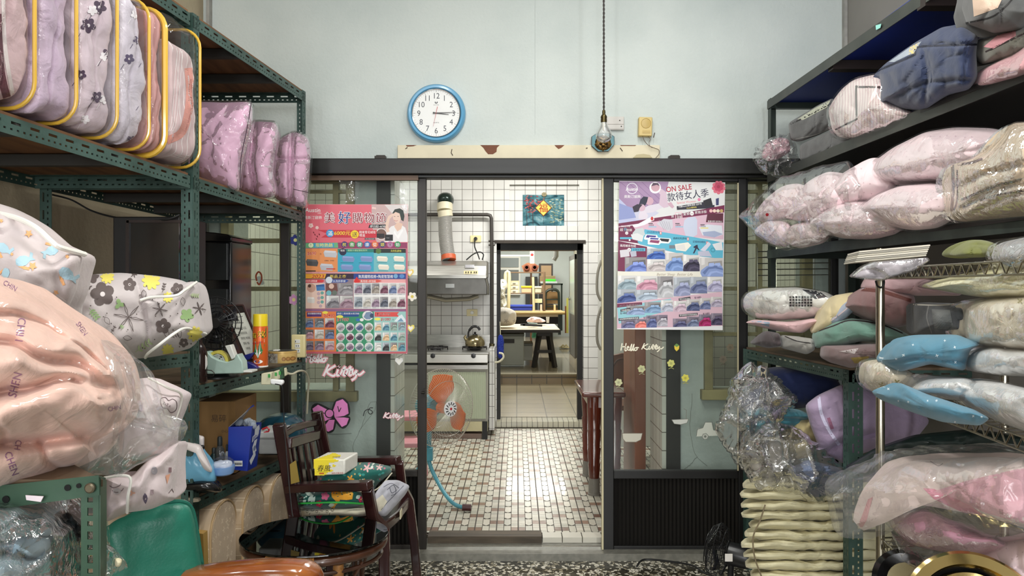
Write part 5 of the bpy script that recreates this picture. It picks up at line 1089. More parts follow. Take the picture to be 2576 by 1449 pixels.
bod=b_.build('pack',M('tissue_white',(236,234,224),rough=.35,bump=.3,bs=25),t,bevel=.006,bseg=3);pr=Print(wrap_map(b_));ye=(244,222,50)
def gridpoly(x0,y0,x1,y1,nx,ny,keep=lambda x,y:True):return[[(x0+(x1-x0)*(i+a)/nx,y0+(y1-y0)*(j+b)/ny)for a,b in((0,0),(1,0),(1,1),(0,1))]for i in range(nx)for j in range(ny)if keep(x0+(x1-x0)*(i+.5)/nx,y0+(y1-y0)*(j+.5)/ny)]
zig=lambda x,y:x<846+8*math.sin(y*.5)+(1155-y)*.5 and not(828<x<836 and 1164<y<1174)
pr.p(gridpoly(787,1140,868,1196,36,26,lambda x,y:zig(x,y)and y>1157-(x-787)*.33),ye)
pr.p(txt('春風',797,1184,17,0,.01,.2),(50,40,20));pr.p(stroke([(797,1187),(824,1187)],.8),(120,100,20));pr.p(rect(803,1189,815,1193),(200,110,40));pr.p(txt('抽取式衛生紙',834,1192,5,-.02),(190,80,80));pr.p(txt('andante',836,1151,6,.02,shear=.3),(90,80,70));pr.build('printing',M('printed_cloth'),bod,smooth=False)
# rattan table with black glass
t=thing('round_table','low oval rattan table with a black glass top in front of the armchair','table');TC=Vector(P(792,1345,2.85));TC.z=.485;TA,TB2=.275,.235
def ring(a,b_,z,n=48):return[(TC.x+a*cos(2*pi*i/n),TC.y+b_*sin(2*pi*i/n),z)for i in range(n)]
m=MB();m.prism(ring(TA,TB2,.477),(0,0,.008));m.build('glass_top',M('black_glass',(3,4,4),rough=.02,spec=.6),t,smooth=False,bevel=.002)
rat=M('dark_rattan',(78,46,30),rough=.3,coat=.4,var=.4,vs=18);wrp=M('cane_wrap',(176,122,66),rough=.5,var=.4,vs=60,stretch=(1,1,1))
m=MB();m.tube(ring(TA*.93,TB2*.93,.455),.017,12,True);m.build('rim_hoop',rat,t);m=MB();m.tube(ring(TA*.9,TB2*.9,.41),.008,8,True);m.build('lower_hoop',rat,t)
for a in(R(-57),R(-128),R(57),R(128)):
 x,y=TC.x+TA*.86*cos(a),TC.y+TB2*.86*sin(a);m=MB();m.tube([(x,y,.45),(x,y,.2),(x*1.0+.03*cos(a),y+.03*sin(a),.0)],.016,10);m.build('leg',rat,t)
 m=MB();m.lathe([(.0185,0),(.0195,.012),(.0185,.024),(.0195,.036),(.0185,.05)],(x,y,.385),seg=16);m.build('cane_binding',wrp,t)
 m=MB();tn=Vector((-sin(a),cos(a),0))
 for s in(-1,1):q=Vector((x,y,0));m.tube(spline([tuple(q+Vector((0,0,.22))+tn*s*.02),tuple(q+tn*s*.035+Vector((0,0,.33))),tuple(q+tn*s*.09+Vector((0,0,.425)))],14,False),.006,8)
 m.build('curved_brace',rat,t)
m=MB()
for i in range(26):a=R(-97)+R(30)*(i/25-.5)*1.25;c_=Vector((TC.x+TA*.93*cos(a),TC.y+TB2*.93*sin(a),.455));tn=Vector((-sin(a),cos(a)*TB2/TA,0)).normalized();u=Vector((0,0,1));v_=tn.cross(u);m.tube([c_+u*.0205*cos(k*pi/5)+v_*.0205*sin(k*pi/5)for k in range(10)],.0034,5,True)
m.build('cane_binding',wrp,t)['kind']='stuff'
# teal vinyl chair with wooden arm
t=thing('teal_armchair','teal green vinyl chair back with a varnished wooden armrest in the foreground','chair')
teal=M('teal_vinyl',(40,122,102),rough=.38,bump=.12,bs=160,spec=.5)
b_=puff_mb([(263,1330),(290,1308),(350,1285),(410,1266),(455,1260),(478,1272),(490,1310),(500,1380),(512,1449),(520,1560),(400,1640),(270,1640),(262,1480)],(1.86,1.98),.045,wr=.002,corner=16,e=6,n=120,rings=24);b_.build('backrest',teal,t)
m=pxtube([(263,1334,1.86),(350,1287,1.9),(410,1268,1.92),(455,1262,1.94),(478,1274,1.96),(490,1310,1.97),(512,1449,1.98)],.006,8,50);m.build('piping',M('teal_piping',(36,108,92),rough=.3),t)
hon=M('honey_wood',(176,104,46),rough=.16,coat=.8,var=.45,vs=5,stretch=(.6,1,4),vc=(116,54,24))
m=MB();pl=[(500,1446),(560,1430),(640,1418),(720,1414),(780,1418),(808,1428),(818,1446),(812,1466),(790,1478),(640,1482),(500,1500)]
o=spline([(470,1452,1.92),(560,1440,1.92),(660,1432,1.93),(760,1434,1.95),(812,1452,1.97)],30,False);vs=[];N=14
for i,q in enumerate(o):
 c_=P(*q);k=1 if i<26 else sqrt(max(.05,1-((i-25)/4.2)**2))
 for j in range(N):a=2*pi*j/N;vs.append(c_+Vector((0,.045*k*math.copysign(abs(cos(a))**.6,cos(a)),.020*k*math.copysign(abs(sin(a))**.6,sin(a)))))
m.add(vs,[(i*N+j,i*N+(j+1)%N,(i+1)*N+(j+1)%N,(i+1)*N+j)for i in range(len(o)-1)for j in range(N)]+[tuple((len(o)-1)*N+j for j in range(N)),tuple(range(N))[::-1]]);m.build('armrest',hon,t)
m=MB();m.beam(P(780,1470,1.96),P(770,1900,1.96),.05,.035);m.build('front_leg',hon,t,bevel=.008);m=MB();m.box((P(330,0,1.95).x,1.9,.40),(P(780,0,1.95).x,2.3,.47));m.build('seat',teal,t,bevel=.02,bseg=3)
m=MB();m.beam(P(420,1560,1.95),Vector((P(420,0,1.95).x,1.97,0)),.04,.035);m.build('rear_leg',hon,t,bevel=.006)
# posters and stickers on the glass doors
def poster(name,label,corners,d,fn,cols,tr):
 t=thing('poster',label,'poster','sale posters on the glass doors');m=MB();m.prism([P(*tr(x,y),d)for x,y in corners],(0,.0006,0));m.build('sheet',M(name,cols,rough=.35),t,smooth=False)
 pr=Print(plane_map(d,tr),.000014);fn(pr);pr.build('printing',printed,t,smooth=False);return t
rnd=random.Random(4)
def bed(pr,x0,y0,x1,y1,c1,c2=None,wall=None):
 w,h=x1-x0,y1-y0;c2=c2 or tuple(max(0,v-36)for v in c1);wall=wall or rnd.choice([(204,200,198),(150,146,148),(222,220,218),(176,182,190)])
 X=lambda u:x0+w*u;Y=lambda v:y0+h*v;q=lambda L_:[[(X(a),Y(b))for a,b in L_]]
 pr.p(rect(x0,y0,x1,y1),wall);pr.p(q([(.05,.0),(.2,0),(.2,.35),(.05,.4)]),tuple(min(255,v+24)for v in wall),.5)
 pr.p(q([(.35,.22),(.95,.14),(.97,.42),(.34,.46)]),tuple(max(0,v-44)for v in wall),.5)
 pr.p(q([(.0,.92),(.04,.66),(.28,.44),(.6,.38),(.94,.42),(1,.6),(1,1),(.02,1)]),c1,.5)
 pr.p(q([(.1,.78),(.34,.5),(.66,.46),(.98,.56),(1,.66),(.66,.56),(.38,.6),(.2,.9)]),c2,.5);pr.p(q([(.3,.98),(.44,.74),(.72,.68),(1,.8),(1,.88),(.7,.78),(.5,.84),(.42,1)]),tuple(min(255,v+22)for v in c1),.5)
 for a in(.36,.62):pr.p(q([(a,.42),(a+.03,.28),(a+.24,.26),(a+.28,.4),(a+.12,.46)]),tuple(min(255,v+30)for v in c1),.5)
 pr.p(q([(.56,.5),(.62,.4),(.76,.42),(.74,.53)]),c2,.5)
BC=[(150,126,146),(104,120,158),(176,172,178),(92,96,110),(190,150,160),(130,140,150),(160,150,140),(118,104,124),(196,190,180),(120,70,90),(150,170,176)]
LT=lambda x,y:(740+x/3.083,430+y/3.083)
def left_poster(p):
 W_=(250,248,246);ink=(40,30,50)
 p.p([[(75,262),(880,262),(880,560),(75,560)]],(228,108,122));p.p([[(600,262),(880,262),(880,552),(640,552),(600,420)]],(206,176,174));p.p([[(700,262),(880,262),(880,330),(760,330)]],(224,216,214))
 p.p([[(700,552),(716,470),(752,430),(820,410),(862,440),(880,500),(880,552)]],(240,236,236));p.p([[(776,430),(800,396),(842,410),(830,450),(800,470)]],(232,196,176));p.p([[(716,480),(706,410),(730,350),(768,326),(772,342),(742,372),(730,430),(740,470)]],(236,204,186))
 p.p([[(760,330),(780,298),(818,290),(846,306),(856,350),(848,392),(830,380),(800,330)]],(52,62,58));p.p([[(764,336),(786,318),(818,330),(828,372),(814,404),(786,402),(768,372)]],(236,206,190));p.p(stroke([(776,382),(790,390),(802,384)],3),(190,90,96));p.p(stroke([(774,352),(784,354)],3),(70,56,50));p.p(stroke([(800,352),(812,352)],3),(70,56,50));p.p([[(778,460),(800,500),(838,450),(846,462),(808,530),(770,480)]],(250,248,248))
 p.p(disk(676,490,44),W_);p.p(disk(676,490,40),(120,90,80));p.p(rect(640,486,700,520),(44,40,44));p.p(rect(704,494,766,542),(36,38,42));p.p(txt('Aust',716,522,12),(180,180,180))
 p.p(txt('Austin',84,318,46,.02,.01,.1),W_);p.p(txt('LINEN',180,332,11),W_);p.p(txt('奧斯汀寢飾',76,372,28),W_)
 for s_,x,c_,h in(('美',232,(150,40,60),84),('好',340,(50,60,140),100),('購',450,(150,40,60),82),('物',540,(150,40,60),82),('節',632,(150,40,60),82)):
  y_=393 if h<100 else 399
  for dx,dy,c2 in[(6,6,ink)]+[(4*cos(a*pi/4),4*sin(a*pi/4),W_)for a in range(8)]+[(1,0,c_),(-1,0,c_)]:p.p(txt(s_,x+dx,y_+dy,h),c2)
 p.p([[(584,416),(712,416),(704,442),(576,442)]],(30,28,34));p.p(txt('即日起~6/30',588,438,22,0,.01,.1,fit=118),W_)
 p.p([[(186,458),(640,458),(640,516),(210,516),(256,486)]],(206,50,66));p.p(disk(278,484,30),(50,150,210));p.p(txt('滿',258,501,42,0,.01),W_);p.p(txt('6000元',308,496,40,0,.012,.1,fit=128),(252,236,60));p.p(disk(470,492,32),(250,214,50));p.p(txt('送',449,508,42,0,.01),(60,40,60));p.p(txt('精美雪花絨毯',504,484,24,fit=128),W_);p.p(txt('禮盒',504,508,24),W_);p.p(rect(548,520,628,534),(40,36,40));p.p(txt('送完以等值商品替代',552,531,9,fit=72),W_)
 for x,y,r_ in((130,424,20),(178,440,14),(612,288,10),(628,290,9)):p.p(petals(x,y,r_,5,.3,.8),(248,214,210));p.p(disk(x,y,r_*.2),(240,170,120))
 for x,y in((158,486),(176,500),(192,484),(170,520),(148,470)):p.p(leaf(x,y,18,4,1.1),(120,30,40))
 p.p(rect(75,556,878,600),(150,60,100));p.p([[(90,560),(338,556),(342,596),(90,598)]],(110,180,130));p.p(disk(130,576,19),(230,240,200));p.p(stroke([(130,576),(130,564)],3),(70,110,80));p.p(rect(152,560,310,594),(70,160,200));p.p(txt('限時熱銷',166,588,32,0,.01,fit=132),(250,240,80))
 for i,s_ in enumerate('枕救健康從頭開始'):p.p(disk(390+59*i,570,24),[(60,50,120),(80,150,80),(70,150,130),(60,110,180),(230,120,60),(50,60,120),(190,110,160),(50,150,90)][i]);p.p(txt(s_,374+59*i,583,32,0,.012),[(250,230,60),W_][i not in(0,5)])
 p.p(rect(75,604,338,782),(236,150,90));p.p(rect(338,604,618,782),(60,170,200));p.p(rect(618,604,866,782),(120,190,196));p.p(rect(338,604,618,632),(40,130,120));p.p(rect(618,604,866,636),(36,46,44));p.p(txt('天然乳膠枕',748,628,20,fit=84),(240,230,90));p.p(disk(654,621,21),(90,120,60));p.p(disk(378,628,28),(40,40,70));p.p(txt('輕柔',360,624,17),W_);p.p(txt('極致冷凝記憶枕系列',416,622,16,fit=150),(210,240,180));p.p(txt('$690',100,652,34,-.02,.015,.15),W_);p.p(txt('$690',101,651,34,-.02,.006,.15),(206,40,40));p.p(txt('元',198,650,16),(60,30,30))
 def pil(x,y,w,h,c):p.p([[(x,y+h*.3),(x+w*.1,y),(x+w*.9,y+h*.1),(x+w,y+h*.5),(x+w*.92,y+h),(x+w*.1,y+h*.9)]],c);p.p([[(x+w*.1,y),(x+w*.9,y+h*.1),(x+w*.85,y+h*.35),(x+w*.08,y+h*.3)]],tuple(min(255,v+20)for v in c))
 for x,y in((370,660),(512,660),(360,724),(500,724)):pil(x,y,100,46,(130,150,200));p.p(rect(x-10,y+52,x+90,y+55),(30,90,110))
 for x,y in((640,660),(770,660),(650,724),(772,724)):pil(x,y,88,44,(236,226,210));p.p(rect(x,y+50,x+80,y+53),(50,110,120))
 for x,y,c_ in((228,616,(200,200,206)),(200,718,(190,190,198)),(92,684,(80,80,82))):pil(x,y,106 if x>150 else 96,56,c_)
 p.p(txt('記憶枕   竹炭枕',236,700,11),(80,40,30));p.p(rect(250,756,320,764),(200,60,50));p.p(rect(92,772,168,780),(60,40,36))
 p.p(rect(75,796,868,838),(50,34,60));p.p([[(75,798),(250,798),(238,834),(75,834)]],(240,170,50));p.p(txt('2023',134,830,36,0,.015,.2,fit=100),(180,40,50));p.p(txt('新品上市',274,828,28,0,.01,.15,fit=130),(250,220,90));p.p(rect(462,798,868,838),(40,70,150));p.p(txt('無異纖精梳棉+陶瓷智慧棉',498,830,29,0,.01,fit=268),W_);p.p(disk(788,816,17),(120,170,210));p.p(disk(836,816,20,16),(90,140,200))
 p.p(rect(75,840,462,1068),(200,150,160));p.p(rect(244,840,460,1064),(150,130,140));p.p([[(75,842),(220,842),(236,852),(220,866),(75,866)]],(220,60,66));p.p(txt('羊奶乳膠肌被',84,860,16),W_);p.p([[(280,840),(402,840),(424,852),(402,866),(280,866)]],(50,80,160));p.p(txt('水洗四季被',300,862,20),W_);p.p(disk(272,846,26),(220,226,236));p.p([[(480,842),(650,842),(680,852),(650,866),(480,866)]],(226,90,80));p.p(txt('萬用被+床包組',514,862,19,fit=120),W_);p.p([[(464,856),(486,820),(500,840),(508,858),(500,872),(476,872)]],(226,50,50))
 p.p(rect(75,870,240,1066),(240,206,190));p.p(disk(134,908,34),(206,160,140));p.p(disk(120,892,13),(90,60,50));p.p([[(170,886),(236,876),(240,926),(176,930)]],(70,130,190));p.p(rect(172,884,236,896),(50,90,150))
 for i,(x,y)in enumerate([(190,952),(218,946),(192,986),(218,982),(190,1020),(218,1016),(206,1048)]):p.p(disk(x,y,13),(110,170,160)if i%2 else(200,170,180))
 pil(100,976,62,50,(226,220,214));bed(p,340,872,456,962,(160,156,160));p.p([[(246,872),(330,872),(340,930),(300,960),(246,940)]],(120,76,70));p.p(disk(290,894,20),(230,196,180));p.p(disk(270,946,20),(120,190,200));p.p(disk(314,946,20),(110,120,110));bed(p,250,968,348,1062,(136,132,138));bed(p,354,968,456,1062,(166,136,150))
 p.p(rect(463,868,868,1070),W_)
 for j in range(2):
  for i in range(6):bed(p,468+66.5*i,872+104*j,530+66.5*i,950+104*j,BC[(i*3+j*5)%11]);p.p(rect(468+66.5*i,952+104*j,530+66.5*i,962+104*j),(210,208,210));p.p(txt('SY6'+str(101+i),478+66.5*i,960+104*j,8),ink)
 p.p(rect(75,1072,870,1090),(150,100,140));p.p(rect(75,1090,328,1400),(236,130,70));p.p(rect(100,1096,214,1130),(90,50,120));p.p(txt('超細纖維四季被',106,1112,15),W_);p.p(txt('$2480',226,1132,34,.04,.012,.15),(250,230,210));p.p(txt('$2480',227,1131,34,.04,.004,.15),(206,40,40));p.p(disk(242,1098,22,11),(250,230,80))
 for j in range(3):
  for i in range(3):bed(p,80+80*i,1142+88*j,152+80*i,1214+88*j,BC[(i*4+j*3+1)%11],wall=(120,116,116)if(i+j)%2 else None)
 p.p(rect(328,1090,620,1400),(60,150,110));p.p([[(328,1094),(512,1094),(500,1130),(328,1130)]],(40,80,150));p.p(txt('德舒二重森羅冰雨涼被',334,1112,16,fit=172),W_);p.p(disk(574,1122,44,38),(240,236,236));p.p([[(540,1132),(560,1096),(596,1092),(616,1120),(590,1150),(560,1150)]],(130,150,180));p.p(disk(606,1122,18),(60,80,110));p.p(disk(356,1130,26,12),(250,240,100));p.p(txt('$1980',332,1164,36,.0,.012,.15),W_);p.p(txt('$1980',333,1163,36,0,.004,.15),(206,40,40));p.p(disk(496,1154,17,12),(60,120,190));p.p(disk(526,1154,15,12),W_)
 for j in range(3):
  for i in range(4):
   x,y=362+73*i,1210+76*j;p.p(disk(x,y,33),W_);p.p(disk(x,y,30),(222,222,222));c_=BC[(i*5+j*2+2)%11];p.p([[(x-29,y+8),(x-12,y-8),(x+14,y-12),(x+29,y-2),(x+24,y+18),(x,y+30),(x-22,y+20)]],c_);p.p([[(x-14,y+10),(x+10,y-2),(x+28,y+6),(x+10,y+8),(x-6,y+26)]],tuple(max(0,v-34)for v in c_));p.p([[(x-10,y-10),(x-4,y-20),(x+12,y-20),(x+16,y-12)]],tuple(min(255,v+24)for v in c_))
   if i<4:p.p(rect(x-18,y+34,x+18,y+38),(230,236,230))
 p.p(rect(620,1090,868,1400),(160,206,200));p.p([[(626,1094),(816,1094),(800,1112),(816,1130),(626,1130)]],(226,80,76));p.p(txt('富山冰川被',638,1118,22,0,.01,fit=110),W_);p.p([[(776,1168),(812,1126),(836,1112),(870,1160),(870,1172)]],(230,240,246));p.p([[(800,1168),(830,1140),(852,1168)]],(120,160,190));p.p(disk(648,1148,24,11),(250,240,100));p.p(txt('$1080',672,1160,30,0,.01,.15),(206,40,40));p.p(txt('元',762,1158,14),ink)
 cs=[(226,190,150),(120,160,170),(230,226,220),(150,170,180),(170,180,190),(90,140,160),(210,214,216),(60,60,60),(196,180,150),(120,150,160),(150,170,160),(140,160,176)]
 for j in range(3):
  for i in range(4):bed(p,626+61*i,1174+78*j,678+61*i,1238+78*j,cs[(i*5+j*7)%12])
 p.p(rect(75,1400,880,1414),(206,100,110));p.p(rect(868,600,880,1414),(196,110,130))
poster('poster_paper_pink','pink and orange bedding sale poster with photos of beds on the left glass door',[(75,258),(883,260),(880,1418),(75,1418)],3.955,left_poster,(232,160,160),LT)
RT=lambda x,y:(1500+x/3.2935,420+y/3.2935)
def right_poster(p):
 W_=(248,246,246);mar=(120,38,76);ink=(44,40,70);sk=(96,186,214)
 p.p([[(190,118),(1066,130),(1062,360),(600,400),(184,470)]],(226,226,226));p.p([[(190,118),(600,122),(560,300),(480,360),(186,430)]],(170,140,176));
 for i in range(4):p.p(stroke([(196+60*i,122),(440+50*i,330)],4),(140,110,150))
 p.p([[(188,260),(290,360),(420,440),(186,470)]],(196,200,232));p.p([[(280,372),(420,330),(520,380),(430,440),(330,440)]],(206,206,226));p.p([[(190,300),(300,340),(330,420),(186,440)]],(150,160,210))
 p.p([[(380,350),(430,320),(530,300),(560,330),(470,376),(400,384)]],(222,214,226));p.p([[(520,310),(530,230),(500,190),(540,180),(580,210),(590,280),(600,330),(560,340)]],(214,190,206));p.p([[(590,300),(620,290),(646,330),(630,344),(600,320)]],(206,170,186))
 p.p(disk(488,172,48),(250,246,250));p.p(disk(490,168,36),(206,164,176));p.p([[(456,160),(470,132),(512,134),(526,158),(500,148)]],(90,70,90));p.p(disk(440,282,34),(210,170,186));p.p([[(366,270),(392,244),(430,250),(420,290),(400,330),(350,320)]],(44,46,66));p.p(disk(376,338,30),(214,180,196));p.p([[(300,330),(340,308),(384,312),(360,340),(350,370),(312,376)]],(52,44,60));p.p([[(350,400),(360,370),(400,362),(430,400),(420,436),(350,430)]],(226,216,228))
 p.p(stroke([(296+44*cos(a*.4),178+44*sin(a*.4))for a in range(16)],6,True),(230,226,236));p.p(txt('Austin',244,196,38,0,.01,.2),W_);p.p(txt('奧斯汀寢飾',230,256,28,0,.01,fit=136),W_)
 p.p(txt('ON SALE',580,210,62,.0-R(7),.015,fit=214),(176,30,60));p.p(txt('款待女人季',590,282,76,-R(7),.012,fit=346),ink);p.p(txt('Special Women',666,306,26,-R(5),0,0,fit=160),(226,120,130))
 p.p(petals(1014,170,58,9,.2,.7),(220,110,130));p.p(petals(1014,166,40,7,.5,.8),(196,70,100));p.p(disk(1012,164,14),(170,50,80));p.p(petals(852,270,14,6,0,.8),(230,130,170))
 p.p([[(884,280),(950,256),(966,320),(900,330)]],(40,38,44));p.p([[(990,264),(1016,256),(1014,316),(992,318)]],(60,64,110));p.p([[(666,326),(890,290),(900,328),(980,314),(978,342),(668,356)]],(44,42,56));p.p(txt('凡購Austin寢飾滿額 送好禮',680,338,18,-R(8),fit=196),W_);p.p(txt('Austin精美毯',748,346,15,-R(5)),(250,230,110))
 p.p([[(184,468),(620,402),(1062,316),(1060,380),(640,430),(184,500)]],mar);p.p(txt('買',620,420,26,-R(7)),W_);p.p(stroke([(654,380),(708,374),(712,430),(658,436),(654,380)],5),(240,200,210));p.p(txt('春夏',662,402,23,-R(7)),W_);p.p(txt('涼被',666,426,22,-R(7)),W_);p.p(txt('夏被',720,402,27,-R(7)),W_);p.p(disk(792,386,17),W_);p.p(txt('加送',780,392,12),mar);p.p(txt('素雅涼墊',816,388,25,-R(5),fit=100),W_)
 for i in range(4):p.p(disk(950+29*i,364,14),[(240,190,190),(246,214,200),(236,220,200),(200,170,110)][i])
 p.p([[(184,492),(640,432),(1058,376),(1054,600),(500,560),(184,560)]],(222,186,204));p.p([[(920,388),(1052,384),(1050,462),(908,458)]],(96,40,60));p.p(txt('數量有限 送完為止',924,456,16,.02,fit=120),W_)
 p.p([[(256,486),(350,470),(440,420),(476,408),(480,440),(400,480),(330,500)]],(246,244,248));p.p(disk(462,428,12,16),(200,60,60))
 p.p([[(500,470),(560,430),(630,436),(636,500),(600,534),(540,500)]],(210,208,218));
 for i in range(5):p.p(stroke([(520+20*i,440+4*i),(560+14*i,520)],3),(160,158,172))
 p.p([[(730,440),(760,418),(820,414),(836,440),(836,560),(800,582),(740,570),(720,500)]],(206,212,232));p.p([[(850,500),(920,476),(1040,486),(1050,560),(980,584),(880,566)]],(226,230,240));p.p([[(880,540),(980,530),(1048,556),(980,584),(890,570)]],(170,180,210))
 for x,y in((432,466),(654,466),(862,476)):p.p(rect(x,y,x+36,y+6),(40,40,50));p.p(txt('涼夏被',x,y+22,15),ink);p.p(rect(x,y+26,x+66,y+34),(240,220,120)if x>800 else(150,200,226))
 p.p([[(184,500),(300,484),(400,640),(184,610)]],mar);p.p(txt('雅緻五件組',206,498,15,0),W_);p.p(txt('超',196,530,26),W_);p.p(txt('夯',224,530,32),sk);p.p(txt('枕頭',248,532,24),W_);p.p(disk(252,548,13),W_);p.p(txt('送',246,554,13),mar);p.p(rect(196,582,296,598),sk);p.p(disk(276,606,8),W_)
 p.p([[(400,516),(800,580),(1052,626),(1048,762),(700,720),(360,640),(340,620),(390,560)]],sk)
 p.p([[(300,548),(330,512),(388,506),(404,560),(360,600),(306,580)]],(206,214,216));p.p([[(286,560),(340,548),(392,572),(380,620),(300,600)]],(230,232,232));p.p(txt('SPA按壓按摩',418,548,24,.02,.01,fit=106),(40,80,130))
 for x,y,c_ in((410,562,(70,60,140)),(440,584,(60,70,160)),(520,590,(36,36,44)),(440,602,(150,70,110))):p.p([[(x-16,y+30),(x,y-4),(x+94,y+2),(x+100,y+24),(x+80,y+44),(x-10,y+40)]],W_);p.p([[(x,y+22),(x+10,y+2),(x+86,y+8),(x+76,y+32)]],c_)
 for x,y in((526,534),(752,584),(910,618)):p.p(rect(x,y,x+15,y+26),(226,90,90));p.p(rect(x+4,y+4,x+11,y+22),W_)
 p.p(txt('森麻如乳膠枕',636,598,20,.02,.01,fit=112),(40,60,100));p.p(rect(604,648,654,676),(120,130,140));p.p([[(650,640),(760,624),(786,650),(740,700),(660,690)]],(244,240,228));p.p([[(660,650),(730,640),(740,690),(662,684)]],(230,228,224));p.p(txt('記憶棉助眠枕',798,626,20,.04,.01,fit=106),(40,60,100))
 p.p([[(826,648),(838,644),(842,668),(856,690),(846,690),(832,676),(812,716),(800,716),(820,672),(808,670),(804,662)]],ink);p.p([[(860,690),(930,620),(950,640),(900,700)]],(220,220,236));p.p([[(840,700),(930,694),(958,744),(846,736)]],(196,196,216));p.p([[(960,640),(1040,620),(1048,690),(990,690)]],(232,234,238));p.p(stroke([(966+17*cos(a*.7),688+17*sin(a*.7))for a in range(9)],5,True),(60,150,170))
 p.p([[(182,612),(420,662),(416,880),(178,862)]],mar);p.p(txt('兩用被床包組',196,660,24,.03,.01,fit=132),W_);p.p(disk(272,686,15),W_);p.p(txt('送',265,692,15),mar);p.p(rect(290,672,406,698),sk);p.p(txt('全舖保潔墊',300,693,18,.0,fit=96),ink);p.p([[(194,690),(270,682),(276,740),(200,750)]],(220,216,222));p.p([[(276,700),(330,696),(334,740),(290,746)]],(190,190,206))
 bl=[(80,110,190),(130,150,200),(200,204,214),(190,196,226),(50,46,80),(140,170,210)]
 for(x0,y0,x1,y1,c_)in((236,748,414,892,(120,140,210)),(418,676,570,764,(60,100,180)),(418,764,572,864,(200,190,190)),(572,712,720,862,(120,150,206)),(718,730,856,864,(60,54,80)),(860,754,1050,908,(140,160,210))):bed(p,x0,y0,x1,y1,c_)
 p.p([[(176,866),(560,866),(856,868),(876,912),(176,900)]],(240,236,222));p.p(txt('Better Sleep  Better Life',498,900,30,.0,0,.3,fit=300),(160,140,120))
 g2=[(150,170,180),(206,150,170),(196,196,200),(150,156,190),(110,120,160),(180,176,206),(70,90,150),(176,190,206)]
 for i,(x0,y0,x1,y1)in enumerate(((176,900,330,1014),(330,904,506,1020),(506,906,636,1080),(640,916,778,1070),(776,912,918,1046),(918,912,1042,1034),(172,1016,328,1130),(328,1018,506,1108))):bed(p,x0,y0,x1,y1,g2[i])
 p.p([[(172,1130),(1040,1034),(1046,1350),(172,1344)]],(222,186,200));p.p([[(172,1160),(620,1090),(600,1190),(186,1300)]],(150,206,216));p.p([[(172,1134),(378,1120),(380,1142),(172,1166)]],mar);p.p(txt('AUSTIN超值商品',192,1158,20,-R(5),.01,fit=178),W_)
 for i,(x0,y0,x1,y1,c_)in enumerate(((250,1150,400,1226,(150,170,206)),(400,1120,534,1210,(130,160,196)),(534,1104,636,1198,(186,190,206)),(640,1110,746,1200,(206,180,196)),(746,1096,856,1192,(80,90,130)),(856,1086,946,1180,(110,120,160)),(946,1076,1040,1160,(180,170,190)),(206,1262,320,1338,(110,110,150)),(320,1260,414,1332,(236,130,120)),(414,1230,500,1330,(90,100,150)),(500,1226,590,1322,(180,176,186)),(634,1256,748,1340,(90,90,130)),(748,1240,848,1330,(120,130,160)),(848,1222,950,1320,(170,30,100)),(950,1212,1042,1310,(70,60,90)))):bed(p,x0,y0,x1,y1,c_,wall=(130,120,136)if i>6 else None)
 for x,y,s_,pr_,px in((206,1194,'天絲兩用被','$1480',198),(190,1268,'40支精梳棉鋪棉兩用被','$2180',390),(688,1102,'棉花天絲涼被','$1680',812),(690,1236,'素色精梳印花兩用被套','$1680',882)):
  w_=16*len(s_)*.9;p.p([[(x-6,y+6),(x+w_+4,y-8),(x+w_+4,y-28),(x-6,y-14)]],(30,30,44));p.p(txt(s_,x,y,16,-R(4),.01,fit=w_),W_);p.p(txt(pr_,px,y-12 if px>x+60 else y+26,22,-R(4),.005),(70,50,80))
 p.p([[(172,1338),(1046,1316),(1046,1352),(172,1344)]],(240,238,240))
poster('poster_paper_white','blue, pink and maroon bedding sale poster headed ON SALE on the right glass door',[(190,115),(1068,128),(1045,1352),(172,1345)],3.955,right_poster,(236,232,234),RT)
def sticker(name,label,polys,group=None,d=3.972,cat='sticker'):
 pr=Print(plane_map(d),.00012)
 for pl,c_ in polys:pr.p(pl,c_)
 return tag(pr.build(name,printed,smooth=False),label,cat,group)
pk=(222,130,190);K=(24,22,24)
bw=[[(838,1038),(800,1018),(786,1028),(794,1052),(812,1062),(834,1052)],[(838,1032),(846,1010),(862,1004),(874,1016),(877,1040),(866,1046),(842,1050)],[(828,1056),(812,1078),(826,1086),(838,1080),(842,1056)],[(842,1050),(860,1074),(872,1068),(878,1052),(866,1050)]]
sticker('bow_sticker','large pink ribbon bow sticker with black outline on the left glass door',[(stroke(b_,7,True,30),K)for b_ in bw]+[([b_],pk)for b_ in bw]+[(disk(829,1040,12),K),(disk(829,1040,9.5),pk),(stroke([(804,1036),(818,1040)],2),K),(stroke([(850,1022),(853,1036),(858,1026)],2),K)])
KT=[[(18,0),(6,26)],[(34,2),(14,16),(28,27),(34,24)],[(41,12),(38,22),(40,26),(45,24)],[(43,4),(44,5)],[(46,24),(58,4),(54,25),(60,24)],[(50,13),(64,11)],[(60,24),(72,4),(68,25),(74,24)],[(64,13),(78,11)],[(76,14),(78,24),(86,14),(84,30),(75,37)],[(86,20),(94,24),(104,16)]]
HL=[[(4,0),(0,24)],[(18,0),(14,24),(20,24)],[(2,12),(17,11)],[(20,18),(28,14),(24,10),(21,20),(30,24)],[(30,24),(38,2),(34,24),(38,24)],[(38,24),(46,2),(42,24),(47,22)],[(54,14),(47,18),(50,25),(57,20),(54,14),(62,15)]]
def scr(L_,x,y,k,w):return[q for pl in L_ for q in stroke([(x+a*k,y+b*k)for a,b in pl],w,n=14)]
def script(L_,x,y,k,ca,cb):return[(scr(L_,x,y,k,9*k),ca),(scr(L_,x,y,k,4.2*k),cb)]
pa,pb=(226,150,160),(250,244,244)
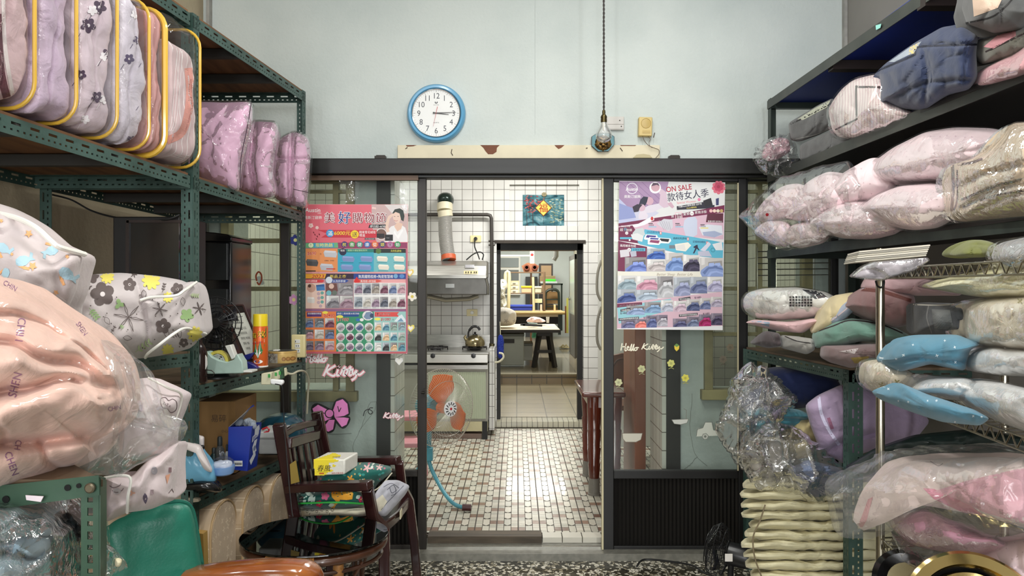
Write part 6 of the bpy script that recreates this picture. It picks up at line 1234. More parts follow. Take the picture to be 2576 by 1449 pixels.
for lb,pl in(('large pink outlined handwritten word sticker under the left poster',script(KT,808,918,1.03,pa,pb)),('pink handwritten word half hidden at the foot of the left poster',script(HL,768,888,.9,pa,pb)),('small pink handwritten word beside the door stile on the left glass',script(KT,962,1038,.5,pa,pb)),('cream handwritten words below the right poster',[(scr(HL,1562,864,.72,2.6)+scr(KT,1611,864,.56,2.6),(246,240,216))])):sticker('script_lettering_sticker',lb,pl,'lettering stickers on the glass')
sticker('squiggle_sticker','small black curly squiggle sticker on the left glass door',[(stroke([(914,1046),(918,1034),(928,1030),(937,1036),(932,1042),(926,1036),(930,1027),(938,1026)],2,False,36),K)])
for nm,lb,x,y,c_,cc,k in(('daisy_sticker','white daisy sticker right of the pink poster on the left door',1037,746,(244,240,226),(220,200,90),12),('flower_sticker','dark blue flower sticker with a pale centre seen past the shelf end post',743,604,(40,50,130),(226,226,150),14),('flower_sticker','lilac pink flower sticker seen past the shelf end post',739,754,(206,150,190),(226,214,140),14)):
 sticker(nm,lb,[(petals(x,y,k,6 if k>12 else 5,.4,.8),c_),(disk(x,y,k*.32),cc)])
for x,y,c_,lb in((1004,909,(240,240,236),'white heart sticker under the corner of the pink poster'),(1031,686,(240,210,110),'upper yellow and white heart sticker on the edge of the left door'),(1033,826,(240,224,110),'lower yellow and white heart sticker on the edge of the left door')):
 h_=lambda k:[[(x,y+10*k),(x-10*k,y-1*k),(x-9*k,y-8*k),(x-4*k,y-9*k),(x,y-5*k),(x+4*k,y-9*k),(x+9*k,y-8*k),(x+10*k,y-1*k)]]
 sticker('heart_sticker',lb,[(h_(1),c_),(h_(.6),(248,246,238))])
gg=(206,206,130)
for i,(x,y,c_)in enumerate(((1614,928,(190,190,140)),(1556,962,(196,196,150)),(1724,951,(222,214,90)),(1688,914,(210,210,120)),(1837,874,(110,100,80)),(1819,904,(100,92,76)))):
 sticker('flower_sticker',('yellow green flower sticker under the cream lettering on the right door','pale green leafy flower sticker low beside the door stile on the right door','bright yellow sunflower sticker on the right door','pale green cherry sticker above the sunflower on the right door','upper dull flower sticker over the dark window pane','lower dull flower sticker over the dark window pane')[i],[(petals(x,y,10,6,.2,.8),c_),(disk(x,y,3.4),tuple(int(v*.85)for v in c_)),(stroke([(x-6,y+14),(x,y+11),(x+7,y+14)],1.6),tuple(int(v*.8)for v in c_))])
sticker('strawberry_sticker','small yellow strawberry sticker below the right poster',[([[(1696,870),(1702,866),(1709,870),(1708,878),(1702,884),(1697,878)]],(236,206,70)),([[(1696,869),(1702,873),(1709,869),(1702,864)]],(110,150,80))])
sticker('car_sticker','pale outline sticker of a small car low on the right door',[([[(1752,1092),(1756,1078),(1768,1076),(1774,1062),(1790,1062),(1794,1082),(1806,1086),(1806,1096),(1752,1098)]],(214,218,206)),(stroke([(1752,1096),(1754,1080),(1768,1076),(1774,1062),(1792,1062),(1796,1080),(1806,1084)],1.4),(120,124,116)),(disk(1774,1098,8),(196,200,190)),(stroke([(1774+8*cos(a),1098+8*sin(a))for a in range(7)],1.2,True),(120,124,116)),(disk(1774,1098,3),(120,124,116))])
sticker('bathtub_sticker','pale outline sticker of a bathtub on the right door',[([[(1565,1090),(1616,1090),(1612,1106),(1600,1112),(1574,1112),(1567,1104)]],(200,196,180)),(stroke([(1565,1090),(1616,1090),(1612,1106),(1600,1112),(1574,1112),(1567,1104)],1.4,True),(120,110,96))])
sticker('bathtub_sticker','small pale outline sticker of a tub with shower on the right door',[([[(1690,1056),(1732,1054),(1728,1064),(1712,1068),(1696,1066)]],(214,216,208)),(stroke([(1690,1056),(1732,1054),(1728,1064),(1712,1068),(1696,1066)],1.2,True),(130,130,120)),(stroke([(1726,1054),(1727,1032),(1720,1028)],1.4),(130,130,120))])
for i,(pl,lb)in enumerate((([(852,452),(905,458),(900,500),(870,512)],'strip of clear tape hanging over the top of the pink poster'),([(1000,470),(1024,480),(1030,540),(1010,520)],'clear tape curl at the upper right corner of the pink poster'),([(990,870),(1030,878),(1026,900),(985,892)],'clear tape at the lower right corner of the pink poster'),([(1548,560),(1556,566),(1554,610),(1546,604)],'clear tape on the left edge of the right poster'))):
 m=MB();m.prism([P(x,y,3.95)for x,y in pl],(0,.001,0));tag(m.build('clear_tape',wrap_soft,smooth=False),lb,'tape','clear tape on the glass doors')
 # kitchen
def pbox(m,x0,y0,x1,y1,d,t_):m.box((P(x0,0,d).x,d,P(0,y1,d).z),(P(x1,0,d).x,d+t_,P(0,y0,d).z));return m
steel=M('brushed_steel',(176,174,168),rough=.3,metal=.85,var=.2,vs=30,stretch=(.2,1,3));dsteel=M('dark_steel',(104,102,98),rough=.35,metal=.8,var=.2,vs=8)
t=thing('range_hood','wide grey steel range hood on the kitchen wall under a silver duct','range hood');H_=6.75
m=MB();pr_=[(6.95,655),(6.82,668),(6.76,697),(7.28,697),(7.28,655)]
m.prism([(P(985,0,6.8).x,y,P(0,py,6.8).z)for y,py in pr_],(P(1224,0,6.8).x-P(985,0,6.8).x,0,0));m.build('upper_body',steel,t,bevel=.006)
m=MB();m.prism([P(x,y,6.74)for x,y in((985,699),(1221,699),(1226,720),(1226,742),(985,741))],(0,.5,0));m.build('front_panel',dsteel,t,bevel=.008)
pbox(MB(),985,692,1223,700,6.73,.02).build('chrome_lip',steel,t,smooth=False);pbox(MB(),1167,681,1202,689,6.735,.02).build('control_strip',M('cream_plastic'),t,smooth=False)
for x in(1171,1177,1184,1192,1197):pbox(MB(),x,683,x+2.4,687,6.732,.004).build('button',M('dark_metal'),t,smooth=False)
m=pbox(MB(),1170,666,1193,674,6.80,.02);pbox(m,1121,714,1143,724,6.735,.01);m.build('badge',M('silver_bezel'),t,smooth=False)
m=MB();m.tube([P(1075,745,6.8),P(1120,755,6.85),P(1180,752,6.85),P(1203,744,6.85)],.02,8);m.build('grease_tray',M('old_steel',(150,146,130),rough=.4,metal=.5),t)
t=thing('exhaust_duct','ribbed silver exhaust duct with cream collar and dark dome rising from the range hood','duct')
a,b_=P(1129,654,7.0),P(1120,543,7.1);n=70;m=MB();m.tube([a.lerp(b_,i/n)+Vector((-.012*sin(i/n*pi),0,0))for i in range(n+1)],[.062+(.0035 if i%2 else 0)for i in range(n+1)],22);m.build('flexible_duct',M('aluminium_foil',(176,174,170),rough=.35,metal=.6),t)
m=MB();m.tube([a+Vector((0,-.002,0)),a+(b_-a)*.1],.068,22);m.build('orange_tape',M('orange_tape',(186,84,44),rough=.5),t);m=MB();m.tube([P(1121,545,7.1),P(1119,530,7.1)],.070,22);m.tube([P(1119,531,7.1),P(1119,514,7.12)],.074,22);m.build('collar',M('cream_collar',(208,200,174),rough=.5),t)
blob_mb(P(1121,503,7.18),(.078,.12,.07),p=2.2,n=12,wr=0).build('outlet_dome',M('dark_green_dome',(34,48,42),rough=.25,metal=.4),t)
t=thing('water_pipe','dark iron pipe running across the kitchen tiles and down beside the stove','pipe');ir=M('iron_pipe',(70,66,62),rough=.45,metal=.5)
m=MB();e_=7.24;m.tube([P(985,540,e_),P(1226,540,e_),P(1233,542,e_),P(1236,549,e_),P(1237,620,e_),P(1237,872,e_),P(1238,884,e_)],.017,12);m.build('pipe_run',ir,t);
for y in(606,616):m=MB();m.tube([P(1229,y,e_),P(1245,y,e_)],.009,8);m.build('pipe_clip',ir,t)
m=MB();m.tube([P(1238,864,7.2),P(1236,884,7.2),P(1241,890,7.18)],.026,10);m.build('valve',M('brass_valve',(96,88,64),rough=.3,metal=.8),t)
for i,(x0,y0,x1,y1,lb)in enumerate(((1183,592,1210,609,'cream socket with a black plug over the range hood'),(1174,778,1201,795,'cream socket plate between the hood and the kettle'))):
 t=thing('wall_socket',lb,'socket');pbox(MB(),x0,y0,x1,y1,7.285,.015).build('plate',M('cream_plastic'),t,smooth=False,bevel=.003);m=MB();m.lathe([(.018,0),(.016,-.02),(.0,-.021)],P((x0+x1)/2,(y0+y1)/2,7.28),(0,1,0),14);m.build('outlet',M('black_plastic')if i==0 else M('white_plastic'),t)
 if i==0:pxtube([(1195,601,7.2),(1194,620,7.2),(1202,640,7.2),(1206,652,7.15)],.006,6,24).build('cord',M('black_rubber'),t);pxtube([(1173,654,7.2),(1190,640,7.2),(1206,634,7.2),(1216,640,7.2),(1213,654,7.2)],.006,6,30).build('cord',M('black_rubber'),t)
t=thing('gas_stove','two burner steel gas stove on a counter with a pale green ribbed cabinet','stove');x0,x1=P(985,0,6.7).x,P(1227,0,6.7).x
z1=P(0,886,6.7).z;z0=P(0,913,6.7).z;m=MB();m.box((x0,6.7,z1-.02),(x1+.012,7.27,z1));m.build('hob_top',steel,t,smooth=False,bevel=.005);m=MB();m.box((x0,6.7,z0),(x1,7.2,z1-.02));m.build('control_panel',M('bright_steel',(206,204,198),rough=.28,metal=.7),t,smooth=False,bevel=.004)
m=MB();m.box((x0,7.24,z1),(x1,7.27,z1+.12));m.build('splash_plate',steel,t,smooth=False)
for x in(1089,1191):m=MB();m.lathe([(.022,0),(.02,-.02),(.0,-.022)],P(x,895,6.7),(0,1,0),20);m.build('knob',M('black_plastic'),t)
for x in(1096,1194):
 c=P(x,872,6.95);c.z=z1+.02;m=MB()
 for i in range(6):a=i*pi/3;m.tube([c+Vector((.04*cos(a),.04*sin(a),-.018)),c+Vector((.05*cos(a),.05*sin(a),.012)),c+Vector((.11*cos(a),.11*sin(a),.008)),c+Vector((.11*cos(a),.11*sin(a),-.018))],.006,6)
 m.lathe([(.05,-.02),(.045,-.002),(.0,0)],c,seg=18);m.tube([c+Vector((.11*cos(i*pi/9),.11*sin(i*pi/9),.004))for i in range(18)],.005,6,True);m.build('pan_support',M('cast_iron',(28,26,26),rough=.6),t)
gp=M('pale_green_laminate',(166,174,150),rough=.5);m=MB();zb=P(0,1060,6.72).z;m.box((x0,6.72,zb),(x1,7.27,z0-.02));m.build('counter_body',M('cabinet_trim',(150,148,136),rough=.45),t,smooth=False)
m=MB();xa,xb=P(1076,0,6.7).x,P(1222,0,6.7).x;za,zb2=P(0,1054,6.7).z,P(0,936,6.7).z;n=60;vs=[]
for i in range(n+1):vs+=[(xa+(xb-xa)*i/n,6.712-(.003 if i%2 else 0),za),(xa+(xb-xa)*i/n,6.712-(.003 if i%2 else 0),zb2)]
m.add(vs,[(2*i,2*i+2,2*i+3,2*i+1)for i in range(n)]);m.build('cabinet_door',gp,t,smooth=False);m=MB();m.box((x0,6.70,z0-.055),(x1,6.72,z0-.02));m.build('trim_strip',steel,t,smooth=False)
m=MB();m.box((x0,6.71,P(0,1085,6.71).z),(x1,6.75,zb));m.build('kick_plate',M('yellowed_steel',(170,162,128),rough=.3,metal=.6),t,smooth=False)
m=MB();m.box((P(1213,0,6.7).x,6.7,KF),(P(1226,0,6.7).x,6.76,zb));m.build('foot',M('black_rubber'),t,smooth=False)
m=MB();m.box((x0,6.74,KF),(P(1212,0,6.8).x,6.9,KF+.045));struct('trim_15',m,M('brown_base_tile',(126,102,88),rough=.3))
m=MB();m.box((P(1231,0,6.9).x,6.88,KF+.05),(P(1244,0,6.9).x,YB,.85));struct('wall_pier',m,tile_y)
t=thing('kettle','round brass coloured kettle with a black arched handle on the right burner','kettle');c=P(1195,873,6.9);c.z=z1+.032;s=6.9/FX;m=MB()
m.lathe([(16*s,0),(24*s,3*s),(25*s,9*s),(23*s,17*s),(17*s,25*s),(9*s,29*s),(7*s,30*s)],c,seg=32);m.build('body',M('brassy_steel',(150,138,104),rough=.2,metal=.9),t);m=MB();m.lathe([(7*s,29.5*s),(6*s,32*s),(2*s,33*s),(3.5*s,36*s),(0,38*s)],c,seg=16);m.build('lid_knob',M('black_plastic'),t)
m=MB();m.tube([c+Vector((-20*s,0,15*s)),c+Vector((-26*s,0,24*s)),c+Vector((-22*s,0,29*s))],[5*s,3.5*s,3*s],10);m.build('spout',M('brassy_steel'),t);m=MB();m.tube(spline([tuple(c+Vector((x*s,0,z*s)))for x,z in((-17,24),(-16,38),(-6,50),(6,50),(12,42))],24,False),[2.2*s]*8+[3.2*s]*16,10);m.build('handle',M('black_plastic'),t)
d=YB+.034;t=thing('tile_mural','painted tile picture of a blue green lake with red foliage over the doorway','mural');m=MB();pbox(m,1315,490,1419,569,d-.006,.008)
mm=bpy.data.materials.new('painted_tiles');mm.use_nodes=True;nt=mm.node_tree;L=nt.links.new;b0=nt.nodes['Principled BSDF'];tc=nn(nt,'ShaderNodeTexCoord');n1=nn(nt,'ShaderNodeTexNoise');n1.inputs['Scale'].default_value=9;n1.inputs['Detail'].default_value=6;n1.inputs['Distortion'].default_value=.8;mp=nn(nt,'ShaderNodeMapping');mp.inputs['Scale'].default_value=(1,1,1.9);L(tc.outputs['Object'],mp.inputs[0]);L(mp.outputs[0],n1.inputs[0]);r=nn(nt,'ShaderNodeValToRGB');L(n1.outputs[0],r.inputs[0]);r.color_ramp.elements[0].position=.3;r.color_ramp.elements[0].color=col((18,44,48));r.color_ramp.elements[1].position=.75;r.color_ramp.elements[1].color=col((176,196,190))
for p_,c_ in((.42,(30,78,92)),(.52,(66,112,120)),(.62,(96,138,148))):k=r.color_ramp.elements.new(p_);k.color=col(c_)
L(r.outputs[0],b0.inputs['Base Color']);b0.inputs['Roughness'].default_value=.2;m.build('tiles',mm,t,smooth=False);pr=Print(plane_map(d-.0062));rn=random.Random(3)
for i in range(70):x=rn.gauss(1332,13);y=rn.gauss(512,13);pr.p(leaf(x,y,7,1.6,rn.uniform(-.6,.6)),rn.choice([(150,66,70),(120,50,58),(176,96,92)]),.03)if 1317<x<1410 and 492<y<560 else None
for i in range(60):x=rn.uniform(1380,1412);y=rn.uniform(500,560);pr.p(leaf(x,y,7,1.2,rn.uniform(-.3,.3)),rn.choice([(150,160,130),(70,100,90),(190,196,170)]),.03)
for x,y in((1330,500),(1324,530),(1338,515)):pr.p(stroke([(x,y),(x+3,y+50)],1.2),(60,40,40))
for i in range(1,4):pr.p(rect(1315+26.2*i-.3,490,1315+26.2*i+.3,569),(40,50,54))
for i in(1,2):pr.p(rect(1315,490+26.4*i,1419,490.5+26.4*i),(40,50,54))
pr.build('brush_strokes',printed_gloss,t,smooth=False)
t=thing('fortune_sign','gold diamond paper sign with a red blessing character on the tile mural','sign');d-=.012;pr=Print(plane_map(d));pr.p([[(1367,502),(1388,523),(1367,544),(1346,523)]],(120,60,30));pr.p([[(1367,504),(1386,523),(1367,542),(1348,523)]],(240,206,96));pr.p(txt('福',1355,532,24,0,.02),(170,50,36));pr.build('sign',printed_gloss,t,smooth=False)
m=MB();m.prism([P(x,y,d+.002)for x,y in((1367,501.5),(1388.5,523),(1367,544.5),(1345.5,523))],(0,.004,0));m.build('card',M('brown_card',(110,60,34),rough=.5),t,smooth=False);m=MB();m.tube([P(1367,503,d),P(1369,490,d)],.002,5)
for i in range(7):a=i*.9;m.lathe([(.0,-.006),(.011,0),(0,.006)],P(1369+4*cos(a),489+3*sin(a),d-.01),(0,1,0),8)
m.build('dried_flower_hook',M('dried_flower',(150,140,110),rough=.8),t)
t=thing('refrigerator','white refrigerator with two long curved handles, edge-on right of the kitchen doorway','refrigerator');fx=.75
for z0_,z1_,nm in((KF+.03,1.13,'lower_door'),(1.15,1.72,'upper_door')):m=MB();m.box((fx,6.4,z0_),(fx+.05,7.0,z1_));m.build(nm,M('fridge_white',(206,206,198),rough=.3),t,smooth=False,bevel=.01)
m=MB();m.box((fx+.05,6.4,KF),(fx+.62,7.0,1.72));m.build('cabinet',M('fridge_white'),t,smooth=False,bevel=.01)
for y0,y1 in((655,757),(772,880)):pxtube([(1513,y0,6.6),(1505,y0+25,6.6),(1502,(y0+y1)/2,6.6),(1503,y1-20,6.6),(1512,y1,6.6)],.012,8,24).build('handle',M('handle_grey',(120,116,106),rough=.35),t)
t=thing('lacquered_table','reddish brown lacquered table with thick turned legs at the right of the kitchen','table');lac=M('red_brown_lacquer',(96,42,28),rough=.18,coat=.7,var=.3,vs=5,stretch=(1,1,.3))
m=MB();m.box((.418,4.84,.705),(.70,5.5,.74));m.build('table_top',lac,t,bevel=.012,bseg=3);m=MB();m.box((.47,4.89,.63),(.66,5.45,.705));m.build('apron',lac,t,bevel=.004)
for x,y in((.505,4.93),(.51,5.42),(.64,4.93),(.64,5.42)):
 m=MB();m.lathe([(.034,.11),(.040,.20),(.036,.21),(.042,.30),(.037,.31),(.044,.42),(.038,.43),(.046,.55),(.048,.66)],(x,y,KF),seg=20);m.build('leg',lac,t);m=MB();m.lathe([(.042,0),(.042,.012),(.037,.014),(.037,.11)],(x,y,KF+.0),seg=20);m.build('leg_sleeve',M('grey_sleeve',(120,116,108),rough=.4),t)
t=thing('wooden_door_leaf','open reddish wooden door leaf folded back behind the right glass door','door');m=MB();m.box((.735,4.62,KF),(.79,5.2,2.05));m.box((.72,4.60,KF),(.785,4.63,2.05));m.build('leaf',M('red_door_wood',(150,84,54),rough=.3,var=.3,vs=6,stretch=(1,1,.2)),t,smooth=False,bevel=.004)
t=thing('carved_chair','brown wooden chair with an arched carved back, seen through the right glass door','chair');cw=M('chair_brown',(110,66,42),rough=.35,var=.25,vs=9)
m=MB();m.prism([P(x,y,6.05)for x,y in((1530,975),(1530,905),(1542,893),(1566,888),(1590,893),(1602,905),(1602,975))],(0,.03,0));m.build('backrest',cw,t,bevel=.006);m=MB();m.tube(spline([tuple(P(x,y,6.04))for x,y in((1538,930),(1550,908),(1566,902),(1582,908),(1594,930))],20,False),.008,6);m.build('carving',M('chair_dark',(70,40,26),rough=.4),t)
m=MB();m.box((P(1528,0,6.05).x,5.7,.48),(P(1604,0,6.05).x,6.05,.52));m.build('seat',cw,t,bevel=.006)
for x in(1532,1600):
 for y in(5.74,6.02):m=MB();m.box((P(x,0,6.05).x-.018,y-.018,KF),(P(x,0,6.05).x+.018,y+.018,.48));m.build('leg',cw,t)
t=thing('floor_fan','teal floor fan with orange blades in a round wire cage just inside the kitchen','fan');fc=P(1112,1026,4.75);n_=Vector((sin(R(42)),-cos(R(42)),.05)).normalized();u=n_.cross(Vector((0,0,1))).normalized();v_=u.cross(n_).normalized();RF=.245
def fp(r_,a,h):return fc+u*r_*cos(a)+v_*r_*sin(a)+n_*h
m=MB();ns=96
for i in range(ns):a=2*pi*i/ns;m.tube([fp(.045,a,.085),fp(.13,a,.078),fp(.21,a,.045),fp(RF,a,0)],.0011,4,caps=False)
for i in range(60):a=2*pi*i/60;m.tube([fp(RF,a,0),fp(.20,a,-.055),fp(.06,a,-.075)],.0011,4,caps=False)
for r_,h in((RF,0),(.17,.066),(.045,.085),(.13,-.07)):m.tube([fp(r_,2*pi*i/48,h)for i in range(48)],.0028 if r_==RF else.0015,5,True)
m.build('cage',M('grey_wire',(186,184,172),rough=.35,metal=.3),t)
ob=M('orange_blade',(224,112,52),rough=.3,trans=0)
for k in range(3):
 a0=R(80)+k*2*pi/3;m=MB();vs=[];fs=[];NR,NA=8,8
 for i in range(NR+1):
  f=i/NR;r_=.035+.175*f;w=R(78)*(.45+.55*sin(pi*min(1,f*1.1)))
  for j in range(NA+1):g=j/NA-.5;vs.append(fp(r_,a0+g*w+.25*f,.028*g*2*(1-.3*f)))
 m.add(vs,[(i*(NA+1)+j,i*(NA+1)+j+1,(i+1)*(NA+1)+j+1,(i+1)*(NA+1)+j)for i in range(NR)for j in range(NA)]);m.build('blade',ob,t,solid=.002)
m=MB();m.lathe([(.034,-.02),(.034,.02),(.0,.022)],fc,n_,20);m.build('blade_hub',ob,t);m=MB();m.lathe([(.048,.084),(.048,.090),(.030,.093),(.014,.093),(.0,.092)],fc,n_,28);cap=m.build('grille_cap',M('bright_white_plastic'),t)
for i in range(12):a=2*pi*i/12;m=MB();m.tube([fp(.024,a,.094),fp(.041,a+.15,.094)],.0028,5);m.build('cap_slot',M('dark_hole'),cap)
m=MB();m.lathe([(.008,.094),(.008,.096),(0,.097)],fc,n_,12);m.build('red_dot',M('red_plastic'),cap)
te=M('teal_fan_metal',(88,160,176),rough=.35,var=.2,vs=12);m=MB();m.lathe([(.055,-.22),(.075,-.18),(.075,-.10),(.05,-.07)],fc,n_,24);m.build('motor',te,t)
mo=fc-n_*.15;m=MB();m.box((mo.x-.02,mo.y-.02,.30),(mo.x+.02,mo.y+.02,mo.z-.05));m.build('neck',te,t,bevel=.004);m=pxtube([(1076,1130,4.86),(1082,1170,4.84),(1100,1210,4.80),(1125,1250,4.68),(1146,1270,4.62),(1168,1277,4.56)],.0125,10,30);m.build('leg',te,t);m=MB();m.tube([P(1076,1130,4.86),P(1068,1180,4.95),P(1060,1215,5.05)],.0125,8);m.build('leg',te,t);m=MB();m.tube([P(1076,1140,4.86),P(1040,1200,4.7),P(1010,1262,4.68)],.0125,8);m.build('leg',te,t)
m=MB();m.box(tuple(P(1070,1160,4.82)),tuple(P(1088,1128,4.82)+Vector((0,.05,0))));m.build('bracket',te,t,bevel=.003);m=MB();m.tube([P(1163,1276,4.56),P(1185,1277,4.56)],.02,12);m.build('rubber_foot',M('dark_red_rubber',(66,24,28),rough=.5),t)
for i,(x,y,d,lb)in enumerate(((1026,1052,5.4,'pink plastic stool behind the fan, upper of two seen through the left glass edge'),(1027,1120,5.2,'pink plastic stool behind the fan, lower of two seen through the left glass edge'))):
 t=thing('plastic_stool',lb,'stool','pink plastic stools behind the fan');k=d/FX;c=P(x,y,d);pm=M('pink_plastic',(222,150,160),rough=.4);m=MB();m.box((c.x-.16,c.y,c.z-.02),(c.x+.10,c.y+.26,c.z+.015));m.build('seat',pm,t,bevel=.01)
 for sx,sy in((-.14,.02),(.08,.02),(-.14,.24),(.08,.24)):m=MB();m.beam((c.x+sx,c.y+sy,c.z-.02),(c.x+sx*1.2,c.y+sy,c.z-.35 if i==0 else KF),.05,.02);m.build('leg',pm,t,bevel=.004)
t=thing('hanging_brush','blue fluffy duster hanging on the left side of the back doorway','duster');c=P(1259,872,7.25);blob_mb(c,(.032,.03,.115),p=3,n=10,wr=.006,ws=60).build('duster_head',M('blue_fluff',(30,50,140),rough=.9,bump=1,bs=90),t);m=MB();m.tube([c+Vector((0,0,.11)),c+Vector((-.005,0,.24))],.004,6);m.build('cord',M('pale_cord'),t)
pxtube([(1238,912,7.15),(1255,910,7.15),(1266,900,7.15),(1264,890,7.15),(1255,888,7.15)],.010,8,30).build('gas_hose',M('pale_cord')).update_tag();tag([o for o in C.objects if o.name.startswith('gas_hose')][0],'cream gas hose looping beside the stove at the back doorway','hose')
# back room
def bb(nm,mat,par,x0,y0,x1,y1,d,th,bev=0):return pbox(MB(),x0,y0,x1,y1,d,th).build(nm,mat,par,smooth=False,bevel=bev)
F2=.25;bw_=M('black_wood',(34,30,28),rough=.5)
t=thing('work_board','pale wooden board table resting on a dark trestle in the back room','table');m=MB();zt_=P(0,829,10.8).z;m.box((P(1250,0,10.8).x,10.8,zt_-.04),(P(1409,0,10.8).x,12.4,zt_));m.build('board',M('pale_board',(222,206,176),rough=.5,var=.1,vs=3),t,smooth=False,bevel=.004);m=MB();m.box((P(1250,0,10.8).x,10.79,zt_-.045),(P(1409,0,10.8).x,10.8,zt_-.005));m.build('edge',M('dark_metal'),t,smooth=False)
t=thing('trestle','black wooden trestle stool with splayed legs under the board','stool')
for a,b_ in(((1358,836,10.95),(1343,926,10.85)),((1381,836,10.95),(1396,926,10.85)),((1356,836,11.7),(1346,900,11.8)),((1378,836,11.7),(1388,895,11.8))):
 p_,q=P(*a),P(*b_);q.z=F2;m=MB();m.beam(p_,q,.055,.055);m.build('leg',bw_,t)
m=MB();m.beam(P(1349,884,10.88),P(1392,884,10.88),.03,.04);m.build('stretcher',bw_,t);m=MB();m.box((P(1352,0,10.9).x,10.9,zt_-.10),(P(1386,0,10.9).x,11.75,zt_-.045));m.build('seat',bw_,t,smooth=False)
t=thing('workbench','long wooden bench with a pale apron and rounded front edge behind the board table','table');d=13.0;m=MB();m.tube([P(1252,787,d),P(1421,787,d)],.03,12);m.box((P(1252,0,d).x,d,P(0,789,d).z),(P(1419,0,d).x,d+.9,P(0,784,d).z));m.build('bench_top',M('bench_wood',(190,160,104),rough=.4),t,smooth=False);bb('apron',M('pale_board'),t,1252,790,1404,797,d+.05,.03);bb('back_panel',bw_,t,1252,797,1404,815,d+.4,.03)
for x in(1262,1404):bb('leg',M('dark_green_metal',(34,46,38),rough=.4),t,x,790,x+7,842,d+.06,.06)
for x0,y0,x1,y1,d,nm,lb,c_ in((1253,840,1318,919,10.9,'plastic_bin','large grey translucent storage bin under the left end of the board',(150,154,146)),(1315,864,1340,907,11.2,'plastic_bin','small clear storage bin beside the large grey bin',(180,182,172))):
 t=thing(nm,lb,'bin');bb('tub',M('bin_'+str(x0),c_,rough=.35),t,x0,y0+5,x1,y1,d,.5,.01);bb('lid',M('bin_lid'+str(x0),tuple(v-60 for v in c_),rough=.4),t,x0-1,y0,x1+1,y0+6,d-.01,.52,.006)
 if x0<1300:bb('handle',bw_,t,1268,853,1294,863,d-.015,.01,.003)
t=thing('floral_cushion','plump pale cushion with grey leaf print on the board table','cushion');puff_mb([(1250,785),(1262,773),(1285,777),(1298,788),(1297,810),(1288,818),(1262,820),(1248,816)],11.3,.2,n=50,rings=12,wr=.01).build('cushion_body',cloth('grey_leaf_print',(222,216,208),[(9,.3,5,.6,[(130,126,124),(170,164,160)],.4)],axes=(0,2),wr=.5),t)
t=thing('pink_cloth','crumpled pink and white cloth on the board table','cloth');puff_mb([(1324,808),(1332,799),(1346,797),(1360,800),(1373,808),(1362,811),(1338,811)],12.0,.1,n=40,rings=10,wr=.02,ws=20).build('cloth',cloth('pale_pink_cloth',(240,214,214),axes=(0,2),wr=.8),t)
t=thing('funnel','pale blue triangular dustpan lying on the board table','dustpan');m=MB();m.prism([P(x,y,11.4)for x,y in((1326,811),(1352,814),(1347,819),(1338,820))],(0,.1,0));m.build('pan',M('pale_blue_plastic',(150,178,182),rough=.4),t)
t=thing('metal_bar','short black metal bar tool lying on the front edge of the board table','tool');m=MB();m.beam(P(1315,817,11.1),P(1364,819,11.1),.05,.03);m.beam(P(1315,815,11.1),P(1315,819,11.1),.07,.05);m.build('bar',M('black_plastic'),t)
t=thing('white_cup','small white cup on the right side of the board table','cup');m=MB();m.lathe([(.02,0),(.027,.09),(.024,.09),(.018,.005)],P(1378,812,11.6),seg=16);m.build('cup',M('bright_white_plastic'),t)
t=thing('green_bag','small turquoise bag under the board table','bag');puff_mb([(1338,842),(1342,832),(1354,842),(1350,850),(1338,850)],12.3,.1,n=30,rings=8).build('bag',M('turquoise_bag',(90,190,160),rough=.5),t)
t=thing('wire_rack','open pipe rack with wooden shelves standing on the workbench','rack');d=13.3;rk=M('rusty_pipe',(120,96,74),rough=.5)
for x in(1281,1369):m=MB();m.tube([P(x,783,d),P(x,684,d)],.022,8);m.build('upright',rk,t)
for y in(685,738):m=MB();m.box((P(1281,0,d).x,d,P(0,y+1.5,d).z),(P(1369,0,d).x,d+.35,P(0,y-1,d).z));m.build('rack_shelf',rk,t,smooth=False)
t=thing('bent_pipe','cream hooked plastic pipe leaning at the left of the rack','pipe');pxtube([(1279,783,13.1),(1280,740,13.1),(1281,692,13.1),(1277,683,13.1),(1272,690,13.1),(1271,720,13.1)],.03,8,30).build('pipe',M('cream_pvc',(222,212,170),rough=.4),t)
t=thing('bamboo_pole','thin cream pole standing upright in front of the rack','pole');m=MB();m.tube([P(1343,784,13.15),P(1341,697,13.15)],.022,8);m.build('pole',M('cream_pvc'),t)
for x0,y0,x1,y1,d,c_,lc,lb,cat in((1311,722,1338,737,13.35,(222,186,150),(236,214,40),'peach storage box with a yellow lid on the rack shelf','box'),(1345,723,1363,737,13.35,(206,204,180),(220,216,196),'clear storage box with pale lid beside the yellow lidded one','box'),(1282,770,1340,781,13.15,(44,64,176),(60,84,196),'long blue plastic tray under the rack','tray')):
 t=thing('storage_box',lb,cat);bb('tub',M('box_%d'%x0,c_,rough=.4),t,x0+1,y0+2,x1-1,y1,d,.25,.01);bb('lid',M('boxlid_%d'%x0,lc,rough=.35),t,x0,y0-3,x1,y0+2,d-.01,.27,.006)
t=thing('drawer_unit','cream stack of three small plastic drawers on the rack shelf','drawers');bb('body',M('cream_pvc'),t,1281,706,1306,738,13.4,.2,.006)
for i in range(3):dw=bb('drawer',M('pale_drawer',(226,220,196),rough=.35),t,1283,709+10*i,1304,717+10*i,13.39,.01,.002);bb('pull',M('handle_grey'),dw,1290,712+10*i,1297,714+10*i,13.38,.01)
t=thing('wicker_mask','brown fan shaped wicker piece with two round holes on top of the rack','wicker');m=MB();m.prism([P(x,y,13.35)for x,y in((1318,684),(1312,669),(1326,661),(1342,661),(1356,669),(1351,683))],(0,.08,0));m.build('panel',M('brown_wicker',(150,96,66),rough=.7,bump=.6,bs=90),t,smooth=False)
